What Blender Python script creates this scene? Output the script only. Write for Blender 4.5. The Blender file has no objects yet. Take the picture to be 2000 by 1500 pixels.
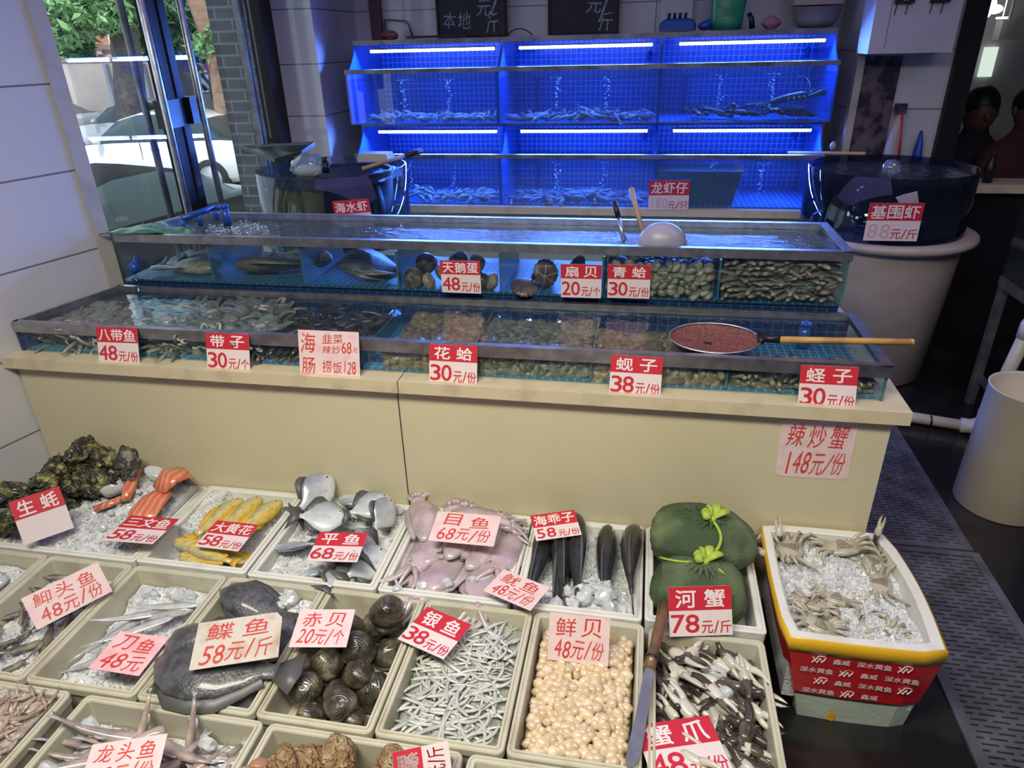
import bpy, math, random
import numpy as np
from mathutils import Vector, Matrix, Euler, noise as mnoise
from math import sin, cos, pi, radians, sqrt
random.seed(11); RNG = np.random.default_rng(11)
S = bpy.context.scene
# ------------------------------------------------------------------ camera
CY, CP, CR, FOC = radians(-11.1), radians(26.3), radians(-1.54), 1356.0
CAM = np.array([0, 0, 1.47])
_F = np.array([sin(CY)*cos(CP), cos(CY)*cos(CP), -sin(CP)])
_r = np.array([cos(CY), -sin(CY), 0.0]); _u = np.cross(_r, _F)
_R = _r*cos(CR)+_u*sin(CR); _U = -_r*sin(CR)+_u*cos(CR)
cd = bpy.data.cameras.new('camera'); cam = bpy.data.objects.new('camera', cd)
S.collection.objects.link(cam); S.camera = cam
cd.sensor_width = 36; cd.lens = FOC*36/2000; cd.clip_start = .02; cd.clip_end = 200
cam.matrix_world = Matrix([[_R[0], _U[0], -_F[0], CAM[0]], [_R[1], _U[1], -_F[1], CAM[1]],
                           [_R[2], _U[2], -_F[2], CAM[2]], [0, 0, 0, 1]])
def ray(x, y): return _F*FOC+_R*(x-1000)-_U*(y-750)
def atY(x, y, Y): d = ray(x, y); return Vector(CAM+d*(Y/d[1]))
def atZ(x, y, Z): d = ray(x, y); return Vector(CAM+d*((Z-CAM[2])/d[2]))
def atX(x, y, X): d = ray(x, y); return Vector(CAM+d*(X/d[0]))
# ------------------------------------------------------------------ world, sun, lamps, exposure
W = bpy.data.worlds.new('sky'); S.world = W; W.use_nodes = True
wn = W.node_tree.nodes; wl = W.node_tree.links
bgn = wn['Background']
sky = wn.new('ShaderNodeTexSky')
try:
    sky.sky_type = 'HOSEK_WILKIE'; sky.turbidity = 6; sky.sun_direction = Vector((.3, -.5, .8)).normalized()
except Exception: pass
wm = wn.new('ShaderNodeMixRGB'); wm.inputs[0].default_value = .55; wm.inputs[2].default_value = (.62, .72, .85, 1)
wl.new(sky.outputs[0], wm.inputs[1]); wl.new(wm.outputs[0], bgn.inputs[0]); bgn.inputs[1].default_value = 3.6
def area(name, loc, target, sx, sy, power, col, spread=180):
    l = bpy.data.lights.new(name, 'AREA'); l.shape = 'RECTANGLE'; l.size = sx; l.size_y = sy
    l.energy = power; l.color = col
    o = bpy.data.objects.new(name, l); S.collection.objects.link(o); o.location = loc
    l.spread = radians(spread); o.rotation_euler = (Vector(target)-Vector(loc)).to_track_quat('-Z', 'Y').to_euler(); return o
sun = bpy.data.lights.new('sun', 'SUN'); sun.energy = 4; sun.angle = radians(8); sun.color = (1, .96, .88)
so = bpy.data.objects.new('sun', sun); S.collection.objects.link(so); so.rotation_euler = (radians(35), radians(12), 0)
area('ceiling_or_fill_lamp', (-.75, .15, 2.5), (-.55, 1.05, .1), 1.3, .35, 30, (1, .96, .80), 125)
area('ceiling_or_fill_lamp', (.55, -.05, 2.5), (.3, 1.1, .1), 1.0, .35, 10.5, (1, .96, .80), 125)
area('ceiling_or_fill_lamp', (1.6, 1.6, 2.5), (1.25, 2.3, 0), .9, .9, 5.5, (.74, .66, 1), 120)  # violet tint put in for the blue ambience
area('ceiling_or_fill_lamp', (-.4, 2.6, 2.6), (-.4, 2.5, 0), 2.6, 1.3, 11, (.34, .29, 1), 150)  # added blue fill for the rack's glow, no real lamp hangs here
vs = S.view_settings
vs.view_transform = 'Standard'; vs.look = 'None'; vs.exposure = 0; vs.gamma = 1; vs.use_curve_mapping = False
LEDW = 21
cy = S.cycles
cy.max_bounces = 10; cy.diffuse_bounces = 3; cy.glossy_bounces = 4; cy.transmission_bounces = 4; cy.transparent_max_bounces = 24
cy.caustics_reflective = False; cy.caustics_refractive = False; cy.sample_clamp_indirect = 6
# ------------------------------------------------------------------ node materials
def nm(name):
    m = bpy.data.materials.new(name); m.use_nodes = True
    return m, m.node_tree.nodes, m.node_tree.links, m.node_tree.nodes['Principled BSDF']
def coords(n, l, kind, scale=None):
    tc = n.new('ShaderNodeTexCoord'); out = tc.outputs[kind]
    if scale is not None:
        mp = n.new('ShaderNodeMapping'); mp.inputs['Scale'].default_value = scale; l.new(out, mp.inputs[0]); out = mp.outputs[0]
    return out
def ramp(n, l, fac, stops):
    r = n.new('ShaderNodeValToRGB'); e = r.color_ramp.elements
    while len(e) < len(stops): e.new(.5)
    for k, (p, c) in enumerate(stops): e[k].position = p; e[k].color = (*c, 1) if len(c) == 3 else c
    l.new(fac, r.inputs[0]); return r.outputs[0]
def pm(name, col, rough=.5, metal=0, noise=None, bump=None, coat=0, spec=.5, sss=0, rnd=0, coord='Object', alpha=1):
    """principled with optional colour noise (scale, second colour, lo, hi) and bump (scale, strength)"""
    m, n, l, b = nm(name)
    b.inputs['Base Color'].default_value = (*col, 1); b.inputs['Roughness'].default_value = rough
    b.inputs['Metallic'].default_value = metal; b.inputs['Specular IOR Level'].default_value = spec
    b.inputs['Coat Weight'].default_value = coat; b.inputs['Coat Roughness'].default_value = .12
    b.inputs['Alpha'].default_value = alpha
    if sss:
        b.inputs['Subsurface Weight'].default_value = sss; b.inputs['Subsurface Radius'].default_value = (.01, .008, .006)
    co = coords(n, l, coord); cur = None
    if noise:
        t = n.new('ShaderNodeTexNoise'); t.inputs['Scale'].default_value = noise[0]; t.inputs['Detail'].default_value = 4
        l.new(co, t.inputs[0]); cur = ramp(n, l, t.outputs[0], [(noise[2], col), (noise[3], noise[1])])
    if rnd:
        oi = n.new('ShaderNodeObjectInfo'); h = n.new('ShaderNodeHueSaturation')
        mr = n.new('ShaderNodeMapRange'); mr.inputs[3].default_value = 1-rnd; mr.inputs[4].default_value = 1+rnd
        l.new(oi.outputs['Random'], mr.inputs[0]); l.new(mr.outputs[0], h.inputs['Value'])
        if cur is not None: l.new(cur, h.inputs['Color'])
        else: h.inputs['Color'].default_value = (*col, 1)
        cur = h.outputs[0]
    if cur is not None: l.new(cur, b.inputs['Base Color'])
    if bump:
        t = n.new('ShaderNodeTexNoise'); t.inputs['Scale'].default_value = bump[0]; t.inputs['Detail'].default_value = 3
        l.new(co, t.inputs[0]); bp = n.new('ShaderNodeBump'); bp.inputs['Strength'].default_value = bump[1]
        bp.inputs['Distance'].default_value = .01 if len(bump) < 3 else bump[2]
        l.new(t.outputs[0], bp.inputs['Height']); l.new(bp.outputs[0], b.inputs['Normal'])
    return m
def schlick(n, l, f0, normal=None):
    g = n.new('ShaderNodeNewGeometry'); d = n.new('ShaderNodeVectorMath'); d.operation = 'DOT_PRODUCT'
    l.new(g.outputs['Incoming'], d.inputs[0]); l.new(normal if normal else g.outputs['Normal'], d.inputs[1])
    def mth(op, a, b=None):
        q = n.new('ShaderNodeMath'); q.operation = op
        for k, v in enumerate((a, b)):
            if v is None: continue
            if isinstance(v, (int, float)): q.inputs[k].default_value = v
            else: l.new(v, q.inputs[k])
        return q.outputs[0]
    a = mth('ABSOLUTE', d.outputs['Value']); a = mth('SUBTRACT', 1.0, a); a = mth('POWER', a, 5.0)
    a = mth('MULTIPLY', a, 1-f0); return mth('ADD', a, f0)
def glassy(name, tint=(.9, .97, .97), f0=.06, bump=None, rough=0, milk=0, milkcol=(.3, .35, .5)):
    m, n, l, b = nm(name); n.remove(b); out = n['Material Output']
    tr = n.new('ShaderNodeBsdfTransparent'); tr.inputs[0].default_value = (*tint, 1)
    gl = n.new('ShaderNodeBsdfGlossy'); gl.inputs['Roughness'].default_value = rough
    mx = n.new('ShaderNodeMixShader'); nrm = None
    if bump:
        co = coords(n, l, 'Object', bump[2] if len(bump) > 2 else (1, 1, 1))
        t = n.new('ShaderNodeTexNoise'); t.inputs['Scale'].default_value = bump[0]; t.inputs['Detail'].default_value = 2.5
        t.inputs['Distortion'].default_value = .6
        l.new(co, t.inputs[0]); bp = n.new('ShaderNodeBump'); bp.inputs['Strength'].default_value = bump[1]
        bp.inputs['Distance'].default_value = .008; l.new(t.outputs[0], bp.inputs['Height']); nrm = bp.outputs[0]; bp.inputs['Distance'].default_value = bump[3] if len(bump) > 3 else .008
        l.new(nrm, gl.inputs['Normal'])
    base = tr.outputs[0]
    if milk:
        df = n.new('ShaderNodeBsdfDiffuse'); df.inputs[0].default_value = (*milkcol, 1)
        m2 = n.new('ShaderNodeMixShader'); m2.inputs[0].default_value = milk
        l.new(base, m2.inputs[1]); l.new(df.outputs[0], m2.inputs[2]); base = m2.outputs[0]
    l.new(schlick(n, l, f0, nrm), mx.inputs[0]); l.new(base, mx.inputs[1]); l.new(gl.outputs[0], mx.inputs[2])
    l.new(mx.outputs[0], out.inputs[0]); return m
def emit(name, col, strength):
    m, n, l, b = nm(name); n.remove(b); e = n.new('ShaderNodeEmission')
    e.inputs[0].default_value = (*col, 1); e.inputs[1].default_value = strength; l.new(e.outputs[0], n['Material Output'].inputs[0]); return m
def tiles(name, col, grout, w, h, mortar=.004, offset=0.0, rough=.3, coord='UV', col2=None, coat=0, bump=.3):
    m, n, l, b = nm(name); co = coords(n, l, coord)
    t = n.new('ShaderNodeTexBrick'); t.offset = offset; t.squash = 1
    t.inputs['Color1'].default_value = (*col, 1); t.inputs['Color2'].default_value = (*(col2 or col), 1); t.inputs['Mortar'].default_value = (*grout, 1)
    t.inputs['Scale'].default_value = 1; t.inputs['Mortar Size'].default_value = mortar; t.inputs['Brick Width'].default_value = w; t.inputs['Row Height'].default_value = h
    t.inputs['Mortar Smooth'].default_value = .1; t.inputs['Bias'].default_value = 0
    l.new(co, t.inputs[0]); l.new(t.outputs[0], b.inputs['Base Color']); b.inputs['Roughness'].default_value = rough; b.inputs['Coat Weight'].default_value = coat; b.inputs['Coat Roughness'].default_value = .04
    bp = n.new('ShaderNodeBump'); bp.inputs['Strength'].default_value = bump; bp.inputs['Distance'].default_value = .002; bp.invert = True
    l.new(t.outputs['Fac'], bp.inputs['Height']); l.new(bp.outputs[0], b.inputs['Normal']); return m
M = {}
M['wall'] = tiles('white_wall_tile', (.62, .61, .63), (.20, .19, .20), 6.0, .252, .003, rough=.22, coat=.55)
M['plaster'] = pm('plaster', (.55, .54, .56), .6, noise=(3, (.47, .46, .48), .4, .7))
M['trimc'] = pm('cream_trim', (.50, .46, .38), .45, noise=(8, (.36, .32, .25), .5, .75))
M['dark'] = pm('dark_frame', (.014, .012, .013), .5, spec=.25)
M['black'] = pm('black_plastic', (.008, .008, .010), .4)
M['bluetile'] = tiles('blue_mosaic_tile', (.02, .15, .60), (.28, .58, .95), .028, .028, .0022, rough=.25, bump=.15)
M['bluemat_shaded'] = tiles('shaded_blue_mesh_mat', (.006, .07, .16), (.08, .22, .36), .022, .022, .0022, rough=.4, bump=.15)  # same mat as bluemat, the upper tank's dusk put into its colour
M['bluemat'] = tiles('blue_mesh_mat', (.01, .16, .36), (.16, .42, .62), .022, .022, .0022, rough=.4, bump=.15)
M['darkblue'] = tiles('dark_blue_tile', (.008, .035, .15), (.05, .14, .30), .03, .03, .0016, rough=.3, bump=.15)
M['steel'] = pm('brushed_steel', (.66, .65, .64), .38, 1, noise=(30, (.40, .39, .39), .3, .7), bump=(60, .05))
M['steeld'] = pm('dull_steel', (.24, .235, .245), .42, .6, noise=(12, (.12, .115, .12), .35, .65), bump=(40, .08))
M['cream'] = pm('cream_laminate', (.65, .58, .395), .42, noise=(2.2, (.59, .525, .345), .4, .7), bump=(9, .04))
M['cream2'] = pm('cream_ledge', (.66, .56, .38), .35, noise=(14, (.50, .42, .27), .52, .75))
M['seam'] = pm('dark_seam', (.05, .045, .035), .7)
M['tray'] = pm('tray_plastic', (.58, .55, .43), .42, noise=(11, (.46, .42, .30), .5, .72), bump=(25, .05))
M['foam'] = pm('white_foam', (.74, .73, .68), .75, noise=(14, (.60, .58, .50), .55, .8), bump=(70, .15))
M['foamg'] = pm('pale_green_foam', (.56, .64, .52), .75, noise=(10, (.48, .56, .44), .45, .75), bump=(70, .12))
M['floor'] = pm('dark_stone_floor', (.012, .011, .012), .22, noise=(3.5, (.035, .031, .030), .5, .68), bump=(5, .06), coat=.2)
M['ice'] = pm('crushed_ice', (.78, .79, .79), .3, noise=(26, (.62, .635, .64), .35, .62), bump=(150, .55), sss=.15, coat=.3)
M['iceb'] = pm('ice_block', (.62, .64, .65), .2, noise=(9, (.50, .52, .54), .35, .7), bump=(30, .2), sss=.3, coat=.5)
M['card'] = pm('white_card', (.78, .66, .66), .5)
M['cardp'] = pm('pale_pink_card', (.82, .62, .62), .55, noise=(30, (.76, .50, .52), .45, .75))
M['cardpk'] = pm('stained_pink_card', (.86, .38, .42), .5, noise=(18, (.84, .62, .62), .35, .7))
M['cardo'] = pm('old_stained_card', (.62, .56, .49), .6, noise=(16, (.46, .33, .22), .52, .72))
M['red'] = pm('red_print', (.58, .022, .04), .45)
M['redi'] = pm('red_ink', (.62, .04, .035), .5, noise=(60, (.66, .14, .10), .45, .8))
M['faint'] = pm('faded_ink', (.66, .42, .42), .5)
M['white'] = pm('white_print', (.82, .74, .74), .5)
M['chalk'] = pm('chalk', (.42, .44, .50), .9, noise=(40, (.2, .2, .24), .4, .7))
M['board'] = pm('blackboard', (.012, .013, .022), .6, noise=(9, (.03, .03, .045), .5, .8))
M['glass'] = glassy('clear_glass', (.93, .97, .97), .05)
M['tankglass'] = glassy('tank_glass', (.90, .96, .96), .05, milk=.015, milkcol=(.25, .35, .4))
M['doorglass'] = glassy('storefront_glass', (.90, .93, .92), .06)
M['water_u'] = glassy('rippled_water', (.66, .75, .77), .17, bump=(38, 1.0, (.6, 1.7, 1), .012), milk=.06, milkcol=(.30, .32, .34))
M['water_l'] = glassy('still_water', (.86, .90, .89), .03, bump=(22, .35, (1, 1.3, 1)), milk=.03, milkcol=(.2, .22, .22))
M['water_b'] = glassy('tank_water', (.75, .85, .92), .04, bump=(14, .4))
M['edge'] = pm('glass_edge', (.05, .16, .18), .15, coat=.4)
M['bubble'] = pm('bubble_foam', (.75, .85, .95), .2, coat=.5)
# ------------------------------------------------------------------ mesh helpers
def mk(name, mesh, parent=None):
    o = bpy.data.objects.new(name, mesh); S.collection.objects.link(o)
    if parent is not None: o.parent = parent
    return o
def tag(o, label=None, cat=None, group=None, kind=None):
    if label: o['label'] = label
    if cat: o['category'] = cat
    if group: o['group'] = group
    if kind: o['kind'] = kind
    return o
def emp(name, loc=(0, 0, 0), rz=0):
    o = bpy.data.objects.new(name, None); S.collection.objects.link(o); o.location = loc; o.rotation_euler = (0, 0, rz)
    o.empty_display_size = .05; return o
class MB:
    def __init__(s): s.v = []; s.f = []; s.m = []; s.uv = {}
    def add(s, v, f, mi=0, mat=None):
        b = len(s.v)
        s.v += [tuple(mat @ Vector(p)) if mat else tuple(p) for p in v]
        s.f += [tuple(b+i for i in q) for q in f]; s.m += [mi]*len(f); return s
    def box(s, lo, hi, mi=0, mat=None):
        x0, y0, z0 = lo; x1, y1, z1 = hi
        v = [(x0, y0, z0), (x1, y0, z0), (x1, y1, z0), (x0, y1, z0), (x0, y0, z1), (x1, y0, z1), (x1, y1, z1), (x0, y1, z1)]
        return s.add(v, [(0, 3, 2, 1), (4, 5, 6, 7), (0, 1, 5, 4), (1, 2, 6, 5), (2, 3, 7, 6), (3, 0, 4, 7)], mi, mat)
    def prism(s, poly, z0, z1, mi=0, mat=None):
        n = len(poly); v = [(p[0], p[1], z0) for p in poly]+[(p[0], p[1], z1) for p in poly]
        return s.add(v, [tuple(range(n-1, -1, -1)), tuple(range(n, 2*n))]+[(i, (i+1) % n, n+(i+1) % n, n+i) for i in range(n)], mi, mat)
    def wallbox(s, p, q, z0, z1, t, mi=0):
        """vertical slab from p to q (xy), thickness t to the left of the direction"""
        d = Vector((q[0]-p[0], q[1]-p[1])).normalized(); nx, ny = -d.y*t, d.x*t
        return s.prism([p, q, (q[0]+nx, q[1]+ny), (p[0]+nx, p[1]+ny)], z0, z1, mi)
    def loft(s, rings, mi=0, caps=True, mat=None, closed=True):
        n = len(rings[0]); v = [p for r in rings for p in r]; f = []
        for k in range(len(rings)-1):
            for i in range(n if closed else n-1):
                j = (i+1) % n; f.append((k*n+i, k*n+j, (k+1)*n+j, (k+1)*n+i))
        if caps: f.append(tuple(range(n-1, -1, -1))); f.append(tuple((len(rings)-1)*n+i for i in range(n)))
        return s.add(v, f, mi, mat)
    def tube(s, pts, rad, seg=8, mi=0, mat=None, caps=True, flat=1.0):
        pts = [Vector(p) for p in pts]; N = len(pts)
        if not hasattr(rad, '__len__'): rad = [rad]*N
        T = [(pts[min(i+1, N-1)]-pts[max(i-1, 0)]).normalized() for i in range(N)]
        up = Vector((0, 0, 1)) if abs(T[0].z) < .9 else Vector((1, 0, 0)); a = T[0].cross(up).normalized(); rings = []
        for i in range(N):
            a = (a-T[i]*a.dot(T[i])).normalized(); b = T[i].cross(a)
            rings.append([pts[i]+(a*cos(2*pi*k/seg)+b*sin(2*pi*k/seg)*flat)*rad[i] for k in range(seg)])
        return s.loft(rings, mi, caps, mat)
    def lathe(s, prof, seg=24, mi=0, mat=None, c=(0, 0, 0)):
        rings = [[(c[0]+r*cos(2*pi*k/seg), c[1]+r*sin(2*pi*k/seg), c[2]+z) for k in range(seg)] for r, z in prof]
        return s.loft(rings, mi, False, mat)
    def ball(s, c, r, seg=10, rg=6, mi=0, mat=None, fn=None):
        rx, ry, rz = r if hasattr(r, '__len__') else (r, r, r); rings = []
        for i in range(rg+1):
            t = pi*i/rg; q = []
            for k in range(seg):
                a = 2*pi*k/seg; p = Vector((sin(t)*cos(a), sin(t)*sin(a), -cos(t)))
                if i in (0, rg): p = Vector((0.001*cos(a), .001*sin(a), -cos(t)))
                if fn: p = fn(p)
                q.append((c[0]+p[0]*rx, c[1]+p[1]*ry, c[2]+p[2]*rz))
            rings.append(q)
        return s.loft(rings, mi, True, mat)
    def mesh(s, name, mats, smooth=True, uv=None):
        me = bpy.data.meshes.new(name); me.from_pydata(s.v, [], s.f)
        for m in (mats if isinstance(mats, (list, tuple)) else [mats]): me.materials.append(M[m] if isinstance(m, str) else m)
        me.polygons.foreach_set('material_index', s.m)
        if smooth: me.polygons.foreach_set('use_smooth', [True]*len(s.f))
        if uv: boxuv(me, uv)
        me.update(); return me
    def build(s, name, mats, parent=None, smooth=False, uv=None):
        return mk(name, s.mesh(name, mats, smooth, uv), parent)
def boxuv(me, mode=1):
    """metric uv: horizontal run along the face, height as v; flat faces use x, y"""
    u = me.uv_layers.new(name='uv')
    for p in me.polygons:
        n = p.normal
        for li in p.loop_indices:
            c = me.vertices[me.loops[li].vertex_index].co
            if abs(n.z) > .7: u.data[li].uv = (c.x, c.y)
            else:
                t = Vector((-n.y, n.x)).normalized(); u.data[li].uv = (c.x*t.x+c.y*t.y, c.z)
def nz(x, y, z=0, s=1.0): return mnoise.noise(Vector((x*s, y*s, z*s)))
def bez(p0, p1, p2, n=8):
    p0, p1, p2 = map(Vector, (p0, p1, p2)); return [p0*(1-t)**2+p1*2*t*(1-t)+p2*t*t for t in [i/n for i in range(n+1)]]
def rrect(x0, y0, x1, y1, r, z, k=4):
    out = []
    for cx, cy, a0 in ((x1-r, y1-r, 0), (x0+r, y1-r, 90), (x0+r, y0+r, 180), (x1-r, y0+r, 270)):
        for i in range(k+1): a = radians(a0+90*i/k); out.append((cx+r*cos(a), cy+r*sin(a), z))
    return out
# ------------------------------------------------------------------ lettering
_gl = {}
def glyph(ch, bold=0.0):
    key = (ch, bold)
    if key not in _gl:
        c = bpy.data.curves.new('g', 'FONT'); c.body = ch; c.size = 1; c.offset = bold; c.resolution_u = 3; c.align_x = 'LEFT'
        o = bpy.data.objects.new('g', c); S.collection.objects.link(o)
        dg = bpy.context.evaluated_depsgraph_get(); me = bpy.data.meshes.new_from_object(o.evaluated_get(dg))
        v = np.array([p.co[:] for p in me.vertices]) if len(me.vertices) else np.zeros((0, 3)); f = [tuple(p.vertices) for p in me.polygons]
        bpy.data.objects.remove(o); bpy.data.curves.remove(c); bpy.data.meshes.remove(me); _gl[key] = (v, f)
    return _gl[key]
def put_text(mb, txt, x, y, w, h, bold=0.0, jit=0, mi=0, z=0, shear=0, gap=.06, R=random):
    """fit the characters of txt side by side into the box; each glyph fills its own cell"""
    units = []
    for ch in txt: units.append(.62 if ch in '0123456789' else .45 if ch in '/1' else .35 if ch == ' ' else 1.0)
    tot = sum(units); cx = x
    for ch, un in zip(txt, units):
        cw = w*un/tot
        if ch != ' ':
            v, f = glyph(ch, 0.0)
            if len(v):
                lo, hi = v.min(0), v.max(0); sz = np.maximum(hi-lo, 1e-4)
                gh = h*(1-.1*bool(jit)*R.random()); gw = cw*(1-gap)
                ar = sz[0]/sz[1]
                if gw/gh > ar*1.3: gw = gh*ar*1.3
                if ch == '1' and bold <= 0: gw = gh*.07
                small = 1.0
                ww = gw*small; hh = gh*small
                if ch in '一三': hh = min(hh, ww/ar)
                a = radians(R.uniform(-jit, jit)); ox = cx+cw/2; oy = y+h/2+(R.uniform(-.06, .06)*h if jit else 0); V = []
                for p in v:
                    px = ((p[0]-lo[0])/sz[0]-.5)*ww; py = ((p[1]-lo[1])/sz[1]-.5)*hh; px += py*shear
                    V.append((ox+px*cos(a)-py*sin(a), oy+px*sin(a)+py*cos(a), z))
                e = bold*min(ww, hh)*.8
                for dx, dy in (((0, 0),) if e <= 0 else ((-e, -e), (e, -e), (-e, e), (e, e), (0, 0))): mb.add([(q[0]+dx, q[1]+dy, q[2]+(dx*2+dy)*.02) for q in V], f, mi)
        cx += cw
# ------------------------------------------------------------------ room shell
def wx(Y): return -1.875+.27*(Y-1.655)
def slab(name, p, q, z0, z1, t, mat, uvs=True, shift=0.0):
    mb = MB(); mb.wallbox(p, q, z0, z1, t); o = mb.build(name, mat, uv=1 if uvs else None)
    if shift:
        for d in o.data.uv_layers[0].data: d.uv = (d.uv[0], d.uv[1]-shift)
    return tag(o, kind='structure')
ZC = 2.65
slab('wall_left', (wx(-2.6), -2.6), (wx(2.03), 2.03), 0, ZC, .12, 'wall', shift=.127)
mb = MB(); mb.wallbox((wx(1.985)+.004, 1.985), (wx(2.035)+.004, 2.035), 0, ZC, -.004)
tag(mb.build('trim_left', 'trimc'), kind='structure')
mb = MB(); mb.box((wx(-2.6)-.2, -2.6, -.06), (3.6, 6.2, 0)); tag(mb.build('floor', 'floor'), kind='structure')
mb = MB(); mb.box((wx(-2.6)-.2, -2.6, ZC), (3.6, 6.2, ZC+.1)); tag(mb.build('ceiling', 'plaster'), kind='structure')
slab('wall_rear', (3.6, -2.6), (wx(-2.6), -2.6), 0, ZC, -.12, 'plaster')
slab('wall_right', (3.5, -2.6), (3.5, 6.2), 0, ZC, -.12, 'plaster')
slab('wall_back', (-1.78, 4.28), (1.0, 4.28), 0, ZC, .12, 'wall', shift=.127)
slab('wall_corner', (-1.955, 3.70), (-1.70, 3.70), 0, ZC, .10, 'wall', shift=.127)
slab('wall_side', (-1.70, 3.801), (-1.70, 4.28), 0, ZC, .08, 'wall', shift=.127)
slab('wall_column', (.945, 3.80), (1.36, 3.80), 0, ZC, .48, 'wall', shift=.127)
mb = MB(); mb.box((.935, 3.788, 0), (.968, 3.80, ZC)); mb.box((.935, 3.8, 0), (.9448, 3.84, ZC))
tag(mb.build('trim_column', 'trimc'), kind='structure')
M['granite'] = pm('mottled_stone', (.13, .10, .11), .35, noise=(16, (.025, .018, .028), .42, .56), coat=.3)
mb = MB(); mb.box((.970, 3.788, .55), (1.125, 3.80, 1.365)); tag(mb.build('wall_stone_strip', 'granite'), kind='structure')
# service hatch with dark glass on the right of the column
mb = MB(); mb.box((1.345, 3.76, 0), (1.43, 3.86, ZC)); mb.box((1.43, 3.76, 1.72), (3.5, 3.86, ZC)); tag(mb.build('window_frame', 'dark'), kind='structure')
mb = MB(); mb.box((1.43, 3.78, 1.72-.09), (3.5, 3.84, 1.72)); tag(mb.build('trim_hatch', 'trimc'), kind='structure')
mb = MB(); mb.box((1.36, 3.8, 0), (3.5, 3.86, .78)); tag(mb.build('wall_hatch', 'dark'), kind='structure')
mb = MB(); mb.box((1.45, 3.74, .76), (2.2, 3.92, .80)); tag(mb.build('hatch_counter', 'cream2'), 'pale counter board in the dark serving hatch', 'counter')
slab('wall_kitchen', (1.36, 5.6), (3.5, 5.6), 0, ZC, .1, 'plaster')
slab('wall_kitchen_side', (1.36, 3.87), (1.36, 5.6), 0, ZC, .1, 'plaster')
# ------------------------------------------------------------------ storefront
def sx(Y): return -1.76-.106*(Y-2.05)
def sfbox(name, Y0, Y1, z0, z1, t, mat, off=0.0):
    mb = MB(); mb.wallbox((sx(Y0)+off, Y0), (sx(Y1)+off, Y1), z0, z1, t); return mb.build(name, mat)
tag(sfbox('trim_storefront', 3.55, 3.70, 0, ZC, .07, 'dark', .02), kind='structure')
tag(sfbox('trim_storefront_sill', 2.03, 3.55, -.05, .05, .06, 'steeld'), kind='structure')
for k, (a, b, hy) in enumerate(((2.08, 2.63, (2.45,)), (2.65, 3.54, (2.72,)))):
    d = emp('door_%d' % (k+1), (0, 0, 0)); tag(d, kind='structure')
    g = sfbox('pane', a+.01, b-.01, .06, 2.45, .01, 'doorglass', -.02); g.parent = d
    f1 = sfbox('stile', (b-.055) if k == 0 else a, b if k == 0 else a+.05, .05, 2.5, .045, 'dark', .0); f1.parent = d
    if k:
        f2 = sfbox('stile', 3.36, 3.375, .05, 2.5, .03, 'steeld'); f2.parent = d
        f2 = sfbox('stile', 3.40, 3.41, .05, 2.5, .03, 'steeld'); f2.parent = d
    for y in hy:
        mb = MB(); xx = sx(y)+.055; mb.tube([(xx, y, .35), (xx, y, 2.2)], .013, 12)
        for z in (.5, 2.0): mb.tube([(xx, y, z), (sx(y), y, z)], .006, 8)
        mb.build('door_handle', 'steel', d, True)
        mb = MB(); xx = sx(y)-.07; yy = y+.06; mb.tube([(xx, yy, .35), (xx, yy, 2.2)], .013, 12)
        for z in (.5, 2.0): mb.tube([(xx, yy, z), (sx(yy), yy, z)], .006, 8)
        mb.build('door_handle', 'steeld', d, True)
    yl = 2.52 if k == 0 else 2.70
    mb = MB(); mb.wallbox((sx(yl)+.02, yl), (sx(yl+.10)+.02, yl+.10), 1.20, 1.30, .05); mb.build('lock_box', 'black', d)
# ------------------------------------------------------------------ counter and front tanks
cn = tag(emp('display_counter', (-.6, 1.9, 0)), 'long cream laminate counter under the front seafood tanks', 'counter')
def part(mb, name, mats, parent, smooth=False, uv=None, **k):
    off = Vector(parent.location) if parent.parent is None else Vector(parent.location)+Vector(parent.parent.location)
    if parent.type == 'MESH' and parent.parent is None and parent.location.length == 0: off = Vector((0, 0, 0))
    me = mb.mesh(name, mats, smooth, uv); me.transform(Matrix.Translation(-off)); o = mk(name, me, parent)
    if k: tag(o, **k)
    return o
mb = MB(); mb.prism([(wx(1.63)+.01, 1.63), (.632, 1.63), (.632, 2.42), (wx(1.98)+.01, 2.42), (wx(1.98)+.01, 1.98)], 0, .614); part(mb, 'body', 'cream', cn)
mb = MB(); mb.prism([(wx(1.6)+.003, 1.6), (-.632, 1.6), (-.632, 2.02), (wx(2.0)+.003, 2.02)], .615, .65); part(mb, 'ledge', 'cream2', cn)
mb = MB(); mb.prism([(-.629, 1.6), (.66, 1.6), (.66, 2.44), (-.629, 2.44)], .615, .65); part(mb, 'ledge', 'cream2', cn)
mb = MB(); mb.box((-.6465, 1.6285, .03), (-.6435, 1.6300, .613)); part(mb, 'seam', 'seam', cn)
mb = MB(); mb.prism([(wx(2.0)+.02, 2.04), (-.629, 2.04), (-.629, 2.42), (wx(2.0)+.02, 2.42)], .615, .76); part(mb, 'riser', 'darkblue', cn, uv=1)
mb = MB(); mb.box((-.628, 2.04, .651), (.57, 2.42, .76)); part(mb, 'riser', 'darkblue', cn, uv=1)
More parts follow.
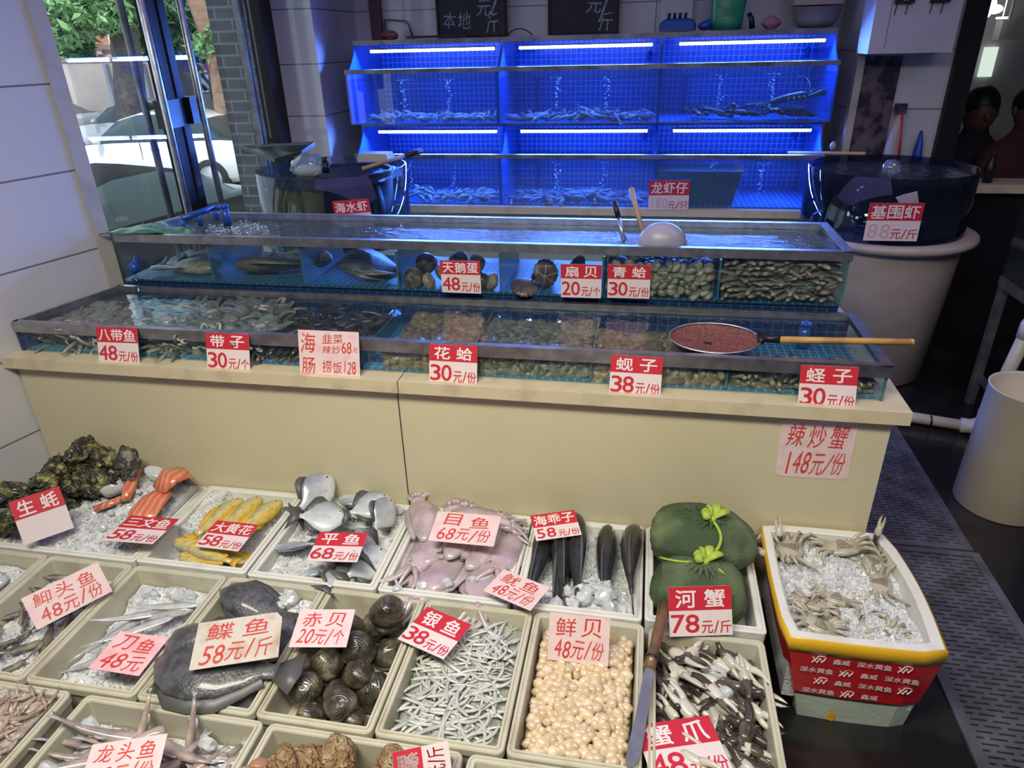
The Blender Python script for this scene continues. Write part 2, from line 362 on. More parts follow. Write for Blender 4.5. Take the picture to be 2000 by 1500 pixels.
def tankthing(name, label, X0f, X0b, X1, Y0, Y1, zb, zr0, zr1, divs, water, wz, floorm, backm):
    """low wide glass tank: front and right glass, steel rim, glass dividers, tiled floor and back"""
    t = tag(emp(name, ((X0f+X1)/2, (Y0+Y1)/2, zb)), label, 'fish tank')
    mb = MB(); mb.box((X0f, Y0, zb), (X1, Y0+.006, zr0)); part(mb, 'front_glass', 'tankglass', t)
    mb = MB(); mb.box((X1-.006, Y0+.007, zb), (X1, Y1, zr0)); part(mb, 'side_glass', 'tankglass', t)
    mb = MB(); mb.box((X1-.0065, Y0-.001, zb), (X1+.001, Y0+.0005, zr0)); part(mb, 'glass_edge', 'edge', t)
    mb = MB(); mb.prism([(X0f+.012, Y0+.008), (X1-.008, Y0+.008), (X1-.008, Y1-.01), (X0b+.012, Y1-.01)], zb+.001, zb+.006); part(mb, 'floor_mat', floorm, t, uv=1)
    mb = MB(); mb.box((X0b+.01, Y1-.008, zb), (X1-.008, Y1, zr0+.01)); part(mb, 'back_panel', backm, t, uv=1)
    mb = MB(); mb.wallbox((X0f, Y0), (X0b, Y1), zb, zr0, .008); part(mb, 'end_panel', backm, t, uv=1)
    rw = .022; mb = MB()
    mb.box((X0f-.004, Y0-.006, zr0), (X1+.006, Y0+.004, zr1)); mb.box((X1-.004, Y0+.004, zr0), (X1+.006, Y1+.004, zr1))
    mb.box((X0f, Y0-.006, zr1), (X1+.006, Y0+rw-.008, zr1+.003)); mb.box((X1-rw+.004, Y0-.006, zr1+.0005), (X1+.006, Y1+.006, zr1+.0035))
    mb.box((X0b-.004, Y1-rw+.01, zr1), (X1+.006, Y1+.006, zr1+.003)); mb.box((X0b, Y1-.004, zr0), (X1, Y1+.004, zr1))
    mb.wallbox((X0f-.004, Y0), (X0b-.004, Y1), zr0, zr1+.003, -.012)
    part(mb, 'rim', 'steel', t)
    for x in divs: mb = MB(); mb.box((x-.003, Y0+.008, zb), (x+.003, Y1-.01, zr0-.01)); part(mb, 'divider', 'edge', t)
    mb = MB(); n = 40; v = []; f = []
    mb.prism([(X0f+.013, Y0+.0075), (X1-.0075, Y0+.0075), (X1-.0075, Y1-.009), (X0b+.013, Y1-.009)], wz-.002, wz)
    o = mb.build(name.split('_')[0]+'_tank_water', water); tag(o, 'rippling water surface of the '+label.split(' glass')[0]+' tank', 'water', kind='stuff')
    return t
LT = dict(X0f=-1.855, X0b=-1.765, X1=.605, Y0=1.655, Y1=2.015)
tankthing('lower_seafood_tank', 'long lower glass tank on the cream counter, clams in its right half', -1.855, -1.765, .605, 1.655, 2.012, .651, .715, .745,
          (-1.46, -.755, -.449, -.114, .232), 'water_l', .733, 'bluemat', 'darkblue')
tankthing('upper_seafood_tank', 'long upper glass tank behind and above the lower one, blue light on its water', -1.735, -1.64, .57, 2.018, 2.352, .762, .899, .923,
          (-1.408, -1.08, -.757, -.425, -.11, .227), 'water_u', .903, 'bluemat_shaded', 'tankglass')
# ------------------------------------------------------------------ back rack of lit tanks
M['led'] = emit('blue_white_led', (.12, .20, 1.0), 60)
M['ledtube'] = emit('led_lens', (.13, .20, 1.0), 19)
RX = (-1.56, -.76, .037, .84); RY, RB = 3.70, 4.24
rk = tag(emp('tank_rack_base', (-.4, 3.95, 0)), 'cream counter carrying the blue lit tanks at the back wall', 'counter')
mb = MB(); mb.box((-1.66, 3.70, 0), (.86, 4.27, .64)); part(mb, 'body', 'cream', rk)
mb = MB(); mb.box((-1.68, 3.66, .641), (.86, 4.27, .678)); part(mb, 'ledge', 'cream2', rk)
def side_prof(z0, z1, z2):
    p = [(RB, z0), (RY, z0), (RY, z1)]
    for t in np.linspace(0, 1, 7)[1:]: p.append((RY+.15*sin(t*pi/2)**.8, z1+(z2-z1)*t))
    return p+[(RB, z2)]
def lit_tank(col, tier):
    x0, x1 = RX[col], RX[col+1]; z0, z1, z2 = ((.68, .920, 1.083), (1.09, 1.335, 1.485))[tier]
    where = ['left', 'middle', 'right'][col]
    extra = ['bottom tier of the back rack', 'upper tier of the back rack'][tier]
    t = tag(emp('lit_fish_tank', ((x0+x1)/2, 3.97, z0)), 'blue lit glass tank, %s one on the %s' % (where, extra), 'fish tank')
    mb = MB(); mb.box((x0+.004, RY, z0), (x1-.004, RY+.006, z1)); part(mb, 'front_glass', 'rackglass', t)
    pr = side_prof(z0, z1, z2)
    for xx in ((x0+.0005, x0+.007), (x1-.007, x1-.0005)):
        mb = MB(); n = len(pr); v = [(xx[0], a, b) for a, b in pr]+[(xx[1], a, b) for a, b in pr]
        mb.add(v, [tuple(range(n)), tuple(range(2*n-1, n-1, -1))]+[(i, n+i, n+(i+1) % n, (i+1) % n) for i in range(n)])
        part(mb, 'side_panel', 'bluepanel', t)
    mb = MB(); mb.box((x0+.008, RB-.006, z0), (x1-.008, RB, z2)); part(mb, 'tiled_back', 'bluetile', t, uv=1)
    mb = MB(); mb.box((x0+.008, RY+.008, z0), (x1-.008, RB-.008, z0+.006)); part(mb, 'tiled_floor', 'bluetile', t, uv=1)
    mb = MB(); mb.box((x0, RY-.008, z1), (x1, RY+.02, z1+.02)); part(mb, 'front_bar', 'steeld', t)
    mb = MB(); mb.box((x0+.001, RY+.152, z2-.003), (x1-.001, RB, z2+.004)); mb.box((x0+.001, RY+.148, z2-.02), (x1-.001, RY+.152, z2+.004)); part(mb, 'top_plate', 'steeld', t)
    zl = z2-.048; mb = MB(); xa, xb = x0+.085, x1-.045
    mb.box((xa, RY+.16, zl+.007), (xb, RY+.19, zl+.013)); 
    hold = part(mb, 'lamp_holder', 'steeld', t)
    mb = MB(); n = 44
    mb.tube([(xa, RY+.172, zl), (xb, RY+.172, zl)], .0058, 8)
    for k in range(n): x = xa+(xb-xa)*(k+.5)/n; mb.ball((x, RY+.168, zl-.001), .0075, 6, 4)
    part(mb, 'led_strip', 'led', t)
    mb = MB(); mb.box((x0+.008, RY+.007, z1-.031), (x1-.008, RB-.008, z1-.029)); part(mb, 'water_surface', 'water_b', t)
    mb = MB(); px = x0+.14; mb.tube([(px, RB-.1, z0+.006), (px, RB-.1, z1-.05)], .012, 10); mb.tube([(px, RB-.1, z1-.06), (px, RB-.1, z1-.035)], .02, 10); part(mb, 'overflow_pipe', 'bluepipe', t, True)
    mb = MB(); vx = x1-.06; mb.tube([(vx, RB-.02, z2-.10), (vx, RB-.07, z2-.10)], .012, 8); mb.tube([(vx, RB-.07, z2-.08), (vx, RB-.07, z2-.13)], .009, 8); part(mb, 'inlet_valve', 'bluepipe', t, True)
    # columns of rising air bubbles
    for bx in ((x0+.29, x0+.54) if col else (x0+.27, x0+.52)):
        mb = MB(); z = z0+.05
        while z < z1-.035:
            r = random.uniform(.0025, .0065)
            if random.random() < .62: mb.ball((bx+random.gauss(0, .007+.05*max(0, z-z1+.08)), RY+.10+random.gauss(0, .01), z), (r, r, r*.8), 6, 4)
            z += random.uniform(.002, .007)
        for _ in range(12): mb.ball((bx+random.gauss(0, .02), RY+.1+random.gauss(0, .02), z1-.036), .004, 6, 4)
        tag(mb.build('air_bubbles', 'bubble', smooth=True), 'column of rising bubbles in the %s tank of the %s' % (where, extra), 'bubbles', kind='stuff')
M['rackglass'] = glassy('murky_tank_glass', (.72, .80, .84), .05, milk=.10, milkcol=(.20, .34, .5))
M['bluepanel'] = pm('blue_acrylic', (.03, .12, .55), .15, coat=.5)
M['bluepipe'] = pm('blue_plastic', (.01, .07, .35), .35)
for tier in (0, 1):
    for col in (0, 1, 2): lit_tank(col, tier)
for tier in (0, 1):   # the glow of the LED strips on tiles, water and side walls
    for col in (0, 1, 2):
        x0, x1 = RX[col], RX[col+1]; z2 = (1.083, 1.485)[tier]
        area('led_strip_light', ((x0+x1)/2, RY+.172, z2-.058), ((x0+x1)/2, RY-.25, z2-.42), x1-x0-.14, .012, LEDW, (.09, .24, 1.0))
# ------------------------------------------------------------------ trays
TZ = .225; TH = .10
pf = tag(emp('display_platform', (-.8, 1.0, 0)), 'low dark platform under the rows of seafood trays', 'platform')
mb = MB(); mb.prism([(wx(.3)+.02, .3), (.29, .3), (.29, 1.615), (wx(1.615)+.02, 1.615)], .05, TZ-TH-.002); part(mb, 'deck', 'steeld', pf)
for a, b in ((-1.9, .4), (.2, .4), (-1.7, 1.5), (.2, 1.5)): mb = MB(); mb.box((a, b, 0), (a+.05, b+.05, .049)); part(mb, 'leg', 'steeld', pf)
def tray_mesh(w, d, kind):
    """open box with rounded corners, rolled rim and a groove that runs round the rim"""
    if kind == 'plastic': pr = [(-.010, 0), (-.004, TH-.022), (0, TH-.02), (0, TH-.003), (-.002, TH), (-.006, TH), (-.0075, TH-.003), (-.009, TH-.003), (-.0105, TH+.001), (-.015, TH+.001), (-.0165, TH-.002), (-.021, .010)]; r = .016
    else: pr = [(-.006, 0), (0, TH-.002), (-.002, TH), (-.007, TH), (-.008, TH-.004), (-.010, TH-.004), (-.011, TH), (-.019, TH), (-.021, TH-.003), (-.025, .014)]; r = .010
    rings = [rrect(-w/2-o, -d/2-o, w/2+o, d/2+o, max(.004, r+o), z) for o, z in pr]
    mb = MB(); mb.loft(rings); return mb.mesh('tray', 'tray' if kind == 'plastic' else 'foam', False)
TR = {}
def tray(key, x0, x1, y0, y1, label, kind='plastic', dz=0):
    o = mk('seafood_tray', tray_mesh(x1-x0, y1-y0, kind)); o.location = ((x0+x1)/2, (y0+y1)/2, TZ-TH+dz)
    tag(o, label, 'tray'); TR[key] = (x0+.024, x1-.024, y0+.024, y1-.024); return o
tray('T0', -1.79, -1.309, 1.262, 1.622, 'wide foam tray of ice with salmon and oysters by the left wall', 'foam')
tray('T1', -1.304, -.980, 1.262, 1.624, 'white foam tray of yellow croakers', 'foam', .004)
tray('T2', -.976, -.618, 1.262, 1.624, 'foam tray holding silver pomfret on ice', 'foam')
tray('T3', -.613, -.268, 1.262, 1.624, 'foam tray heaped with purplish cuttlefish', 'foam')
tray('T4', -.263, .052, 1.262, 1.624, 'foam tray of long dark fish beside the green net bags', 'foam')
tray('T5', .058, .338, 1.266, 1.624, 'foam tray under the green net bags', 'foam')
tray('A', -1.86, -1.562, .868, 1.252, 'cream tray with a silver fish head at the left edge')
tray('B', -1.558, -1.298, .868, 1.252, 'cream tray of small goby like fish on ice')
tray('C', -1.294, -1.020, .868, 1.252, 'cream tray of silver ribbonfish on ice')
tray('D', -1.016, -.741, .868, 1.252, 'cream tray under the large dark flounder')
tray('E', -.737, -.480, .868, 1.252, 'cream tray of dark ark clams')
tray('F', -.476, -.208, .868, 1.252, 'cream tray of thin white whitebait')
tray('G', -.204, .058, .868, 1.252, 'cream tray of peeled scallop meat')
tray('H', .068, .328, .86, 1.245, 'cream tray of dark and white crab claws')
tray('I', -1.48, -1.160, .48, .862, 'cream tray of frozen brown shrimp at the lower left')
tray('J', -1.125, -.706, .48, .862, 'cream tray of pink slimy bombay duck fish')
tray('K', -.696, -.284, .48, .862, 'cream tray of brown knobbly whelks')
tray('L', -.274, .056, .48, .862, 'empty cream tray at the bottom edge beside the whelks')
# ------------------------------------------------------------------ ice
def ice_bed(key, h, n=900, label=None, rect=None, mat='ice', sz=(.004, .011), zb=None, name='crushed_ice', res=34, amp=.006, fs=38, cat='ice'):
    x0, x1, y0, y1 = rect or TR[key]; zb = TZ-TH+.013 if zb is None else zb
    mb = MB(); N = res; g = []
    for j in range(N+1):
        for i in range(N+1):
            x = x0+(x1-x0)*i/N; y = y0+(y1-y0)*j/N
            g.append((x, y, h(x, y)+amp*nz(x, y, 0, fs)+amp*.7*nz(x, y, 5, fs*2.2)))
    f = [(j*(N+1)+i, j*(N+1)+i+1, (j+1)*(N+1)+i+1, (j+1)*(N+1)+i) for j in range(N) for i in range(N)]
    mb.add(g, f)
    ed = [i for i in range(N+1)]+[j*(N+1)+N for j in range(1, N+1)]+[N*(N+1)+i for i in range(N-1, -1, -1)]+[j*(N+1) for j in range(N-1, 0, -1)]
    b = len(mb.v); mb.v += [(mb.v[i][0], mb.v[i][1], zb) for i in ed]; m = len(ed)
    for k in range(m): mb.f.append((ed[k], b+k, b+(k+1) % m, ed[(k+1) % m])); mb.m.append(0)
    mb.f.append(tuple(b+k for k in range(m))); mb.m.append(0)
    base = np.array([(1, 0, 0), (-1, 0, 0), (0, 1, 0), (0, -1, 0), (0, 0, 1), (0, 0, -1)], float)
    fc = [(0, 2, 4), (2, 1, 4), (1, 3, 4), (3, 0, 4), (2, 0, 5), (1, 2, 5), (3, 1, 5), (0, 3, 5)]
    for _ in range(n):
        x = random.uniform(x0+.006, x1-.006); y = random.uniform(y0+.006, y1-.006); s = random.uniform(*sz)
        q = np.array(Euler((random.uniform(0, 6), random.uniform(0, 6), random.uniform(0, 6))).to_matrix())
        pts = (base*RNG.uniform(.5, 1, (6, 3))*s+RNG.uniform(-.15, .15, (6, 3))*s) @ q.T + np.array([x, y, h(x, y)+amp*nz(x, y, 0, fs)+s*.15])
        mb.add(pts.tolist(), fc)
    o = mb.build(name, mat, smooth=False); tag(o, label, cat, kind='stuff'); return o
def put(me, name, loc, rot=(0, 0, 0), sc=1, label=None, cat=None, group=None, order='XYZ'):
    o = bpy.data.objects.new(name, me); S.collection.objects.link(o); o.location = loc
    o.rotation_euler = Euler([radians(a) for a in rot], 'XYZ'); o.scale = (sc,)*3 if not hasattr(sc, '__len__') else sc
    tag(o, label, cat, group); return o
def darts(rect, n, dmin, R=random, shrink=.012):
    x0, x1, y0, y1 = rect; out = []; tries = 0
    while len(out) < n and tries < n*60:
        tries += 1; p = (R.uniform(x0+shrink, x1-shrink), R.uniform(y0+shrink, y1-shrink))
        if all((p[0]-q[0])**2+(p[1]-q[1])**2 > dmin*dmin for q in out): out.append(p)
    return out
flat = lambda z: (lambda x, y: z)
# ------------------------------------------------------------------ animals of the stall: each one continuous mesh
def gradmat(name, stops, rough=.3, axis=2, coat=.4, noise=None, bump=None, rnd=0):
    m, n, l, b = nm(name); co = coords(n, l, 'Generated'); sp = n.new('ShaderNodeSeparateXYZ'); l.new(co, sp.inputs[0])
    c = ramp(n, l, sp.outputs[axis], stops)
    if noise:
        t = n.new('ShaderNodeTexNoise'); t.inputs['Scale'].default_value = noise[0]; t.inputs['Detail'].default_value = 4; l.new(coords(n, l, 'Object'), t.inputs[0])
        mx = n.new('ShaderNodeMixRGB'); mx.blend_type = 'MULTIPLY'; mx.inputs[0].default_value = noise[1]
        l.new(c, mx.inputs[1]); l.new(ramp(n, l, t.outputs[0], [(.35, (.35, .35, .35)), (.65, (1.2, 1.2, 1.2))]), mx.inputs[2]); c = mx.outputs[0]
    if rnd:
        oi = n.new('ShaderNodeObjectInfo'); h = n.new('ShaderNodeHueSaturation'); mr = n.new('ShaderNodeMapRange')
        mr.inputs[3].default_value = 1-rnd; mr.inputs[4].default_value = 1+rnd; l.new(oi.outputs['Random'], mr.inputs[0]); l.new(mr.outputs[0], h.inputs['Value']); l.new(c, h.inputs['Color']); c = h.outputs[0]
    l.new(c, b.inputs['Base Color']); b.inputs['Roughness'].default_value = rough; b.inputs['Coat Weight'].default_value = coat; b.inputs['Coat Roughness'].default_value = .1
    if bump:
        t = n.new('ShaderNodeTexNoise'); t.inputs['Scale'].default_value = bump[0]; l.new(coords(n, l, 'Object'), t.inputs[0])
        bp = n.new('ShaderNodeBump'); bp.inputs['Strength'].default_value = bump[1]; bp.inputs['Distance'].default_value = .005; l.new(t.outputs[0], bp.inputs['Height']); l.new(bp.outputs[0], b.inputs['Normal'])
    M[name] = m; return m
gradmat('croaker', [(.05, (.74, .47, .04)), (.4, (.70, .54, .15)), (.75, (.44, .42, .27)), (1, (.24, .25, .20))], noise=(60, .35))
gradmat('pomfretm', [(0, (.74, .76, .78)), (.5, (.60, .64, .69)), (.8, (.28, .32, .40)), (1, (.09, .11, .15))], .22, coat=.6, noise=(22, .35), axis=2)
gradmat('darkfish', [(0, (.20, .20, .19)), (.4, (.055, .055, .058)), (1, (.018, .018, .02))], .3, noise=(50, .5))
gradmat('silver', [(0, (.60, .60, .58)), (.6, (.52, .53, .53)), (1, (.20, .21, .22))], .18, noise=(30, .3), coat=.8)
gradmat('flounderm', [(0, (.13, .13, .14)), (1, (.085, .085, .095))], .38, noise=(45, .85), bump=(140, .5), coat=.35)
gradmat('cuttle', [(0, (.66, .58, .59)), (.5, (.62, .52, .55)), (1, (.50, .37, .42))], .25, noise=(14, .5), coat=.8)
gradmat('bombay', [(0, (.56, .48, .43)), (.6, (.46, .36, .33)), (1, (.28, .19, .18))], .2, noise=(24, .55), coat=.9, rnd=.25)
gradmat('brownfish', [(0, (.36, .31, .24)), (1, (.15, .115, .08))], .4, noise=(50, .7))
M['fin'] = pm('fin', (.10, .10, .10), .4); M['finy'] = pm('yellow_fin', (.66, .40, .04), .4); M['finw'] = pm('pale_fin', (.42, .42, .42), .35)
M['eye'] = pm('eye_white', (.7, .7, .66), .1, coat=1); M['pupil'] = pm('pupil', (.004, .004, .005), .1, coat=1)
M['mouth'] = pm('mouth_pink', (.42, .12, .12), .3)
def fish(L, prof, mats, tail=.16, tailh=.5, dors=None, bend=0, eye=.010, seg=14, belly=0, taper=1):
    """prof rows: position along the body 0..1, half height, half thickness, centre height; x runs from snout to tail, z up"""
    def B(p):
        x, y, z = p
        if bend: a = bend*(x/L); return (x, y+bend*L*.5*(x/L)**2*1.0, z)
        return p
    mb = MB(); rings = []
    for t, hh, hw, zc in prof:
        rings.append([B((L*t, hw*cos(2*pi*k/seg)*abs(cos(2*pi*k/seg))**-.0, zc+hh*sin(2*pi*k/seg))) for k in range(seg)])
    mb.loft(rings)
    def fin(poly, th=.0012, mi=1):
        n = len(poly); v = [B((x, -th+y, z)) for x, y, z in poly]+[B((x, th+y, z)) for x, y, z in poly]
        mb.add(v, [tuple(range(n)), tuple(range(2*n-1, n-1, -1))]+[(i, n+i, n+(i+1) % n, (i+1) % n) for i in range(n)], mi)
    t, hh, hw, zc = prof[-1]; TL = L*tail; th = max(p[1] for p in prof)*tailh*2
    if tail: fin([(L*.985, 0, zc-hh), (L*.985, 0, zc+hh), (L+TL*.4, 0, zc+th*.55), (L+TL, 0, zc+th), (L+TL*.72, 0, zc), (L+TL, 0, zc-th), (L+TL*.4, 0, zc-th*.55)])
    if dors:
        a, b, h = dors
        top = lambda x: np.interp(x/L, [p[0] for p in prof], [p[3]+p[1] for p in prof]); bot = lambda x: np.interp(x/L, [p[0] for p in prof], [p[3]-p[1] for p in prof])
        xs = np.linspace(L*a, L*b, 6)
        fin([(x, 0, top(x)-.003) for x in xs]+[(x+L*.03, 0, top(x)+h*sin(pi*(.15+.8*(1-k/5)))) for k, x in list(enumerate(xs))[::-1]])
        xs = np.linspace(L*(a+(b-a)*.4), L*b, 5)
        fin([(x, 0, bot(x)+.003) for x in xs]+[(x+L*.03, 0, bot(x)-h*.8*sin(pi*(.15+.8*(1-k/4)))) for k, x in list(enumerate(xs))[::-1]])
    # pectoral fins, eyes
    i = min(3, len(prof)-2); t, hh, hw, zc = prof[i]
    for s in (-1, 1):
        mb.add([B((L*t, s*hw*.95, zc-.1*hh)), B((L*(t+.10), s*(hw+.003), zc-.12*hh)), B((L*(t+.09), s*(hw+.003), zc-.28*hh)), B((L*(t+.01), s*hw*.95, zc-.25*hh))], [(0, 1, 2, 3)], 0)
        e = prof[2]; mb.ball(B((L*e[0], s*e[2]*.82, e[3]+e[1]*.35)), (eye, eye*.45, eye), 8, 6, 2); mb.ball(B((L*e[0], s*(e[2]*.82+eye*.28), e[3]+e[1]*.35)), (eye*.55, eye*.3, eye*.55), 6, 4, 3)
    me = mb.mesh('fish', mats, True)
    c = Vector((L*.5, 0, 0)); me.transform(Matrix.Translation(-c)); return me
P_cro = fish(.20, [(0, .004, .004, .0), (.04, .014, .010, 0), (.11, .022, .015, .001), (.22, .027, .018, .001), (.38, .029, .018, .001), (.55, .025, .015, .001), (.72, .017, .010, .002), (.88, .009, .005, .003), (1, .008, .003, .003)], ['croaker', 'finy', 'eye', 'pupil'], .16, .45, (.3, .85, .014), eye=.006)
P_pom = fish(.125, [(0, .004, .003, -.004), (.05, .016, .007, -.003), (.14, .030, .011, 0), (.32, .046, .014, 0), (.5, .050, .013, 0), (.68, .038, .010, 0), (.83, .018, .006, 0), (.93, .008, .004, 0), (1, .007, .003, 0)], ['pomfretm', 'fin', 'eye', 'pupil'], .28, .42, (.42, .86, .022), eye=.006)
P_drk = [fish(.26, [(0, .006, .008, 0), (.04, .014, .015, 0), (.10, .022, .021, 0), (.2, .029, .025, .001), (.36, .030, .025, .002), (.55, .026, .020, .002), (.74, .018, .012, .002), (.9, .011, .006, .002), (1, .010, .004, .002)], ['darkfish', 'fin', 'eye', 'pupil'], .14, .5, (.3, .85, .014), b, .006) for b in (0, .18)]
P_rib = [fish(.30, [(0, .002, .002, 0), (.05, .008, .003, 0), (.10, .013, .0045, 0), (.25, .016, .005, 0), (.5, .014, .0045, 0), (.75, .008, .003, 0), (1, .001, .001, 0)], ['silver', 'finw', 'eye', 'pupil'], 0, .5, None, b, .005) for b in (.5, -.35, .15)]
P_sil = fish(.20, [(0, .006, .004, 0), (.05, .018, .010, 0), (.12, .026, .015, 0), (.3, .033, .018, 0), (.5, .031, .016, 0), (.75, .018, .009, 0), (.92, .009, .004, 0), (1, .008, .003, 0)], ['silver', 'finw', 'eye', 'pupil'], .18, .5, (.35, .8, .012), eye=.009)
P_gob = fish(.10, [(0, .003, .003, 0), (.06, .008, .008, 0), (.16, .011, .010, 0), (.35, .010, .008, 0), (.6, .008, .006, 0), (.85, .005, .003, 0), (1, .004, .002, 0)], ['brownfish', 'fin', 'eye', 'pupil'], .2, .6, (.3, .8, .006), .25, .003)
P_bom = [fish(.17, [(0, .008, .009, 0), (.05, .013, .014, 0), (.14, .016, .016, 0), (.3, .016, .015, 0), (.55, .012, .011, 0), (.8, .008, .006, 0), (1, .006, .003, 0)], ['bombay', 'finw', 'eye', 'pupil'], .13, .38, (.4, .62, .010), b, .0035) for b in (.5, -.6, .2)]
P_brn = fish(.24, [(0, .006, .006, 0), (.05, .022, .014, 0), (.14, .038, .022, 0), (.3, .048, .026, 0), (.5, .045, .022, 0), (.75, .024, .012, 0), (.9, .013, .006, 0), (1, .012, .004, 0)], ['brownfish', 'fin', 'eye', 'pupil'], .16, .4, (.25, .85, .022), eye=.007)
def flatfish(L, Wd, T):
    mb = MB(); R_ = []; prof = [(0, .10), (.05, .30), (.14, .62), (.3, .92), (.48, 1), (.66, .82), (.8, .48), (.9, .20), (1, .17)]
    for t, w in prof:
        R_.append([(L*(t-.5), Wd/2*w*cos(a), T/2*(.25+.75*w)*sin(a)+(.02*sin(t*5))*(1) -.25*(Wd/2*w*cos(a))**2) for a in [2*pi*k/20 for k in range(20)]])
    mb.loft(R_)
    for s in (-1, 1):
        o = [(L*(t-.5), s*Wd/2*w, -.25*(Wd/2*w)**2+.02*sin(t*5)) for t, w in prof[1:8]]; q = [(x+.01, y+s*.026*sin(pi*(i+.6)/7.4)+.0*x, z-.006) for i, (x, y, z) in enumerate(o)]
        q = [(a[0], a[1]*(1.0)+(.003*(-1)**i)*s, a[2]) for i, a in enumerate(q)]
        n = len(o); mb.add([(x, y, z+.0015) for x, y, z in o+q]+[(x, y, z-.0015) for x, y, z in o+q], [(i, i+1, n+i+1, n+i) for i in range(n-1)]+[(2*n+i, 3*n+i, 3*n+i+1, 2*n+i+1) for i in range(n-1)]+[(n+i, n+i+1, 3*n+i+1, 3*n+i) for i in range(n-1)], 1)
    z = .02*sin(5)
    mb.add([(L*.5-.004, -.02, z), (L*.5-.004, .02, z), (L*.5+.045, .05, z-.004), (L*.5+.055, 0, z-.004), (L*.5+.045, -.05, z-.004)]+[(L*.5-.004, -.02, z-.003), (L*.5-.004, .02, z-.003), (L*.5+.045, .05, z-.007), (L*.5+.055, 0, z-.007), (L*.5+.045, -.05, z-.007)], [(0, 1, 2, 3, 4), (9, 8, 7, 6, 5)]+[(i, i+5, (i+1) % 5+5, (i+1) % 5) for i in range(5)], 1)
    for y in (.012, -.016): mb.ball((-L*.5+L*.11, y, T*.33), (.007, .007, .006), 8, 6, 2); mb.ball((-L*.5+L*.11, y, T*.33+.004), (.004, .004, .003), 6, 4, 3)
    return mb.mesh('flatfish', ['flounderm', 'fin', 'eye', 'pupil'])
P_flo = flatfish(.30, .19, .045)
def bumpball(rx, ry, rz, amp, fs, seg=18, rg=12, fn=None, mats='ice', seed=0, mi=0, smooth=True):
    mb = MB()
    def g(p):
        k = 1+amp*(nz(p[0]+seed*7, p[1], p[2], fs)+.5*nz(p[0], p[1]+seed*3, p[2], fs*2.3)); q = Vector(p)*k
        return fn(q) if fn else q
    mb.ball((0, 0, 0), (rx, ry, rz), seg, rg, mi, None, g); return mb
def squid(L, seed):
    mb = MB(); R_ = []; rr = random.Random(seed); b = rr.uniform(-.25, .25)
    for t, w in [(0, .12), (.06, .42), (.16, .72), (.35, .95), (.55, 1), (.70, .92), (.73, .70), (.76, .58), (.84, .60), (.9, .5)]:
        R_.append([(b*(t*L)**2*4+L*.165*w*cos(a), L*(t-.5), L*.075*w*sin(a)+.003*nz(t*5, a, seed)) for a in [2*pi*k/16 for k in range(16)]])
    mb.loft(R_)
    for s in (-1, 1):
        pts = [(-.42, .02), (-.25, .10), (0, .15), (.18, .10), (.24, .0)]; q = []
        for t, w in pts: q.append((b*((t+.5)*L)**2*4+s*(L*.13+w*L*.7), L*t, -.004))
        inn = [(b*((t+.5)*L)**2*4+s*L*.10, L*t, 0) for t, w in pts]; n = 5
        mb.add([(x, y, z+.002) for x, y, z in inn+q]+[(x, y, z-.002) for x, y, z in inn+q], [(i, i+1, n+i+1, n+i) for i in range(4)]+[(2*n+i, 3*n+i, 3*n+i+1, 2*n+i+1) for i in range(4)]+[(n+i, n+i+1, 3*n+i+1, 3*n+i) for i in range(4)], 0)
    for k in range(8):
        a = 2*pi*k/8; x0 = b*(.9*L)**2*4+.03*L*2*cos(a)*.8; p = [(x0, L*.39, L*.05*sin(a)), (x0+rr.uniform(-.02, .02)+.02*cos(a), L*.50, L*.03*sin(a)-.004), (x0+rr.uniform(-.04, .04)+.03*cos(a), L*.62, -.010)]
        mb.tube(bez(*p, 6), [.008, .008, .007, .006, .005, .004, .002], 6)
    return mb.mesh('squid', ['cuttle', 'pupil'])
P_sq = [squid(.25, k) for k in (1, 2, 3)]
def shell(rx, ry, rz, mats, ribs=0, amp=.04, seed=0, gape=0, seg=26, rg=14):
    """two domed valves with a beak at the hinge, meeting at a seam"""
    mb = MB()
    def fn(p):
        x, y, z = p; r = sqrt(x*x+y*y)+1e-6; a = math.atan2(y, x)
        zz = math.copysign(abs(z)**.8, z)*(1-.28*max(0, x)); beak = max(0, 1-abs(a)/.9) if x > 0 else 0
        k = 1+.16*beak+amp*nz(x*2+seed, y*2, z*2); rb = (1+ribs*cos(a*26)*r) if ribs else 1
        seam = 1-.05*math.exp(-(z/.10)**2)
        return Vector((x*k*seam, y*k*(1-.18*max(0, x))*seam, zz*rb*(1+.12*beak)))
    mb.ball((0, 0, 0), (rx, ry, rz), seg, rg, 0, None, fn)
    return mb.mesh('shell', mats)
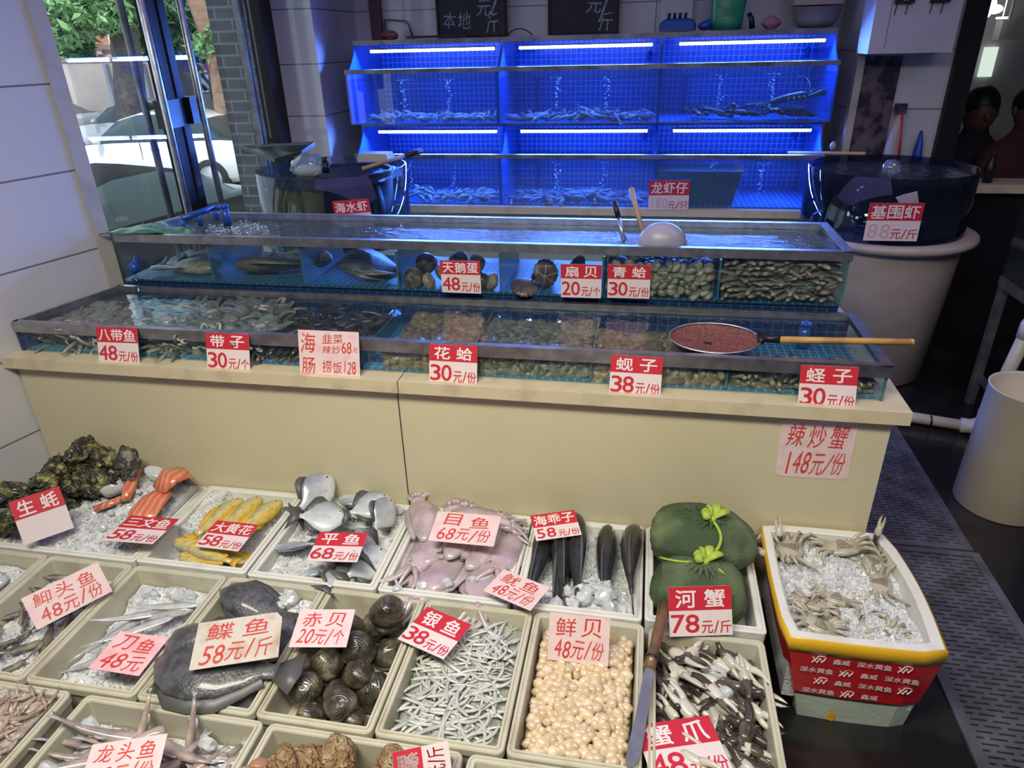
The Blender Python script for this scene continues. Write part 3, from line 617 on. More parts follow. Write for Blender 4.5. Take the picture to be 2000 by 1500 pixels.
def shellmat(name, c1, c2, c3, rough=.35, scale=16, rnd=.25, coat=.5):
    m, n, l, b = nm(name); co = coords(n, l, 'Object'); w = n.new('ShaderNodeTexWave'); w.wave_type = 'RINGS'; w.rings_direction = 'Z'
    mp = n.new('ShaderNodeMapping'); mp.inputs['Location'].default_value = (-.02, 0, 0); l.new(co, mp.inputs[0])
    w.inputs['Scale'].default_value = scale*4; w.inputs['Distortion'].default_value = 3; w.inputs['Detail'].default_value = 2; l.new(mp.outputs[0], w.inputs[0])
    t = n.new('ShaderNodeTexNoise'); t.inputs['Scale'].default_value = 40; t.inputs['Detail'].default_value = 4; l.new(co, t.inputs[0])
    a = ramp(n, l, t.outputs[0], [(.35, c1), (.55, c2), (.75, c3)]); mx = n.new('ShaderNodeMixRGB'); mx.blend_type = 'MULTIPLY'; mx.inputs[0].default_value = .55
    l.new(a, mx.inputs[1]); l.new(ramp(n, l, w.outputs['Fac'], [(0, (.35, .35, .35)), (.7, (1.1, 1.1, 1.1))]), mx.inputs[2])
    oi = n.new('ShaderNodeObjectInfo'); h = n.new('ShaderNodeHueSaturation'); mr = n.new('ShaderNodeMapRange'); mr.inputs[3].default_value = 1-rnd; mr.inputs[4].default_value = 1+rnd
    l.new(oi.outputs['Random'], mr.inputs[0]); l.new(mr.outputs[0], h.inputs['Value']); l.new(mx.outputs[0], h.inputs['Color']); l.new(h.outputs[0], b.inputs['Base Color'])
    b.inputs['Roughness'].default_value = rough; b.inputs['Coat Weight'].default_value = coat
    bp = n.new('ShaderNodeBump'); bp.inputs['Strength'].default_value = .35; bp.inputs['Distance'].default_value = .002; l.new(w.outputs['Fac'], bp.inputs['Height']); l.new(bp.outputs[0], b.inputs['Normal'])
    M[name] = m
shellmat('arkm', (.030, .025, .018), (.10, .085, .058), (.27, .23, .15), .32, 14)
shellmat('clamg', (.14, .13, .10), (.28, .26, .20), (.42, .39, .30), .4, 22, .35)
shellmat('clamb', (.22, .15, .09), (.34, .24, .15), (.46, .35, .22), .4, 22, .35)
shellmat('razorm', (.16, .14, .09), (.28, .25, .17), (.42, .38, .27), .35, 18, .35)
shellmat('oysterm', (.030, .027, .016), (.15, .14, .045), (.50, .48, .26), .28, 26, .3)
shellmat('oysterg', (.03, .03, .028), (.09, .09, .085), (.22, .21, .19), .45, 26, .3)
P_ark = [shell(.036, .041, .031, 'arkm', .09, seed=s) for s in (0, 3)]
P_clg = [shell(.017, .020, .011, 'clamg', .02, seed=s, seg=16, rg=8) for s in (0, 4)]
P_clb = [shell(.019, .023, .012, 'clamb', .02, seed=s, seg=16, rg=8) for s in (1, 5)]
P_raz = []
for s_ in (0, 1, 2):
    mb = MB(); R_ = [[(.05*(t-.5)*1.3, .0085*w*cos(a)+.006*s_*(t-.5)**2*2, .006*w*sin(a)) for a in [2*pi*k/10 for k in range(10)]] for t, w in ((0, .3), (.05, .8), (.2, 1), (.5, 1.03), (.8, 1), (.95, .8), (1, .35))]
    mb.loft(R_); P_raz.append(mb.mesh('razor', 'razorm'))
def oyster(seed, mat):
    def fn(q): return Vector((q.x*(1+.25*q.y), q.y+.12*sin(q.x*3+seed), q.z+.12*q.x*q.x))
    mb = bumpball(.034, .054, .028, .30, 2.9, 30, 18, fn, seed=seed); return mb.mesh('oyster', mat)
m = pm('oysterm', (.028, .026, .016), .32, noise=(38, (.36, .34, .12), .46, .66), bump=(55, 1.0, .03), coat=.5, rnd=.3); M['oysterm'] = m
M['oysterg'] = pm('oysterg', (.05, .05, .046), .4, noise=(30, (.34, .32, .26), .5, .72), bump=(55, 1.0, .03), coat=.3, rnd=.3)
P_oys = [oyster(1, 'oysterm'), oyster(2, 'oysterm'), oyster(5, 'oysterm'), oyster(9, 'oysterg')]
M['scallopm'] = pm('scallop_meat', (.66, .50, .31), .25, noise=(30, (.74, .62, .44), .4, .7), coat=.6, sss=.1, rnd=.14)
P_sca = [bumpball(.0150, .0125, .0115, .22, 1.6, 12, 8, seed=s).mesh('scallop', 'scallopm') for s in (1, 4, 8)]
M['baitm'] = pm('whitebait_skin', (.50, .52, .48), .22, noise=(40, (.60, .61, .56), .4, .7), coat=.7, rnd=.15)
P_bai = []
for s_ in range(4):
    rr = random.Random(s_+40); a = rr.uniform(-.03, .03); mb = MB()
    mb.tube(bez((-.042, 0, 0), (rr.uniform(-.02, .02), a*1.5, .004), (.040, rr.uniform(-.02, .02), 0), 9), [.0020, .0038, .0046, .0050, .0050, .0047, .0042, .0034, .0022, .0038], 7, 0, None, True, .8)
    for s in (-1, 1): mb.ball((-.038, s*.0022, .001), .0013, 5, 4, 1)
    P_bai.append(mb.mesh('whitebait', ['baitm', 'pupil']))
M['clawd'] = pm('claw_dark', (.050, .040, .030), .3, noise=(40, (.17, .14, .11), .45, .75), coat=.5)
M['claww'] = pm('claw_white', (.62, .59, .50), .3, noise=(30, (.48, .42, .33), .5, .8), coat=.5, rnd=.12)
P_cla = []
for s_ in range(4):
    rr = random.Random(s_+9); mb = MB()
    mb.tube(bez((-.035, -.012, 0), (-.02, 0, .005), (0, 0, 0), 4), [.006, .007, .008, .009, .011], 8, 1, None, True, .8)
    mb.tube(bez((-.004, 0, 0), (.012, .001, .002), (.028, .003, 0), 4), [.011, .013, .0125, .011, .010], 9, 0 if s_ != 2 else 1, None, True, .7)
    o_ = rr.uniform(.002, .008)
    mb.tube(bez((.024, .007, 0), (.044, .013+o_, 0), (.066, .003+o_, 0), 6), [.0062, .0060, .0052, .0045, .0036, .0026, .0008], 7, 0, None, True, .8)
    mb.tube(bez((.024, -.002, 0), (.044, -.006, 0), (.064, .000, 0), 6), [.0066, .0063, .0055, .0046, .0037, .0026, .0008], 7, 0 if s_ % 2 else 1, None, True, .8)
    mb.tube([(.058, .004+o_, 0), (.071, .0005+o_, 0)], [.0028, .0003], 6, 1)
    P_cla.append(mb.mesh('claw', ['claww', 'clawd']))
M['crabm'] = pm('pale_crab_belly', (.50, .46, .36), .35, noise=(34, (.33, .28, .20), .45, .7), coat=.4, bump=(80, .2))
M['crabg'] = pm('crab_brown', (.26, .21, .16), .35, noise=(50, (.40, .36, .28), .5, .7), coat=.4)
def crab(seed, mats=('crabm', 'crabg', 'clawd')):
    rr = random.Random(seed); mb = MB()
    mb.ball((0, 0, 0), (.052, .036, .016), 20, 8, 0, None, lambda p: Vector((p.x*(1+.10*(1-abs(p.y))), p.y, p.z*(1 if p.z < 0 else .9))))
    for k in range(5): mb.ball((0, -.018+.008*k, .0135), (.020-.0028*k, .0050, .0045), 10, 6, 1)
    for s in (-1, 1):
        mb.tube([(s*.048, 0, 0), (s*.064, -.003, 0)], [.006, .001], 6, 0)
        for k in range(4):
            y = .022-.014*k; ln = .052-.006*k; up = rr.uniform(.004, .018); dy = (.5-k*.42)*.04
            mb.tube([(s*.030, y, .002), (s*(.046+.006), y+dy*.3, .006+up*.6), (s*(.046+ln*.6), y+dy*.9, .004+up), (s*(.040+ln), y+dy*1.5-.01, -.004)], [.0068, .0062, .0045, .0012], 7, 0)
        mb.tube([(s*.026, .026, .004), (s*.046, .042, .010), (s*.050, .060, .010)], [.007, .0085, .008], 8, 0)
        mb.tube(bez((s*.050, .056, .010), (s*.040, .078, .012), (s*.016, .084, .010), 5), [.009, .010, .0095, .007, .004, .0008], 8, 0)
        mb.tube(bez((s*.040, .070, .010), (s*.034, .096, .012), (s*.012, .092, .010), 5), [.005, .0048, .004, .003, .002, .0005], 7, 2)
    return mb.mesh('crab', mats)
P_crb = [crab(1), crab(2), crab(3)]
M['whelkm'] = pm('whelk_shell', (.30, .18, .08), .6, noise=(45, (.52, .40, .24), .42, .66), bump=(90, 1.0, .02))
M['whelkp'] = pm('whelk_flesh', (.40, .18, .12), .3, coat=.4)
def whelk(seed):
    rr = random.Random(seed); mb = MB(); R_ = []; n = 44
    for i in range(n+1):   # spiral: body whorl narrows to the spire
        t = i/n; a = t*2*pi*2.6; r = .022*(1-t)**1.15+.001; tr = .021*(1-t)**.9+.0015; c = Vector((r*cos(a), r*sin(a), .050*t-.012))
        kn = 1+.34*max(0, cos(a*4.5))**3+.10*nz(a, t*9, seed, 1.5)
        R_.append([c+Vector((cos(a)*cos(b)*kn, sin(a)*cos(b)*kn, sin(b)*1.1))*tr for b in [2*pi*k/12 for k in range(12)]])
    mb.loft(R_)
    mb.tube(bez((.020, -.004, -.010), (.030, -.02, -.03), (.016, -.030, -.048), 5), [.018, .015, .012, .009, .006, .003], 10, 0, None, True, .7)
    mb.ball((.026, -.018, -.016), (.010, .014, .018), 10, 6, 1)
    return mb.mesh('whelk', ['whelkm', 'whelkp'])
P_whe = [whelk(1), whelk(2)]
M['shrimpm'] = pm('shrimp_shell', (.38, .27, .19), .3, noise=(40, (.54, .42, .33), .4, .7), coat=.4, rnd=.25)
M['prawnw'] = pm('pale_prawn', (.50, .46, .44), .35, noise=(30, (.34, .29, .28), .45, .7), rnd=.2)
M['prawnd'] = pm('grey_prawn', (.24, .20, .26), .35, noise=(30, (.36, .31, .38), .45, .7), rnd=.2)
M['lobm'] = pm('dark_lobster', (.055, .035, .045), .35, noise=(40, (.12, .08, .09), .45, .7), coat=.4)
def prawn(L, mat, curl=.7):
    mb = MB(); N = 10; pts = []; rad = []
    for i in range(N+1):
        t = i/N; a = curl*(t-.35)*2.2; pts.append((L*(t-.5)*(1-.18*abs(a)), 0, -abs(a)**2*L*.12)); rad.append(L*(.055+.055*sin(pi*min(1, t*1.15+.12)))*(1 if i % 2 else .93))
    rad[0] *= .5; rad[-1] *= .35; mb.tube(pts, rad, 9)
    mb.tube([(-L*.42, 0, pts[0][2]+L*.03), (-L*.66, 0, pts[0][2]+L*.10)], [L*.025, .0003], 5)
    for s in (-1, 1):
        mb.tube(bez((-L*.44, s*.004, 0), (-L*.7, s*L*.25, L*.1), (-L*.4, s*L*.5, 0), 6), L*.010, 4)
        e = pts[-1]; mb.add([(e[0]-.002, 0, e[2]), (e[0]+L*.12, s*L*.10, e[2]-.002), (e[0]+L*.15, s*L*.02, e[2]-.002)], [(0, 1, 2)])
        for k in range(4): mb.tube([(-L*.25+k*L*.09, s*L*.05, pts[3][2]), (-L*.25+k*L*.09, s*L*.15, pts[3][2]-L*.10)], [L*.015, L*.004], 4)
    return mb.mesh('prawn', mat)
P_shr = prawn(.036, 'shrimpm'); P_prw = prawn(.12, 'prawnw'); P_prd = prawn(.14, 'prawnd', .4)
def lobster():
    mb = MB(); L = .20; pts = [(L*(t-.5), 0, .01*sin(pi*t)) for t in np.linspace(0, 1, 13)]
    mb.tube(pts, [.008, .020, .028, .030, .029, .024, .025, .022, .023, .020, .020, .017, .010], 12, 0, None, True, .85)
    for s in (-1, 1):
        mb.tube(bez((-.075, s*.02, 0), (-.12, s*.06, .02), (-.16, s*.05, .01), 5), [.008, .009, .010, .016, .018, .006], 8)
        mb.tube(bez((-.09, s*.01, .01), (-.14, s*.10, .10), (-.05, s*.14, .09), 8), .0022, 5)
        for k in range(4): mb.tube(bez((-.05+.022*k, s*.022, 0), (-.05+.024*k, s*.06, .03), (-.06+.03*k, s*.08, -.015), 5), [.006, .005, .0045, .004, .003, .001], 6)
        mb.add([(.095, 0, .002), (.13, s*.035, 0), (.145, s*.008, 0)], [(0, 1, 2)]); mb.add([(.095, 0, 0), (.145, s*.008, -.002), (.13, s*.035, -.002)], [(0, 1, 2)])
    return mb.mesh('lobster', 'lobm')
P_lob = lobster()
M['octm'] = pm('pale_octopus', (.34, .33, .27), .25, noise=(26, (.20, .19, .15), .4, .7), coat=.5, rnd=.2)
def octopus(seed):
    rr = random.Random(seed); mb = MB(); mb.ball((0, 0, .012), (.024, .030, .018), 14, 8, 0, None, lambda p: Vector((p.x*(1-.2*p.y), p.y, p.z)))
    for k in range(8):
        a = -2.4+4.8*k/7-pi/2; q = a+rr.uniform(-1.2, 1.2); d = Vector((cos(a), sin(a), 0)); e = Vector((cos(q), sin(q), 0))
        p = bez(d*.016, d*.05+Vector((0, 0, .01)), d*.045+e*.03, 6)+bez(d*.045+e*.03, d*.03+e*.055, d*.02+e*.03, 5)[1:]
        mb.tube(p, list(np.linspace(.0075, .0012, len(p))), 7)
    return mb.mesh('octopus', 'octm')
P_oct = [octopus(1), octopus(2), octopus(3)]
M['wormm'] = pm('dark_spoon_worm', (.045, .035, .035), .3, noise=(30, (.10, .08, .075), .45, .7), coat=.6, rnd=.2)
mb = MB(); mb.tube(bez((-.045, 0, 0), (0, .022, .004), (.045, -.004, 0), 9), [.004, .008, .009, .0085, .009, .0095, .009, .008, .006, .002], 8); P_wor = mb.mesh('worm', 'wormm')
M['stickm'] = pm('grey_brown_shellfish', (.17, .145, .12), .45, noise=(30, (.30, .26, .21), .45, .7), rnd=.3)
mb = MB(); mb.tube(bez((-.032, 0, 0), (0, .006, .003), (.032, 0, 0), 6), [.005, .0078, .0082, .008, .0082, .0075, .004], 8, 0, None, True, .75); P_stk = mb.mesh('stick', 'stickm')
# ------------------------------------------------------------------ row at the counter: ice, oysters, salmon
def hT0(x, y): return .205+.065*max(0, (y-1.30)/.30)*(.6+.4*cos((x+1.45)*9))+.02*nz(x, y, 1, 9)
ice_bed('T0', hT0, 1500, 'crushed ice mounded around the salmon in the left foam tray', sz=(.004, .012), amp=.010, fs=30)
rr = random.Random(5)
oy = []
for k in range(46):
    lay = k % 3; x = rr.uniform(-1.80, -1.60)+(.12*rr.random() if lay == 0 else 0); y = rr.uniform(1.30, 1.58)
    t = max(0, min(1, (x+1.80)/.30)); lim = .25+.105*(1-t)*min(1, (y-1.24)/.15)
    z = rr.uniform(.225, lim)
    if x < wx(y)+.045: x = wx(y)+.05
    if y < 1.46 and x > -1.70: continue
    if all((x-a)**2+(y-b)**2+(z-c)**2 > .040**2 for a, b, c in oy): oy.append((x, y, z))
oy += [(-1.505, 1.545, .335), (-1.56, 1.50, .30), (-1.60, 1.56, .34), (-1.66, 1.55, .37), (-1.60, 1.49, .285), (-1.64, 1.50, .31), (-1.68, 1.49, .325), (-1.70, 1.45, .33)]
for i, p in enumerate(oy):
    right = i == len(oy)-8
    put(P_oys[i % 4], 'oyster', p, (rr.uniform(-60, 60), rr.uniform(-60, 60), rr.uniform(0, 360)) if not right else (70, 10, 15), rr.uniform(.8, 1.1),
        'upright oyster leaning on the counter at the right end of the oyster pile' if right else 'rough dark olive oyster in the pile by the left wall', 'oyster', None if right else 'oysters piled by the left wall')
m, n, l, b = nm('salmon_flesh'); w = n.new('ShaderNodeTexWave'); w.inputs['Scale'].default_value = 16; w.inputs['Distortion'].default_value = 3.5; w.inputs['Detail'].default_value = 1; w.bands_direction = 'X'
l.new(coords(n, l, 'Object'), w.inputs[0]); l.new(ramp(n, l, w.outputs['Fac'], [(.0, (.74, .36, .24)), (.12, (.70, .22, .11)), (1, (.62, .15, .07))]), b.inputs['Base Color']); b.inputs['Roughness'].default_value = .25; b.inputs['Coat Weight'].default_value = .6
M['salmon'] = m; M['skin'] = pm('salmon_skin', (.10, .11, .10), .25, coat=.5)
def fillet(pts, w, th, seed=0):
    mb = MB(); pts = [Vector(p) for p in pts]; N = len(pts); top = []; R_ = []
    for i, p in enumerate(pts):
        d = (pts[min(N-1, i+1)]-pts[max(0, i-1)]).normalized(); s = d.cross(Vector((0, 0, 1))).normalized(); up = s.cross(d); k = min(1, .55+i*.25, .6+(N-1-i)*.3)
        R_.append([p+s*(w*k*cos(a))+up*(th*(.9 if sin(a) > 0 else .3)*sin(a)) for a in [2*pi*j/18 for j in range(18)]])
    mb.loft(R_); 
    for j, fc in enumerate(mb.f):
        if len(fc) == 4 and (j % 18) >= 9: mb.m[j] = 1
    return mb.mesh('fillet', ['salmon', 'skin'])
for pts, w, th, lab in (([(-1.33, 1.57, .27), (-1.335, 1.55, .318), (-1.35, 1.52, .325), (-1.37, 1.49, .295)], .055, .022, 'striped salmon belly piece bent over the tray corner'),
                        ([(-1.355, 1.50, .285), (-1.37, 1.46, .280), (-1.38, 1.42, .265), (-1.385, 1.36, .235)], .055, .02, 'orange salmon fillet below the bent piece, above its price card'),
                        ([(-1.50, 1.575, .30), (-1.50, 1.54, .290), (-1.485, 1.50, .278), (-1.47, 1.46, .27)], .022, .016, 'thin salmon strip on the ice next to the smooth ice lump'),
                        ([(-1.555, 1.43, .248), (-1.52, 1.45, .256), (-1.49, 1.47, .264)], .020, .014, 'small salmon trimming below the smooth ice lump')):
    put(fillet(pts, w, th), 'salmon_fillet', (0, 0, 0), label=lab, cat='salmon')
P_ice = [bumpball(.045, .038, .034, .18, 1.2, 18, 12, seed=s).mesh('ice', 'iceb') for s in (1, 2, 3)]
P_ick = [bumpball(.016, .013, .010, .35, 1.3, 9, 6, seed=s).mesh('ice', 'iceb', False) for s in (1, 2, 3, 4)]
put(P_ice[0], 'ice_lump', (-1.545, 1.50, .285), (10, 0, 20), .85, 'big smooth round ice lump beside the oysters', 'ice')
put(P_ice[1], 'ice_lump', (-1.585, 1.56, .30), (40, 0, 60), (.8, .6, .8), 'pointed ice lump behind the smooth round one', 'ice')
put(P_ice[2], 'ice_lump', (-1.43, 1.565, .295), (0, 30, 0), (.9, .7, .6), 'flat ice lump between the salmon pieces by the counter', 'ice')
for i in range(16):
    x, y = rr.uniform(-1.53, -1.34), rr.uniform(1.29, 1.58); put(P_ick[i % 4], 'ice_chunk', (x, y, hT0(x, y)+.012), (rr.uniform(0, 90), rr.uniform(0, 90), 0), rr.uniform(.5, 1), 'small ice chunk on the bed around the salmon', 'ice', 'ice chunks around the salmon')
# yellow croakers
hT1 = lambda x, y: .172+.03*max(0, (y-1.35)/.25)+.012*nz(x, y, 2, 11)+(.03 if x < -1.22 and y > 1.42 else 0)
ice_bed('T1', hT1, 500, 'cloudy ice under the yellow croakers', amp=.005)
for k, (x, y, a) in enumerate([(-1.175, 1.475, 78), (-1.115, 1.485, 80), (-1.05, 1.475, 74)]):
    put(P_cro, 'yellow_croaker', (x, y, .232+.004*k), (60, 0, a+180), .92, ('yellow croaker left of three at the back of the white foam tray', 'yellow croaker in the middle of the three at the back of the white tray', 'yellow croaker nearest the pomfret tray, back of the white tray')[k], 'fish', 'yellow croakers at the back')
for k, (x, y, z, a) in enumerate([(-1.175, 1.350, .222, -8), (-1.12, 1.325, .226, -14), (-1.145, 1.302, .205, -20), (-1.06, 1.345, .200, -6)]):
    put(P_cro, 'yellow_croaker', (x, y, z), (115, 0, a), .80, 'golden croaker lying sideways at the front of the white foam tray', 'fish', 'golden croakers at the front of the white tray')
# pomfret
hT2 = lambda x, y: .180+.035*max(0, (y-1.30)/.32)+.012*nz(x, y, 3, 10)
ice_bed('T2', hT2, 900, 'crushed ice under the silver pomfret', amp=.007)
pom = [(-.905, 1.565, .285, 60, 15, 250, 1.1, 'large pomfret standing on edge at the back left of its tray'), (-.855, 1.49, .258, 25, -10, 200, 1.05, 'pomfret under the standing one, tail to the left'), (-.735, 1.555, .262, 20, 5, 215, 1.0, 'pomfret at the back of its tray with a white belly'),
       (-.68, 1.515, .268, 70, 10, 265, .95, 'pomfret on edge by the back right corner of its tray'), (-.90, 1.395, .222, 35, 0, 20, .9, 'small pomfret at the left rim of the tray, tail on the rim'), (-.70, 1.42, .238, 60, -10, 290, 1.0, 'pomfret right of the pomfret price card'),
       (-.805, 1.325, .208, 30, 10, 60, .9, 'pomfret below the price card in its tray'), (-.735, 1.305, .212, 20, -15, 265, .85, 'pomfret with a white belly at the front of its tray'), (-.675, 1.36, .222, 50, 0, 240, 1.05, 'pomfret at the front right of its tray, dark back up'),
       (-.79, 1.415, .215, 20, 0, 150, 1.0, 'pomfret partly under the price card'), (-.80, 1.59, .25, 15, 0, 0, .85, 'small grey pomfret against the back rim')]
for x, y, z, rx, ry, rz_, s, lab in pom: put(P_pom, 'pomfret', (x, y, z), (90-rx*.9, ry, rz_), s, lab, 'fish', 'pomfret on ice')
for i in range(10): x, y = rr.uniform(-.94, -.66), rr.uniform(1.29, 1.59); put(P_ick[i % 4], 'ice_chunk', (x, y, hT2(x, y)+.014), (rr.uniform(0, 90), rr.uniform(0, 90), 0), rr.uniform(.6, 1.2), 'ice chunk between the silver pomfret', 'ice', 'ice chunks between the pomfret')
# cuttlefish
hT3 = lambda x, y: .165+.012*nz(x, y, 4, 10)
ice_bed('T3', hT3, 300, 'grey ice under the purplish cuttlefish')
sq = [(-.545, 1.37, .205, 185, 1.0), (-.455, 1.355, .212, 178, 1.06), (-.37, 1.36, .208, 168, 1.0), (-.315, 1.38, .205, 150, .85), (-.53, 1.49, .238, 8, 1.02), (-.44, 1.50, .246, -6, 1.0), (-.355, 1.475, .232, -22, .95), (-.49, 1.43, .225, 170, .95), (-.32, 1.45, .232, 140, .85), (-.56, 1.535, .262, 12, .85), (-.40, 1.545, .268, -75, .8)]
for i, (x, y, z, a, s) in enumerate(sq): put(P_sq[i % 3], 'cuttlefish', (x, y, z), (rr.uniform(-4, 6), rr.uniform(-12, 12), 180+(a-180)*.45 if 90 < a < 270 else a), (s*1.12, s*1.02, s*1.25), 'purplish white cuttlefish heaped in the foam tray left of the dark fish', 'cuttlefish', 'cuttlefish heap')
for i in range(5): put(P_ick[i], 'ice_chunk', (-.56+.06*i, 1.275+.02*i, .225), (30*i, 20, 0), 1, 'ice chunk at the front of the cuttlefish tray', 'ice', 'ice chunks by the cuttlefish') if i < 4 else None
# dark fish
hT4 = lambda x, y: .165+.05*max(0, 1-abs(y-1.335)/.09)*max(0, 1-abs(x+.06)/.16)+.012*nz(x, y, 5, 10)+(.03 if -.13 < x < -.03 and y > 1.38 else 0)
ice_bed('T4', hT4, 900, 'lumpy ice in front of the long dark fish', amp=.010, fs=26)
dk = [(-.225, 1.46, .205, 90, 0, 94), (-.175, 1.47, .222, 92, 1, 88), (-.125, 1.475, .226, 94, 0, 84), (-.16, 1.44, .200, 88, 0, 90), (.012, 1.47, .240, 90, 1, 96), (-.045, 1.47, .198, 90, 0, 88)]
for k, (x, y, z, a, v, rz_) in enumerate(dk):
    put(P_drk[v], 'dark_fish', (x, y, z), (rr.uniform(-25, 25), 10 if k != 4 else -8, -rz_), 1.12 if k != 4 else 1.22, 'thickest dark fish, snout over the back right corner of its tray' if k == 4 else 'long dark grey fish lying lengthwise in the foam tray', 'fish', None if k == 4 else 'long dark fish')
for i in range(16): x, y = rr.uniform(-.16, .03), rr.uniform(1.285, 1.40); put(P_ick[i % 4], 'ice_chunk', (x, y, hT4(x, y)+.014), (rr.uniform(0, 90), rr.uniform(0, 90), 0), rr.uniform(.9, 1.7), 'ice chunk heaped in front of the long dark fish', 'ice', 'ice chunks before the dark fish')
# green net bags
m = pm('green_net', (.060, .10, .045), .8, noise=(7, (.19, .25, .12), .40, .66), bump=(260, .7)); M['net'] = m
M['tie'] = pm('yellow_green_cord', (.42, .55, .06), .5, noise=(60, (.30, .42, .05), .4, .7))
def bag(c, r, seed, neck, lab):
    root = emp('net_bag', (c[0], c[1], TZ-.07)); tag(root, lab, 'net bag', 'green net bags')
    def fn(p): k = 1+.10*nz(p.x, p.y, p.z+seed, 1.6)+.05*nz(p.x, p.y, p.z, 4); q = Vector((math.copysign(abs(p.x)**.8, p.x), math.copysign(abs(p.y)**.85, p.y), math.copysign(abs(p.z)**.9, p.z)))*k; return q
    mb = MB(); mb.ball((c[0], c[1], c[2]), r, 40, 26, 0, None, fn)
    nk = Vector(neck); 
    for k in range(14):   # pleats that gather at the neck
        a = 2*pi*k/14; e = Vector((c[0]+cos(a)*r[0]*.5, c[1]+sin(a)*r[1]*.5, c[2]+r[2]*.86)); mb.tube(bez(e, (nk+e)/2+Vector((0, 0, .006)), nk, 5), [.001, .005, .006, .006, .005, .004], 6)
    part(mb, 'sack', 'net', root, True)
    mb = MB(); mb.ball(nk+Vector((0, 0, .004)), (.013, .013, .009), 12, 8)
    for t in range(5):
        a = (.2, .9, 2.6, 1.7, 3.6)[t]; ln = (.050, .036, .026, .022, .024)[t]; mb.tube(bez(nk, nk+Vector((ln*.6*cos(a), ln*.6*sin(a), .034)), nk+Vector((ln*cos(a+.3), ln*sin(a+.3), .010+.012*(t % 2))), 6), [.006, .010, .013, .014, .013, .011, .006], 8, 0, None, True, .5)
    part(mb, 'knot', 'tie', root, True)
    return root
b1 = bag((.197, 1.52, .285), (.138, .105, .070), 3, (.215, 1.50, .362), 'upper green net bag tied with yellow green cord, crabs inside')
mb = MB(); mb.tube(bez((.215, 1.50, .362), (.265, 1.43, .35), (.195, 1.395, .315), 12), .0042, 6); part(mb, 'cord', 'tie', b1, True)
b2 = bag((.190, 1.375, .235), (.118, .095, .075), 8, (.195, 1.392, .312), 'lower green net bag behind the river crab card')
mb = MB(); mb.tube(bez((.195, 1.39, .314), (.13, 1.38, .31), (.09, 1.42, .29), 8), .003, 6); mb.tube(bez((.195, 1.39, .314), (.25, 1.38, .31), (.27, 1.33, .27), 8), .003, 6); part(mb, 'cord', 'tie', b2, True)
# ------------------------------------------------------------------ second row
hA = lambda x, y: .185+.012*nz(x, y, 6, 12)
ice_bed('A', hA, 500, 'ice under the silver fish at the left edge')
put(P_sil, 'silver_fish', (-1.70, 1.14, .215), (75, 0, 185), .95, 'silver fish whose head points right in the leftmost tray', 'fish')
for i in range(7): put(P_gob, 'small_fish', (rr.uniform(-1.80, -1.61), rr.uniform(.92, 1.06), .205), (80, 0, rr.uniform(0, 360)), 1.1, 'small grey fish below the silver fish in the leftmost tray', 'fish', 'small fish in the leftmost tray')
hB = lambda x, y: .172+.012*nz(x, y, 7, 12)
ice_bed('B', hB, 700, 'ice under the small goby like fish')
for i, (x, y) in enumerate(darts(TR['B'], 26, .030, rr)): put(P_gob, 'small_goby', (x, y, hB(x, y)+.014+.01*(i % 2)), (rr.uniform(50, 110), rr.uniform(-10, 10), rr.uniform(0, 360)), rr.uniform(.5, .85), 'small brown goby like fish in the tray under the slanted card', 'fish', 'small gobies on ice')
hC = lambda x, y: .160+.02*(y > 1.14)*min(1, (y-1.14)/.04)+.012*nz(x, y, 8, 12)
ice_bed('C', hC, 800, 'crushed ice around the silver ribbonfish', amp=.007)
for i, (x, y, z, a, s, v) in enumerate([(-1.19, 1.09, .205, 30, .62, 0), (-1.145, 1.10, .210, 22, .66, 1), (-1.17, 1.055, .20, 42, .7, 2), (-1.22, 1.03, .196, 60, .62, 0), (-1.13, 1.13, .215, 15, .6, 2), (-1.20, .97, .19, 40, .6, 1), (-1.12, 1.02, .195, 10, .5, 0)]):
    put(P_rib[v], 'ribbonfish', (x, y, z), (35 if i % 2 else 70, 0, a+180), s, 'long silver ribbonfish curled on crushed ice', 'fish', 'silver ribbonfish')
put(P_sil, 'silver_fish', (-1.115, 1.03, .20), (70, 20, 150), .45, 'small silver fish head beside the ribbonfish', 'fish')
for i in range(9): x, y = rr.uniform(-1.24, -1.08), rr.uniform(1.14, 1.21); put(P_ick[i % 4], 'ice_chunk', (x, y, hC(x, y)+.01), (rr.uniform(0, 90), rr.uniform(0, 90), 0), rr.uniform(.8, 1.5), 'ice chunk at the back of the ribbonfish tray', 'ice', 'ice chunks by the ribbonfish')
hD = lambda x, y: .160+.015*nz(x, y, 9, 12)+(.03 if y > 1.17 and x > -.90 else 0)
ice_bed('D', hD, 700, 'ice around the dark flounders', amp=.008)
put(P_flo, 'flounder', (-.882, .965, .243), (8, -9, 14+180+165), 1.02, 'large dark flounder draped over the front rim of its tray', 'fish')
put(P_flo, 'flounder', (-.96, 1.045, .235), (-24, 6, 62), (.62, .75, .9), 'dark flounder with raised fin under the old stained card', 'fish')
put(P_flo, 'flounder', (-.90, 1.165, .222), (14, 4, -14), (.72, .5, .9), 'smaller dark flounder at the back of its tray beside the ice', 'fish')
put(P_flo, 'flounder', (-.80, 1.10, .205), (10, -6, -50), (.55, .5, .9), 'dark flounder next to the pink ark clam card', 'fish')
for i in range(9): x, y = rr.uniform(-.89, -.80), rr.uniform(1.16, 1.22); put(P_ick[i % 4], 'ice_chunk', (x, y, hD(x, y)+.018), (rr.uniform(0, 90), rr.uniform(0, 90), 0), rr.uniform(.9, 1.6), 'ice chunk behind the dark flounders', 'ice', 'ice chunks behind the flounders')
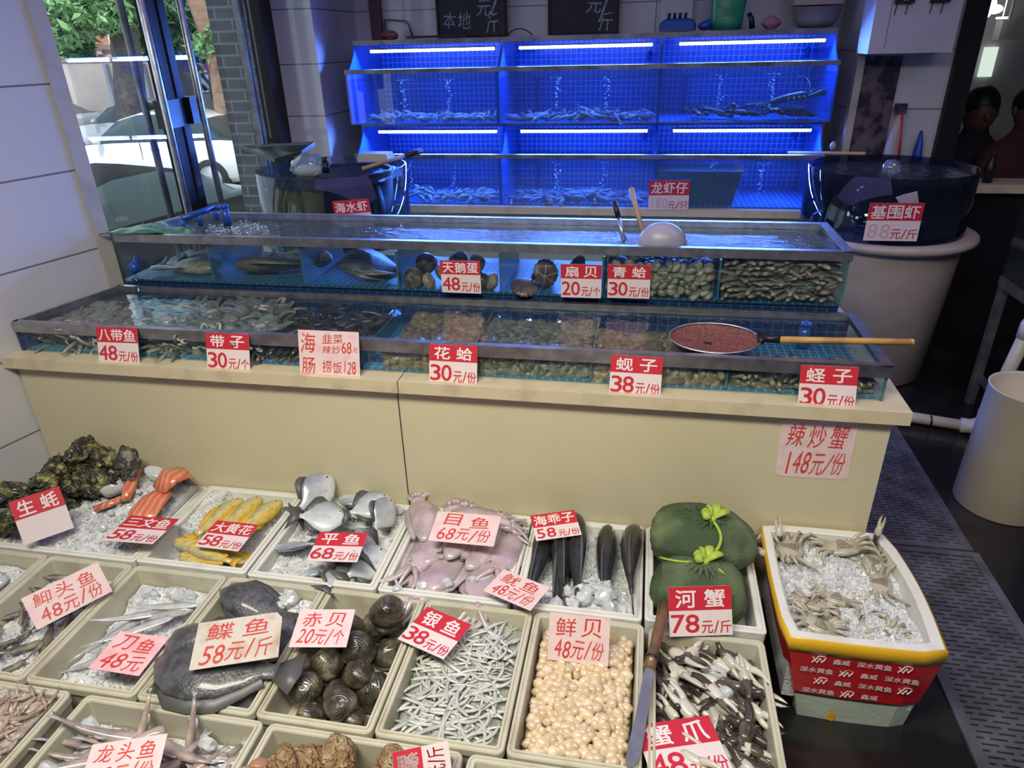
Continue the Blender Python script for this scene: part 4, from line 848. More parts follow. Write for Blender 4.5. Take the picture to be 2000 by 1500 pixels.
# ark clams
M['bed'] = pm('dark_wet_bed', (.02, .018, .014), .4)
R2 = random.Random(21)
k = 0
for zl, cnt, dm in ((.165, 13, .066), (.200, 11, .070), (.222, 3, .08)):
    for i, (x, y) in enumerate(darts(TR['E'], cnt, dm, R2, .03)):
        if zl > .22 and y < 1.02: continue
        put(P_ark[k % 2], 'ark_clam', (x, y, zl), (R2.uniform(-50, 50), R2.uniform(-50, 50), R2.uniform(0, 360)), R2.uniform(.86, 1.1), 'round dark ribbed ark clam in the cream tray', 'clam', 'dark ark clams'); k += 1
put(P_ark[0], 'ark_clam', (-.545, 1.165, .255), (75, 10, 200), 1.12, 'biggest ark clam standing upright by the right rim of its tray', 'clam')
# whitebait
hF = lambda x, y: .172+.022*(1-((x+.342)/.13)**2)+.008*nz(x, y, 11, 14)
M['baitbed'] = pm('pale_grey_slush', (.40, .42, .37), .3, noise=(30, (.30, .32, .28), .4, .7), bump=(90, .5), coat=.5)
ice_bed('F', hF, 0, 'pale slush between the whitebait', mat='baitbed', name='icy_slush')
for i, (x, y) in enumerate(darts(TR['F'], 240, .0098, R2, .018)):
    put(P_bai[i % 4], 'whitebait', (x, y, hF(x, y)+.003+.004*(i % 3)), (0, R2.uniform(-14, 14), R2.choice([R2.uniform(20, 110), R2.uniform(-40, 40), R2.uniform(0, 180)])), R2.uniform(.72, 1.02), 'thin translucent whitebait in the cream tray', 'fish', 'whitebait')
# scallops
hG = lambda x, y: .176+.022*(1-((x+.073)/.12)**2)+.018*max(0, (y-1.05)/.2)+.006*nz(x, y, 12, 14)
M['scabed'] = pm('scallop_bed', (.50, .36, .20), .4)
ice_bed('G', lambda x, y: hG(x, y)-.01, 0, 'packed scallop meat beneath the top layer', mat='scabed', name='scallop_bed', cat='scallops')
for i, (x, y) in enumerate(darts(TR['G'], 290, .0118, R2, .010)):
    if y < 1.18 or x > .0 or x < -.15: put(P_sca[i % 3], 'scallop', (x, y, hG(x, y)+R2.uniform(-.002, .008)), (R2.uniform(0, 360), R2.uniform(0, 360), 0), R2.uniform(.68, 1.12), 'peeled cream scallop in the tray left of the knife', 'scallop', 'peeled scallops')
# crab claws
hH = lambda x, y: .175+.02*max(0, (y-1.0)/.2)+.006*nz(x, y, 13, 12)
ice_bed('H', lambda x, y: hH(x, y)-.012, 260, 'ice and dark juice under the crab claws', mat='bed2', name='icy_bed') if 'bed2' in M else None
M['bed2'] = pm('dark_ice_bed', (.06, .05, .05), .3, noise=(14, (.36, .37, .38), .52, .66), coat=.4)
ice_bed('H', lambda x, y: hH(x, y)-.012, 200, 'ice and dark juice under the crab claws', mat='bed2', name='icy_bed')
k = 0
for zl, cnt, dm in ((.0, 34, .034), (.018, 30, .038), (.034, 14, .055)):
    for (x, y) in darts(TR['H'], cnt, dm, R2, .02):
        put(P_cla[k % 4], 'crab_claw', (x, y, hH(x, y)+zl), (R2.uniform(0, 360), R2.uniform(-18, 18), R2.choice([R2.uniform(100, 160), R2.uniform(-60, -20), R2.uniform(0, 360)])), R2.uniform(1.0, 1.5), 'white and dark crab claw in the tray beside the knife', 'crab claw', 'crab claws'); k += 1
for i, (x, y) in enumerate([(.21, 1.15), (.20, 1.02), (.23, 1.10), (.25, .92)]): put(P_ice[i % 3], 'ice_lump', (x, y, hH(x, y)+.018), (20*i, 30*i, 60*i), (.62, .45, .45), 'grey ice lump among the crab claws', 'ice', 'ice lumps among the claws')
# ------------------------------------------------------------------ third row
M['frost'] = pm('frosted_block', (.46, .40, .38), .3, noise=(14, (.30, .21, .17), .45, .68), bump=(60, .4), coat=.4)
hI = lambda x, y: .218+.015*nz(x, y, 14, 9)+.035*max(0, (-1.22-x)/.2)
ice_bed('I', hI, 200, 'frosty block of frozen brown shrimp', mat='frost', name='frozen_block', amp=.008)
for i, (x, y) in enumerate(darts((-1.46, -1.175, .50, .85), 190, .011, R2, .006)): put(P_shr, 'small_shrimp', (x, y, hI(x, y)+.006), (R2.uniform(0, 360), R2.uniform(-30, 30), R2.uniform(0, 360)), R2.uniform(.8, 1.3), 'small brown shrimp on the frosty block at the lower left', 'shrimp', 'small brown shrimp')
hJ = lambda x, y: .160+.012*nz(x, y, 15, 10)
ice_bed('J', hJ, 400, 'wet ice under the bombay duck fish')
for zl, cnt, dm in ((.022, 40, .034), (.042, 34, .038)):
    for i, (x, y) in enumerate(darts((TR['J'][0], TR['J'][1], TR['J'][2], TR['J'][3]-.02), cnt, dm, R2, .035)):
        put(P_bom[i % 3], 'bombay_duck_fish', (x, y, hJ(x, y)+zl), (R2.uniform(40, 140), R2.uniform(-10, 10), R2.uniform(0, 360) if x > -.95 else R2.uniform(190, 240)), R2.uniform(.8, 1.12), 'soft pinkish grey bombay duck fish under the dragon head fish card', 'fish', 'bombay duck fish')
for x, y, a in ((-.955, .825, 80), (-.85, .83, 92)): put(P_bom[2], 'bombay_duck_fish', (x, y, .225), (80, -50, a), .62, 'pinkish fish with its forked tail raised at the back of the tray', 'fish', 'bombay duck fish with raised tails')
for i in range(8): x, y = ((-1.07, .80), (-.75, .76), (-.76, .70), (-1.06, .60), (-1.02, .66), (-.80, .80), (-1.08, .70), (-.9, .72))[i]; put(P_ick[i % 4], 'ice_chunk', (x, y, .215), (20*i, 30, 0), 1.3, 'clear ice chunk among the pinkish fish', 'ice', 'ice chunks among the pinkish fish')
k = 0
for zl, cnt, dm in ((.165, 24, .06), (.205, 22, .062), (.235, 8, .09)):
    for i, (x, y) in enumerate(darts((TR['K'][0], TR['K'][1]-(.07 if zl > .2 else 0), TR['K'][2], TR['K'][3]), cnt, dm, R2, .03)):
        put(P_whe[k % 2], 'whelk', (x, y, zl), (R2.uniform(0, 360), R2.uniform(0, 360), R2.uniform(0, 360)), R2.uniform(.85, 1.15), 'brown knobbly whelk in the bottom tray', 'whelk', 'brown whelks'); k += 1
ice_bed('L', flat(.142), 0, 'shallow cloudy meltwater in the bottom tray', name='meltwater', amp=.001)
# ------------------------------------------------------------------ crab box
root = emp('foam_crab_box', (.508, 1.42, 0)); tag(root, 'tall foam box with red printed tape and yellow tape, crabs on ice inside', 'box')
def boxring(z, o): # taper: a little wider at the top, sides bulging
    k = z/.275; x0, x1 = .425-.062*k-o, .672+.022*k+o; y0, y1 = 1.245-.03*k-o, 1.60+.022*k+o
    out = []
    for (ax, ay), (bx, by), bulge in (((x0, y0), (x1, y0), .004), ((x1, y0), (x1-.012*k, y1), .014*k), ((x1-.012*k, y1), (x0, y1), .0), ((x0, y1), (x0, y0), .004)):
        d = Vector((bx-ax, by-ay)); nrm = Vector((d.y, -d.x)).normalized()
        for i in range(8): t = i/8; b_ = bulge*sin(pi*t); s = .03; tt = s+(1-2*s)*t; out.append((ax+d.x*tt+nrm.x*b_, ay+d.y*tt+nrm.y*b_, z))
    return out
mb = MB(); prof = [(0, 0), (0, .085), (0, .27), (-.003, .275), (-.020, .275), (-.023, .270), (-.024, .20), (-.026, .05)]
mb.loft([boxring(z, o) for o, z in prof]); q = part(mb, 'box_body', ['foamg', 'foam'], root)
for p_ in q.data.polygons:
    c_ = sum((q.data.vertices[v].co for v in p_.vertices), Vector())/len(p_.vertices)+root.location
    if .42-.062*c_.z/.275+.004 < c_.x < .672+.01*c_.z/.275-.004 and 1.245 < c_.y < 1.60 and c_.z > .03 and abs(c_.y-(1.245-.03*c_.z/.275)) > .012 and abs(c_.x-(.425-.062*c_.z/.275)) > .012: p_.material_index = 1
mb = MB(); mb.loft([boxring(z, o) for o, z in [(.0, .272), (-.003, .2765), (-.020, .2765), (-.024, .272)]], caps=False); part(mb, 'box_rim', 'foam', root)
M['tapey'] = pm('yellow_tape', (.74, .42, .02), .35, coat=.3, bump=(14, .3)); M['taper'] = pm('red_tape', (.60, .012, .02), .35, coat=.3, bump=(12, .35))
mb = MB()
for k in range(4):
    z0 = .092+k*.0365; mb.loft([boxring(z0, .0015), boxring(z0, .0030+.0004*k), boxring(z0+.0375, .0034+.0004*k), boxring(z0+.0375, .0015)], caps=False)
redt = part(mb, 'red_tape', 'taper', root)
mb = MB(); mb.loft([boxring(.232, .002), boxring(.234, .0055), boxring(.255, .0065), boxring(.272, .0035), boxring(.2765, -.004)], caps=False); mb.loft([boxring(.086, .001), boxring(.086, .0022), boxring(.095, .0022)], caps=False)
part(mb, 'yellow_tape', 'tapey', root, True)
mb = MB(); mb.box((.505, 1.238, .002), (.522, 1.2435, .09), 0, Matrix.Translation((.51, 1.24, .05)) @ Matrix.Rotation(radians(12), 4, 'Y') @ Matrix.Translation((-.51, -1.24, -.05))); part(mb, 'yellow_tape', 'tapey', root)
mb = MB(); Rt = random.Random(4)   # white print on the red tape of the front face
for row in range(4):
    z = .100+row*.0365; k = z/.275; x0, x1 = .425-.062*k, .672+.022*k; y = 1.245-.03*k-.0095
    x = x0+.02+.03*(row % 2); it = 0
    seq = ['XN', '鑫威', '深水黄鱼'] if row % 2 else ['深水黄鱼', 'XN', '鑫威']
    while x < x1-.06:
        s = seq[it % 3]; wd = {'XN': .028, '鑫威': .036, '深水黄鱼': .072}[s]
        if x+wd > x1-.008: break
        if s == 'XN':   # emblem: crossed peaks under an arc
            for p in ([(0, 0), (.010, .016)], [(0, .016), (.010, 0)], [(.010, 0), (.0155, .014)], [(.0155, .014), (.020, .002)], [(.020, .002), (.027, .015)]): mb.tube([(x+a_, y, z+b_) for a_, b_ in p], .0014, 4)
            mb.tube(bez((x+.009, y, z+.018), (x+.016, y, z+.024), (x+.027, y, z+.018), 5), .0009, 4)
        else:
            tm = MB(); put_text(tm, s, 0, 0, wd, .015, .012); mb.add([(x+v[0], y-.0022-v[2]*.1, z+.004+v[1]) for v in tm.v], tm.f)
        x += wd+.014; it += 1
part(mb, 'tape_print', 'white', redt)
cbx = (.388, .672, 1.245, 1.592); hX = lambda x, y: .238+.012*nz(x, y, 20, 9)+.018*math.exp(-((x-.53)**2+(y-1.47)**2)/.008)
ice_bed(None, hX, 1500, 'crushed ice over the crabs in the taped foam box', rect=cbx, zb=.06, amp=.008)
for i, (x, y, z, a, s, lab) in enumerate([(.425, 1.535, .252, 75, 1.0, 'pale crab belly up at the back left corner of the foam box'), (.56, 1.565, .252, 10, 1.0, 'pale crab at the back rim of the foam box'), (.51, 1.385, .238, -20, .72, 'brown white crab in the middle of the foam box'),
                                     (.455, 1.36, .236, 160, .7, 'brownish crab left of the middle one in the box'), (.452, 1.292, .236, -10, .85, 'pale crab at the front left corner of the foam box'), (.625, 1.455, .236, 80, .85, 'pale crab at the right wall of the foam box'), (.63, 1.54, .236, 40, .7, 'crab with a white claw sticking up over the box corner'), (.60, 1.29, .226, 30, .7, 'crab half buried at the front right of the box')]):
    put(P_crb[i % 3], 'crab', (x, y, z+.008), (rr.uniform(-14, 14), rr.uniform(-14, 14), a), s*.98, lab, 'crab')
put(P_cla[1], 'crab_claw', (.645, 1.585, .30), (0, -80, 20), .85, 'red tipped claw pointing up at the back right corner of the box', 'crab claw')
put(P_cla[3], 'crab_claw', (.405, 1.575, .275), (0, -60, 100), .7, 'dark claw hooked up at the back left corner of the box', 'crab claw')
# ------------------------------------------------------------------ price cards
def card(quad, place, kind, top, bottom, label, ratio=.86, hand=(False, True), cut=None, extra=None, mats=None, hb=.42, z0=.20, name='price_card', group=None, jit=5, drop=0.0):
    """a rigid card: quad = TL TR BR BL as seen; place = ('Y', y) on an upright plane or ('Z', height of the lower edge)"""
    TL, TRr, BR, BL = quad
    if place[0] == 'Y': P = [atY(*q, (place[1] if i < 2 else place[-1])) for i, q in enumerate(quad)]
    else:
        bl, br = atZ(*BL, place[1]), atZ(*BR, place[1]); w = (br-bl).length; best = None
        for k in range(140):
            zt = place[1]-.01+.0018*k; tl, tr = atZ(*TL, zt), atZ(*TRr, zt); hh = ((tl-bl).length+(tr-br).length)/2; ww = ((tr-tl).length+w)/2
            up = ((tl+tr)/2-(bl+br)/2).normalized(); rt = ((tr-tl)+(br-bl)).normalized()
            e = abs(hh/ww-ratio)+abs((tr-tl).length/w-1)*1.2+abs(up.dot(rt))*.8
            if best is None or e < best[0]: best = (e, tl, tr)
        P = [best[1], best[2], br, bl]
    c = (P[0]+P[1]+P[2]+P[3])/4; w = ((P[1]-P[0]).length+(P[2]-P[3]).length)/2; h = ((P[0]-P[3]).length+(P[1]-P[2]).length)/2
    X = ((P[1]-P[0])+(P[2]-P[3])).normalized(); Yv = ((P[0]-P[3])+(P[1]-P[2])); Yv = (Yv-X*Yv.dot(X)).normalized(); Z = X.cross(Yv)
    mt = Matrix([[X.x, Yv.x, Z.x, c.x], [X.y, Yv.y, Z.y, c.y], [X.z, Yv.z, Z.z, c.z], [0, 0, 0, 1]])
    paper, ink = mats or ('card', 'redi'); mb = MB(); a, b = w/2, h/2
    poly = [(-a, -b), (a, -b), (a, b), (-a, b)]
    if cut == 'corner': poly = [(-a, -b), (a, -b), (a, b*.72), (a*.86, b), (-a, b)]
    if cut == 'round': poly = [(p[0], p[1]) for p in rrect(-a, -b, a, b, w*.07, 0)]
    mb.prism(poly, -.0012, 0); o = mb.build(name, paper); o.matrix_world = mt; tag(o, label, 'price card', group)
    RR = random.Random(hash(len(label)*7+int(TL[0])) % 9999)
    if kind == 'print':
        hz = b-2*b*hb; mb = MB(); mb.box((-a, hz, .0001), (a, b, .0006)); mb.build('header_band', 'red', o)
        mb = MB(); put_text(mb, top, -a*.92, hz+2*b*hb*.12, 2*a*.92, 2*b*hb*.74, .022, z=.001, gap=.10 if len(top) > 2 else .3); mb.build('header_lettering', 'white', o)
        if bottom:
            num, unit = bottom; bh = 2*b*(1-hb)
            mb = MB()
            if num: put_text(mb, num, -a*.96, -b+bh*.14, 2*a*(.46 if len(num) < 3 else .52), bh*.70, .02, z=.001, gap=.08)
            ux = -a*.96+2*a*(.48 if len(num) < 3 else .54) if num else -a*.05
            put_text(mb, unit, ux, -b+bh*.10, a-ux-.02*a, bh*.48, .008, z=.001, gap=.10); mb.build('price_lettering', 'red', o)
            if extra: mb = MB(); put_text(mb, extra, -a*.95, -b+bh*.12, 2*a*.46, bh*.72, -.012, jit=4, z=.001, gap=.2, R=RR); mb.build('faded_lettering', 'faint', o)
    elif kind == 'hand':
        mb = MB(); tw = 1.7*a; put_text(mb, top, -a*.86, b*.06, tw, b*.80, -.002, jit, z=.0008, shear=.10, gap=.22, R=RR)
        put_text(mb, bottom, -a*.80, -b*.86, tw*.98, b*.80, -.004, jit, z=.0008, shear=.14, gap=.16, R=RR); mb.build('handwriting', ink, o)
    return o
YF = 1.6475; YU = 2.0115
card([(188, 638), (268, 641), (272, 711), (193, 708)], ('Y', YF, YF-.030), 'print', '八带鱼', ('48', '元/份'), 'red octopus card on the lower tank rim, the card nearest the left wall')
card([(403, 650), (487, 653), (487, 727), (404, 722)], ('Y', YF, YF-.030), 'print', '带子', ('30', '元/个'), 'red card priced 30 each on the lower tank, second from the left wall')
card([(838, 671), (933, 677), (931, 753), (839, 748)], ('Y', YF, YF-.030), 'print', '花蛤', ('30', '元/份'), 'red card for spotted clams priced 30, below the middle of the lower tank rim')
card([(1193, 693), (1295, 699), (1290, 777), (1190, 770)], ('Y', YF, YF-.030), 'print', '蚬子', ('38', '元/份'), 'red card priced 38 on the lower tank rim, left of the dip net')
card([(1563, 713), (1678, 718), (1669, 802), (1559, 796)], ('Y', YF, YF-.030), 'print', '蛏子', ('30', '元/份'), 'red card for razor clams on the right end of the lower tank')
o = card([(583, 643), (702, 650), (702, 740), (585, 735)], ('Y', YF, YF-.030), 'blank', '', '', 'handwritten card with two dish prices on the lower tank rim', mats=('cardp', 'redi'))
mb = MB(); RR = random.Random(3); w_, h_ = [(max(v.co[i] for v in o.data.vertices)) for i in (0, 1)]
for s, x, y, w, h in (('海', -.95, .05, .55, .85), ('肠', -.95, -.90, .5, .80), ('韭菜', -.22, .48, .72, .40), ('辣炒', -.22, .02, .62, .36), ('68', .42, .06, .34, .50), ('元', .78, .12, .18, .22), ('捞饭', -.25, -.82, .68, .55), ('128', .44, -.80, .44, .56)):
    put_text(mb, s, x*w_, y*h_, w*w_, h*h_, -.004, 5, z=.0008, shear=.1, gap=.12, R=RR)
mb.build('handwriting', 'redi', o)
card([(862, 508), (939, 511), (938, 573), (861, 571)], ('Y', YU), 'print', '天鹅蛋', ('48', '元/份'), 'red card for swan egg clams on the upper tank, priced 48')
card([(1096, 515), (1175, 518), (1174, 582), (1095, 581)], ('Y', YU), 'print', '扇贝', ('20', '元/个'), 'red card for scallops on the upper tank, priced 20 each')
card([(1188, 516), (1270, 519), (1270, 583), (1186, 582)], ('Y', YU), 'print', '青蛤', ('30', '元/份'), 'red card for green clams on the upper tank, right of the scallop card')
card([(1268, 352), (1348, 352), (1344, 410), (1266, 410)], ('Y', 3.655), 'print', '龙虾仔', ('', '元/只'), 'card for small lobsters leaning on the back rack, faded price 180', extra='180', hb=.5)
card([(652, 393), (722, 388), (726, 440), (656, 446)], ('Y', 2.735), 'print', '海水虾', ('', '元/斤'), 'red card for sea shrimp on the round tank near the storefront', hb=.5)
card([(1699, 396), (1804, 397), (1793, 471), (1686, 470)], ('Y', 3.02), 'print', '基围虾', ('', '元/斤'), 'red card for prawns on the big round tank, faded price 88', extra='88', hb=.46)
card([(1525, 817), (1669, 826), (1664, 937), (1517, 930)], ('Y', 1.6285), 'hand', '辣炒蟹', '148元/份', 'handwritten spicy fried crab card stuck to the counter front', mats=('cardp', 'redi'), cut='round')
card([(11, 984), (110, 950), (150, 1030), (52, 1062)], ('Z', .255), 'print', '生蚝', None, 'red oyster card with its white lower half sunk in the ice', hb=.44)
card([(240, 1007), (336, 1015), (313, 1061), (216, 1055)], ('Z', .282), 'print', '三文鱼', ('58', '元/份'), 'red salmon card lying on the ice, priced 58', hb=.48)
card([(420, 1017), (503, 1024), (468, 1078), (385, 1066)], ('Z', .262), 'print', '大黄花', ('58', '元/份'), 'red card over the yellow croakers, priced 58', hb=.48)
card([(623, 1039), (720, 1041), (696, 1098), (600, 1095)], ('Z', .285), 'print', '平鱼', ('68', '元/份'), 'red card on the silver pomfret, priced 68', hb=.48)
card([(852, 998), (978, 1008), (965, 1068), (840, 1055)], ('Z', .300), 'hand', '目鱼', '68元/份', 'pale handwritten card on the cuttlefish, priced 68', mats=('cardp', 'redi'), ratio=.62)
card([(990, 1112), (1075, 1150), (1035, 1190), (938, 1153)], ('Z', .262), 'hand', '鱿鱼', '48元/份', 'handwritten squid card tilted over the front of the cuttlefish tray', mats=('cardp', 'redi'), ratio=.62)
card([(1030, 1008), (1115, 998), (1143, 1042), (1053, 1056)], ('Z', .275), 'print', '海乖子', ('58', '元/份'), 'red card on the long dark fish, priced 58', hb=.5, ratio=.66)
card([(1300, 1148), (1425, 1143), (1434, 1240), (1313, 1243)], ('Z', .235), 'print', '河蟹', ('78', '元/斤'), 'large red river crab card leaning on the lower net bag', hb=.48, ratio=.78)
card([(1250, 1418), (1393, 1395), (1425, 1512), (1266, 1532)], ('Z', .225), 'print', '蟹爪', ('48', '元/份'), 'large red crab claw card at the bottom edge, beside the knife', hb=.46, ratio=.82)
card([(838, 1188), (926, 1221), (861, 1287), (773, 1244)], ('Z', .245), 'print', '银鱼', ('38', '元/份'), 'red whitebait card lying slanted over the tray rim, priced 38', hb=.5, ratio=.9)
card([(1073, 1197), (1193, 1206), (1187, 1304), (1070, 1286)], ('Z', .215), 'hand', '鲜贝', '48元/份', 'pink handwritten scallop card standing in the peeled scallops', mats=('cardp', 'redi'), ratio=.80)
card([(597, 1191), (702, 1191), (668, 1263), (553, 1263)], ('Z', .258), 'hand', '赤贝', '20元/个', 'pink handwritten ark clam card, priced 20 each', mats=('cardp', 'redi'), ratio=.70)
card([(385, 1217), (549, 1195), (547, 1282), (372, 1310)], ('Z', .288), 'hand', '鲽鱼', '58元/斤', 'old brown stained flounder card with a cut corner', mats=('cardo', 'redi'), cut='corner', ratio=.64)
card([(235, 1232), (331, 1246), (270, 1320), (172, 1305)], ('Z', .228), 'hand', '刀鱼', '48元', 'wet pink card sunk in the ice of the ribbonfish tray', mats=('cardpk', 'redi'), ratio=.75)
card([(43, 1170), (188, 1097), (222, 1155), (70, 1230)], ('Z', .245), 'hand', '鮣头鱼', '48元/份', 'white handwritten card slanted over the small gobies', mats=('cardp', 'redi'), ratio=.45)
card([(180, 1457), (332, 1429), (300, 1530), (150, 1548)], ('Z', .272), 'hand', '龙头鱼', '48元/份', 'white handwritten dragon head fish card at the bottom edge', mats=('cardp', 'redi'), ratio=.66)
card([(858, 1455), (905, 1535), (798, 1560), (745, 1480)][-1:]+[(858, 1455), (905, 1535), (798, 1560)], ('Z', .235), 'blank', '', '', 'red and white whelk card turned on its side at the bottom edge', ratio=.8)
o = S.collection.objects[-1] if False else [q for q in S.objects if q.get('label', '').startswith('red and white whelk card')][0]
w_, h_ = [(max(v.co[i] for v in o.data.vertices)) for i in (0, 1)]
mb = MB(); mb.box((-w_, -h_, .0001), (w_*.02, h_, .0006)); mb.build('header_band', 'red', o)
def turned(txt, x, y, w, h, bold, mat, nmn):
    t = MB(); put_text(t, txt, 0, 0, w, h, bold, gap=.15); q = MB(); q.add([(x-v[1], y+v[0], .001) for v in t.v], t.f); q.build(nmn, mat, o)
turned('海螺', -.12*w_, -h_*.9, h_*1.8, w_*.75, .02, 'white', 'header_lettering')
turned('元/斤', .80*w_, -h_*.3, h_*1.2, w_*.6, .01, 'red', 'price_lettering')
# ------------------------------------------------------------------ contents of the lower front tank
R3 = random.Random(33)
def bed(name, rect, h, z0, mat, label, cat='shellfish'):
    return ice_bed(None, h, 0, label, rect=rect, mat=mat, zb=z0, name=name, amp=.004, fs=34, res=26, cat=cat)
M['bedg'] = pm('grey_shell_bed', (.10, .09, .07), .5, noise=(45, (.22, .20, .15), .45, .65), bump=(60, .5))
M['bedb'] = pm('brown_shell_bed', (.14, .09, .06), .5, noise=(45, (.26, .18, .12), .45, .65), bump=(60, .5))
def fill(protos, rect, lab, cat, group, name, bedm, top=.700, n=110, dm=.019, sc=(.8, 1.1), tilt=40, zfl=.658, slope=.0, yb=None, front=3, bedlab=''):
    x0, x1, y0, y1 = rect
    hf = lambda x, y: top-slope*max(0, (y-(y0+y1)/2)/(y1-y0))-.008+.008*nz(x, y, 3, 16)
    bed(bedlab[0], (x0, x1, y0+.012, y1), hf, zfl, bedm, bedlab[1], cat)
    k = 0
    for x, y in darts((x0, x1, y0+.012, y1), n, dm, R3, .010):
        put(protos[k % len(protos)], name, (x, y, hf(x, y)+.006), (R3.uniform(-tilt, tilt), R3.uniform(-tilt, tilt), R3.uniform(0, 360)), R3.uniform(*sc), lab, cat, group); k += 1
    for row in range(front):
        x = x0+dm*.5
        while x < x1-.006:
            put(protos[k % len(protos)], name, (x, y0+.009, zfl+.006+row*(top-zfl-.004)/max(1, front)+R3.uniform(-.003, .003)), (R3.uniform(30, 80), R3.uniform(-tilt, tilt), R3.uniform(0, 360)), R3.uniform(*sc)*.92, lab, cat, group)
            x += dm*R3.uniform(.95, 1.25); k += 1
Y0, Y1 = 1.668, 1.90
fill(P_oct, (-1.80, -1.475, Y0+.02, 1.92), 'pale octopus in the leftmost part of the lower tank', 'octopus', 'octopus at the wall end', 'octopus', 'bedg', .698, 26, .045, (.8, 1.15), 25, front=2, bedlab=('octopus_bed', 'octopus packed beneath the topmost ones by the wall'))
fill(P_oct, (-1.45, -1.08, Y0+.02, 1.985), 'grey octopus right of the first glass divider in the lower tank', 'octopus', 'octopus beyond the first divider', 'octopus', 'bedg', .700, 34, .045, (.8, 1.2), 25, front=2, bedlab=('octopus_bed', 'octopus packed beneath those beyond the first divider'))
fill([P_wor], (-1.07, -.77, Y0+.01, 1.985), 'dark slippery spoon worm in the lower tank behind the handwritten card', 'spoon worm', 'dark spoon worms', 'spoon_worm', 'bed', .703, 110, .020, (.7, 1.1), 14, front=2, bedlab=('spoon_worm_bed', 'spoon worms packed beneath the topmost ones'))
fill(P_clb, (-.69, -.46, Y0, 1.975), 'brown spotted clam heaped left of the second divider in the lower tank', 'clam', 'brown clams', 'brown_clam', 'bedb', .698, 100, .021, (.75, 1.1), 35, front=3, bedlab=('clam_bed', 'brown clams beneath the topmost ones'))
fill(P_clg, (-.440, -.122, Y0, 1.955), 'grey clam in the middle compartment of the lower tank', 'clam', 'grey clams', 'grey_clam', 'bedg', .704, 190, .0175, (.75, 1.1), 35, front=3, bedlab=('clam_bed', 'grey clams beneath the topmost ones'))
fill(P_clb, (-.106, .224, Y0, 1.90), 'tan clam between the middle and the razor clam compartments', 'clam', 'tan clams', 'tan_clam', 'bedg', .700, 130, .021, (.8, 1.15), 35, front=3, bedlab=('clam_bed', 'tan clams beneath the topmost ones'))
fill(P_raz, (.240, .585, Y0, 1.79), 'slim razor clam at the right end of the lower tank', 'razor clam', 'razor clams', 'razor_clam', 'bedg', .700, 130, .020, (.8, 1.1), 15, front=3, bedlab=('razor_clam_bed', 'razor clams beneath the topmost ones'))
# ------------------------------------------------------------------ contents of the upper front tank
Yu = 2.028
for x, y, z, a, s, v, lab in ((-1.55, 2.13, .79, 170, .95, 0, 'brown fish resting in the end compartment of the upper tank'), (-1.50, 2.20, .81, 200, .8, 0, 'second brown fish behind the first in the upper tank end'), (-1.24, 2.13, .80, 5, 1.15, 0, 'large mottled brown fish in the second compartment of the upper tank'), (-1.15, 2.18, .815, 170, .95, 0, 'brown fish behind the large mottled one')):
    put(P_brn, 'brown_fish', (x, y, z), (70, 0, a), s, lab, 'fish')
put(P_sil, 'pale_fish', (-1.63, 2.09, .79), (80, 0, 10), .55, 'small pale fish by the blue nozzle in the upper tank', 'fish')
put(P_flo, 'turbot', (-.90, 2.16, .80), (14, 4, 20), (.75, .85, .9), 'dark turbot on the blue mat of the upper tank', 'fish'); put(P_brn, 'brown_fish', (-.86, 2.10, .79), (80, 0, 8), .55, 'small brown fish in front of the dark turbot', 'fish')
for i, (x, y, z) in enumerate([(-.715, 2.06, .79), (-.665, 2.055, .785), (-.63, 2.10, .80), (-.69, 2.12, .825), (-.60, 2.06, .79), (-.545, 2.07, .80), (-.50, 2.06, .785), (-.46, 2.055, .79), (-.52, 2.12, .83), (-.58, 2.13, .83)]):
    put(P_clb[i % 2] if i % 3 else P_ark[0], 'swan_egg_clam', (x, y, z), (60, i*25, i*70), 1.35 if i % 3 else .95, 'large brown swan egg clam in the upper tank', 'clam', 'swan egg clams')
m = pm('scallop_shell', (.10, .05, .06), .4, noise=(40, (.26, .15, .13), .45, .7)); M['fan'] = m
mb = MB(); R_ = []
for t in np.linspace(0, 1, 9):
    R_.append([(.046*sin(t*pi/2)*cos(a)*(1+.05*cos(a*16)), .046*sin(t*pi/2)*sin(a)*(1+.05*cos(a*16)), .016*cos(t*pi/2)) for a in [2*pi*k/48 for k in range(48)]])
mb.loft(R_); mb.loft([[(x, y, -z*.6) for x, y, z in r] for r in R_][::-1]); P_fan = mb.mesh('fan_scallop', 'fan')
for i, (x, y, z, a, b) in enumerate([(-.355, 2.055, .775, 20, 10), (-.29, 2.075, .82, 70, 0), (-.22, 2.06, .80, 60, 30), (-.17, 2.055, .785, 80, 10), (-.30, 2.12, .80, 30, 40), (-.20, 2.13, .82, 50, 70)]):
    put(P_fan, 'fan_scallop', (x, y, z), (a, b, i*40), .95, 'dark fan scallop in the upper tank', 'scallop', 'fan scallops')
mb = MB()
for k in range(3): mb.tube([(-.29+.04*cos(k*pi/3+.4), 2.049, .815+.036*sin(k*pi/3+.4)), (-.29-.04*cos(k*pi/3+.4), 2.049, .815-.036*sin(k*pi/3+.4))], .0012, 5)
tag(mb.build('rubber_band', 'finw', smooth=True), 'crossed pale rubber band around the fan scallop left of its card', 'rubber band')
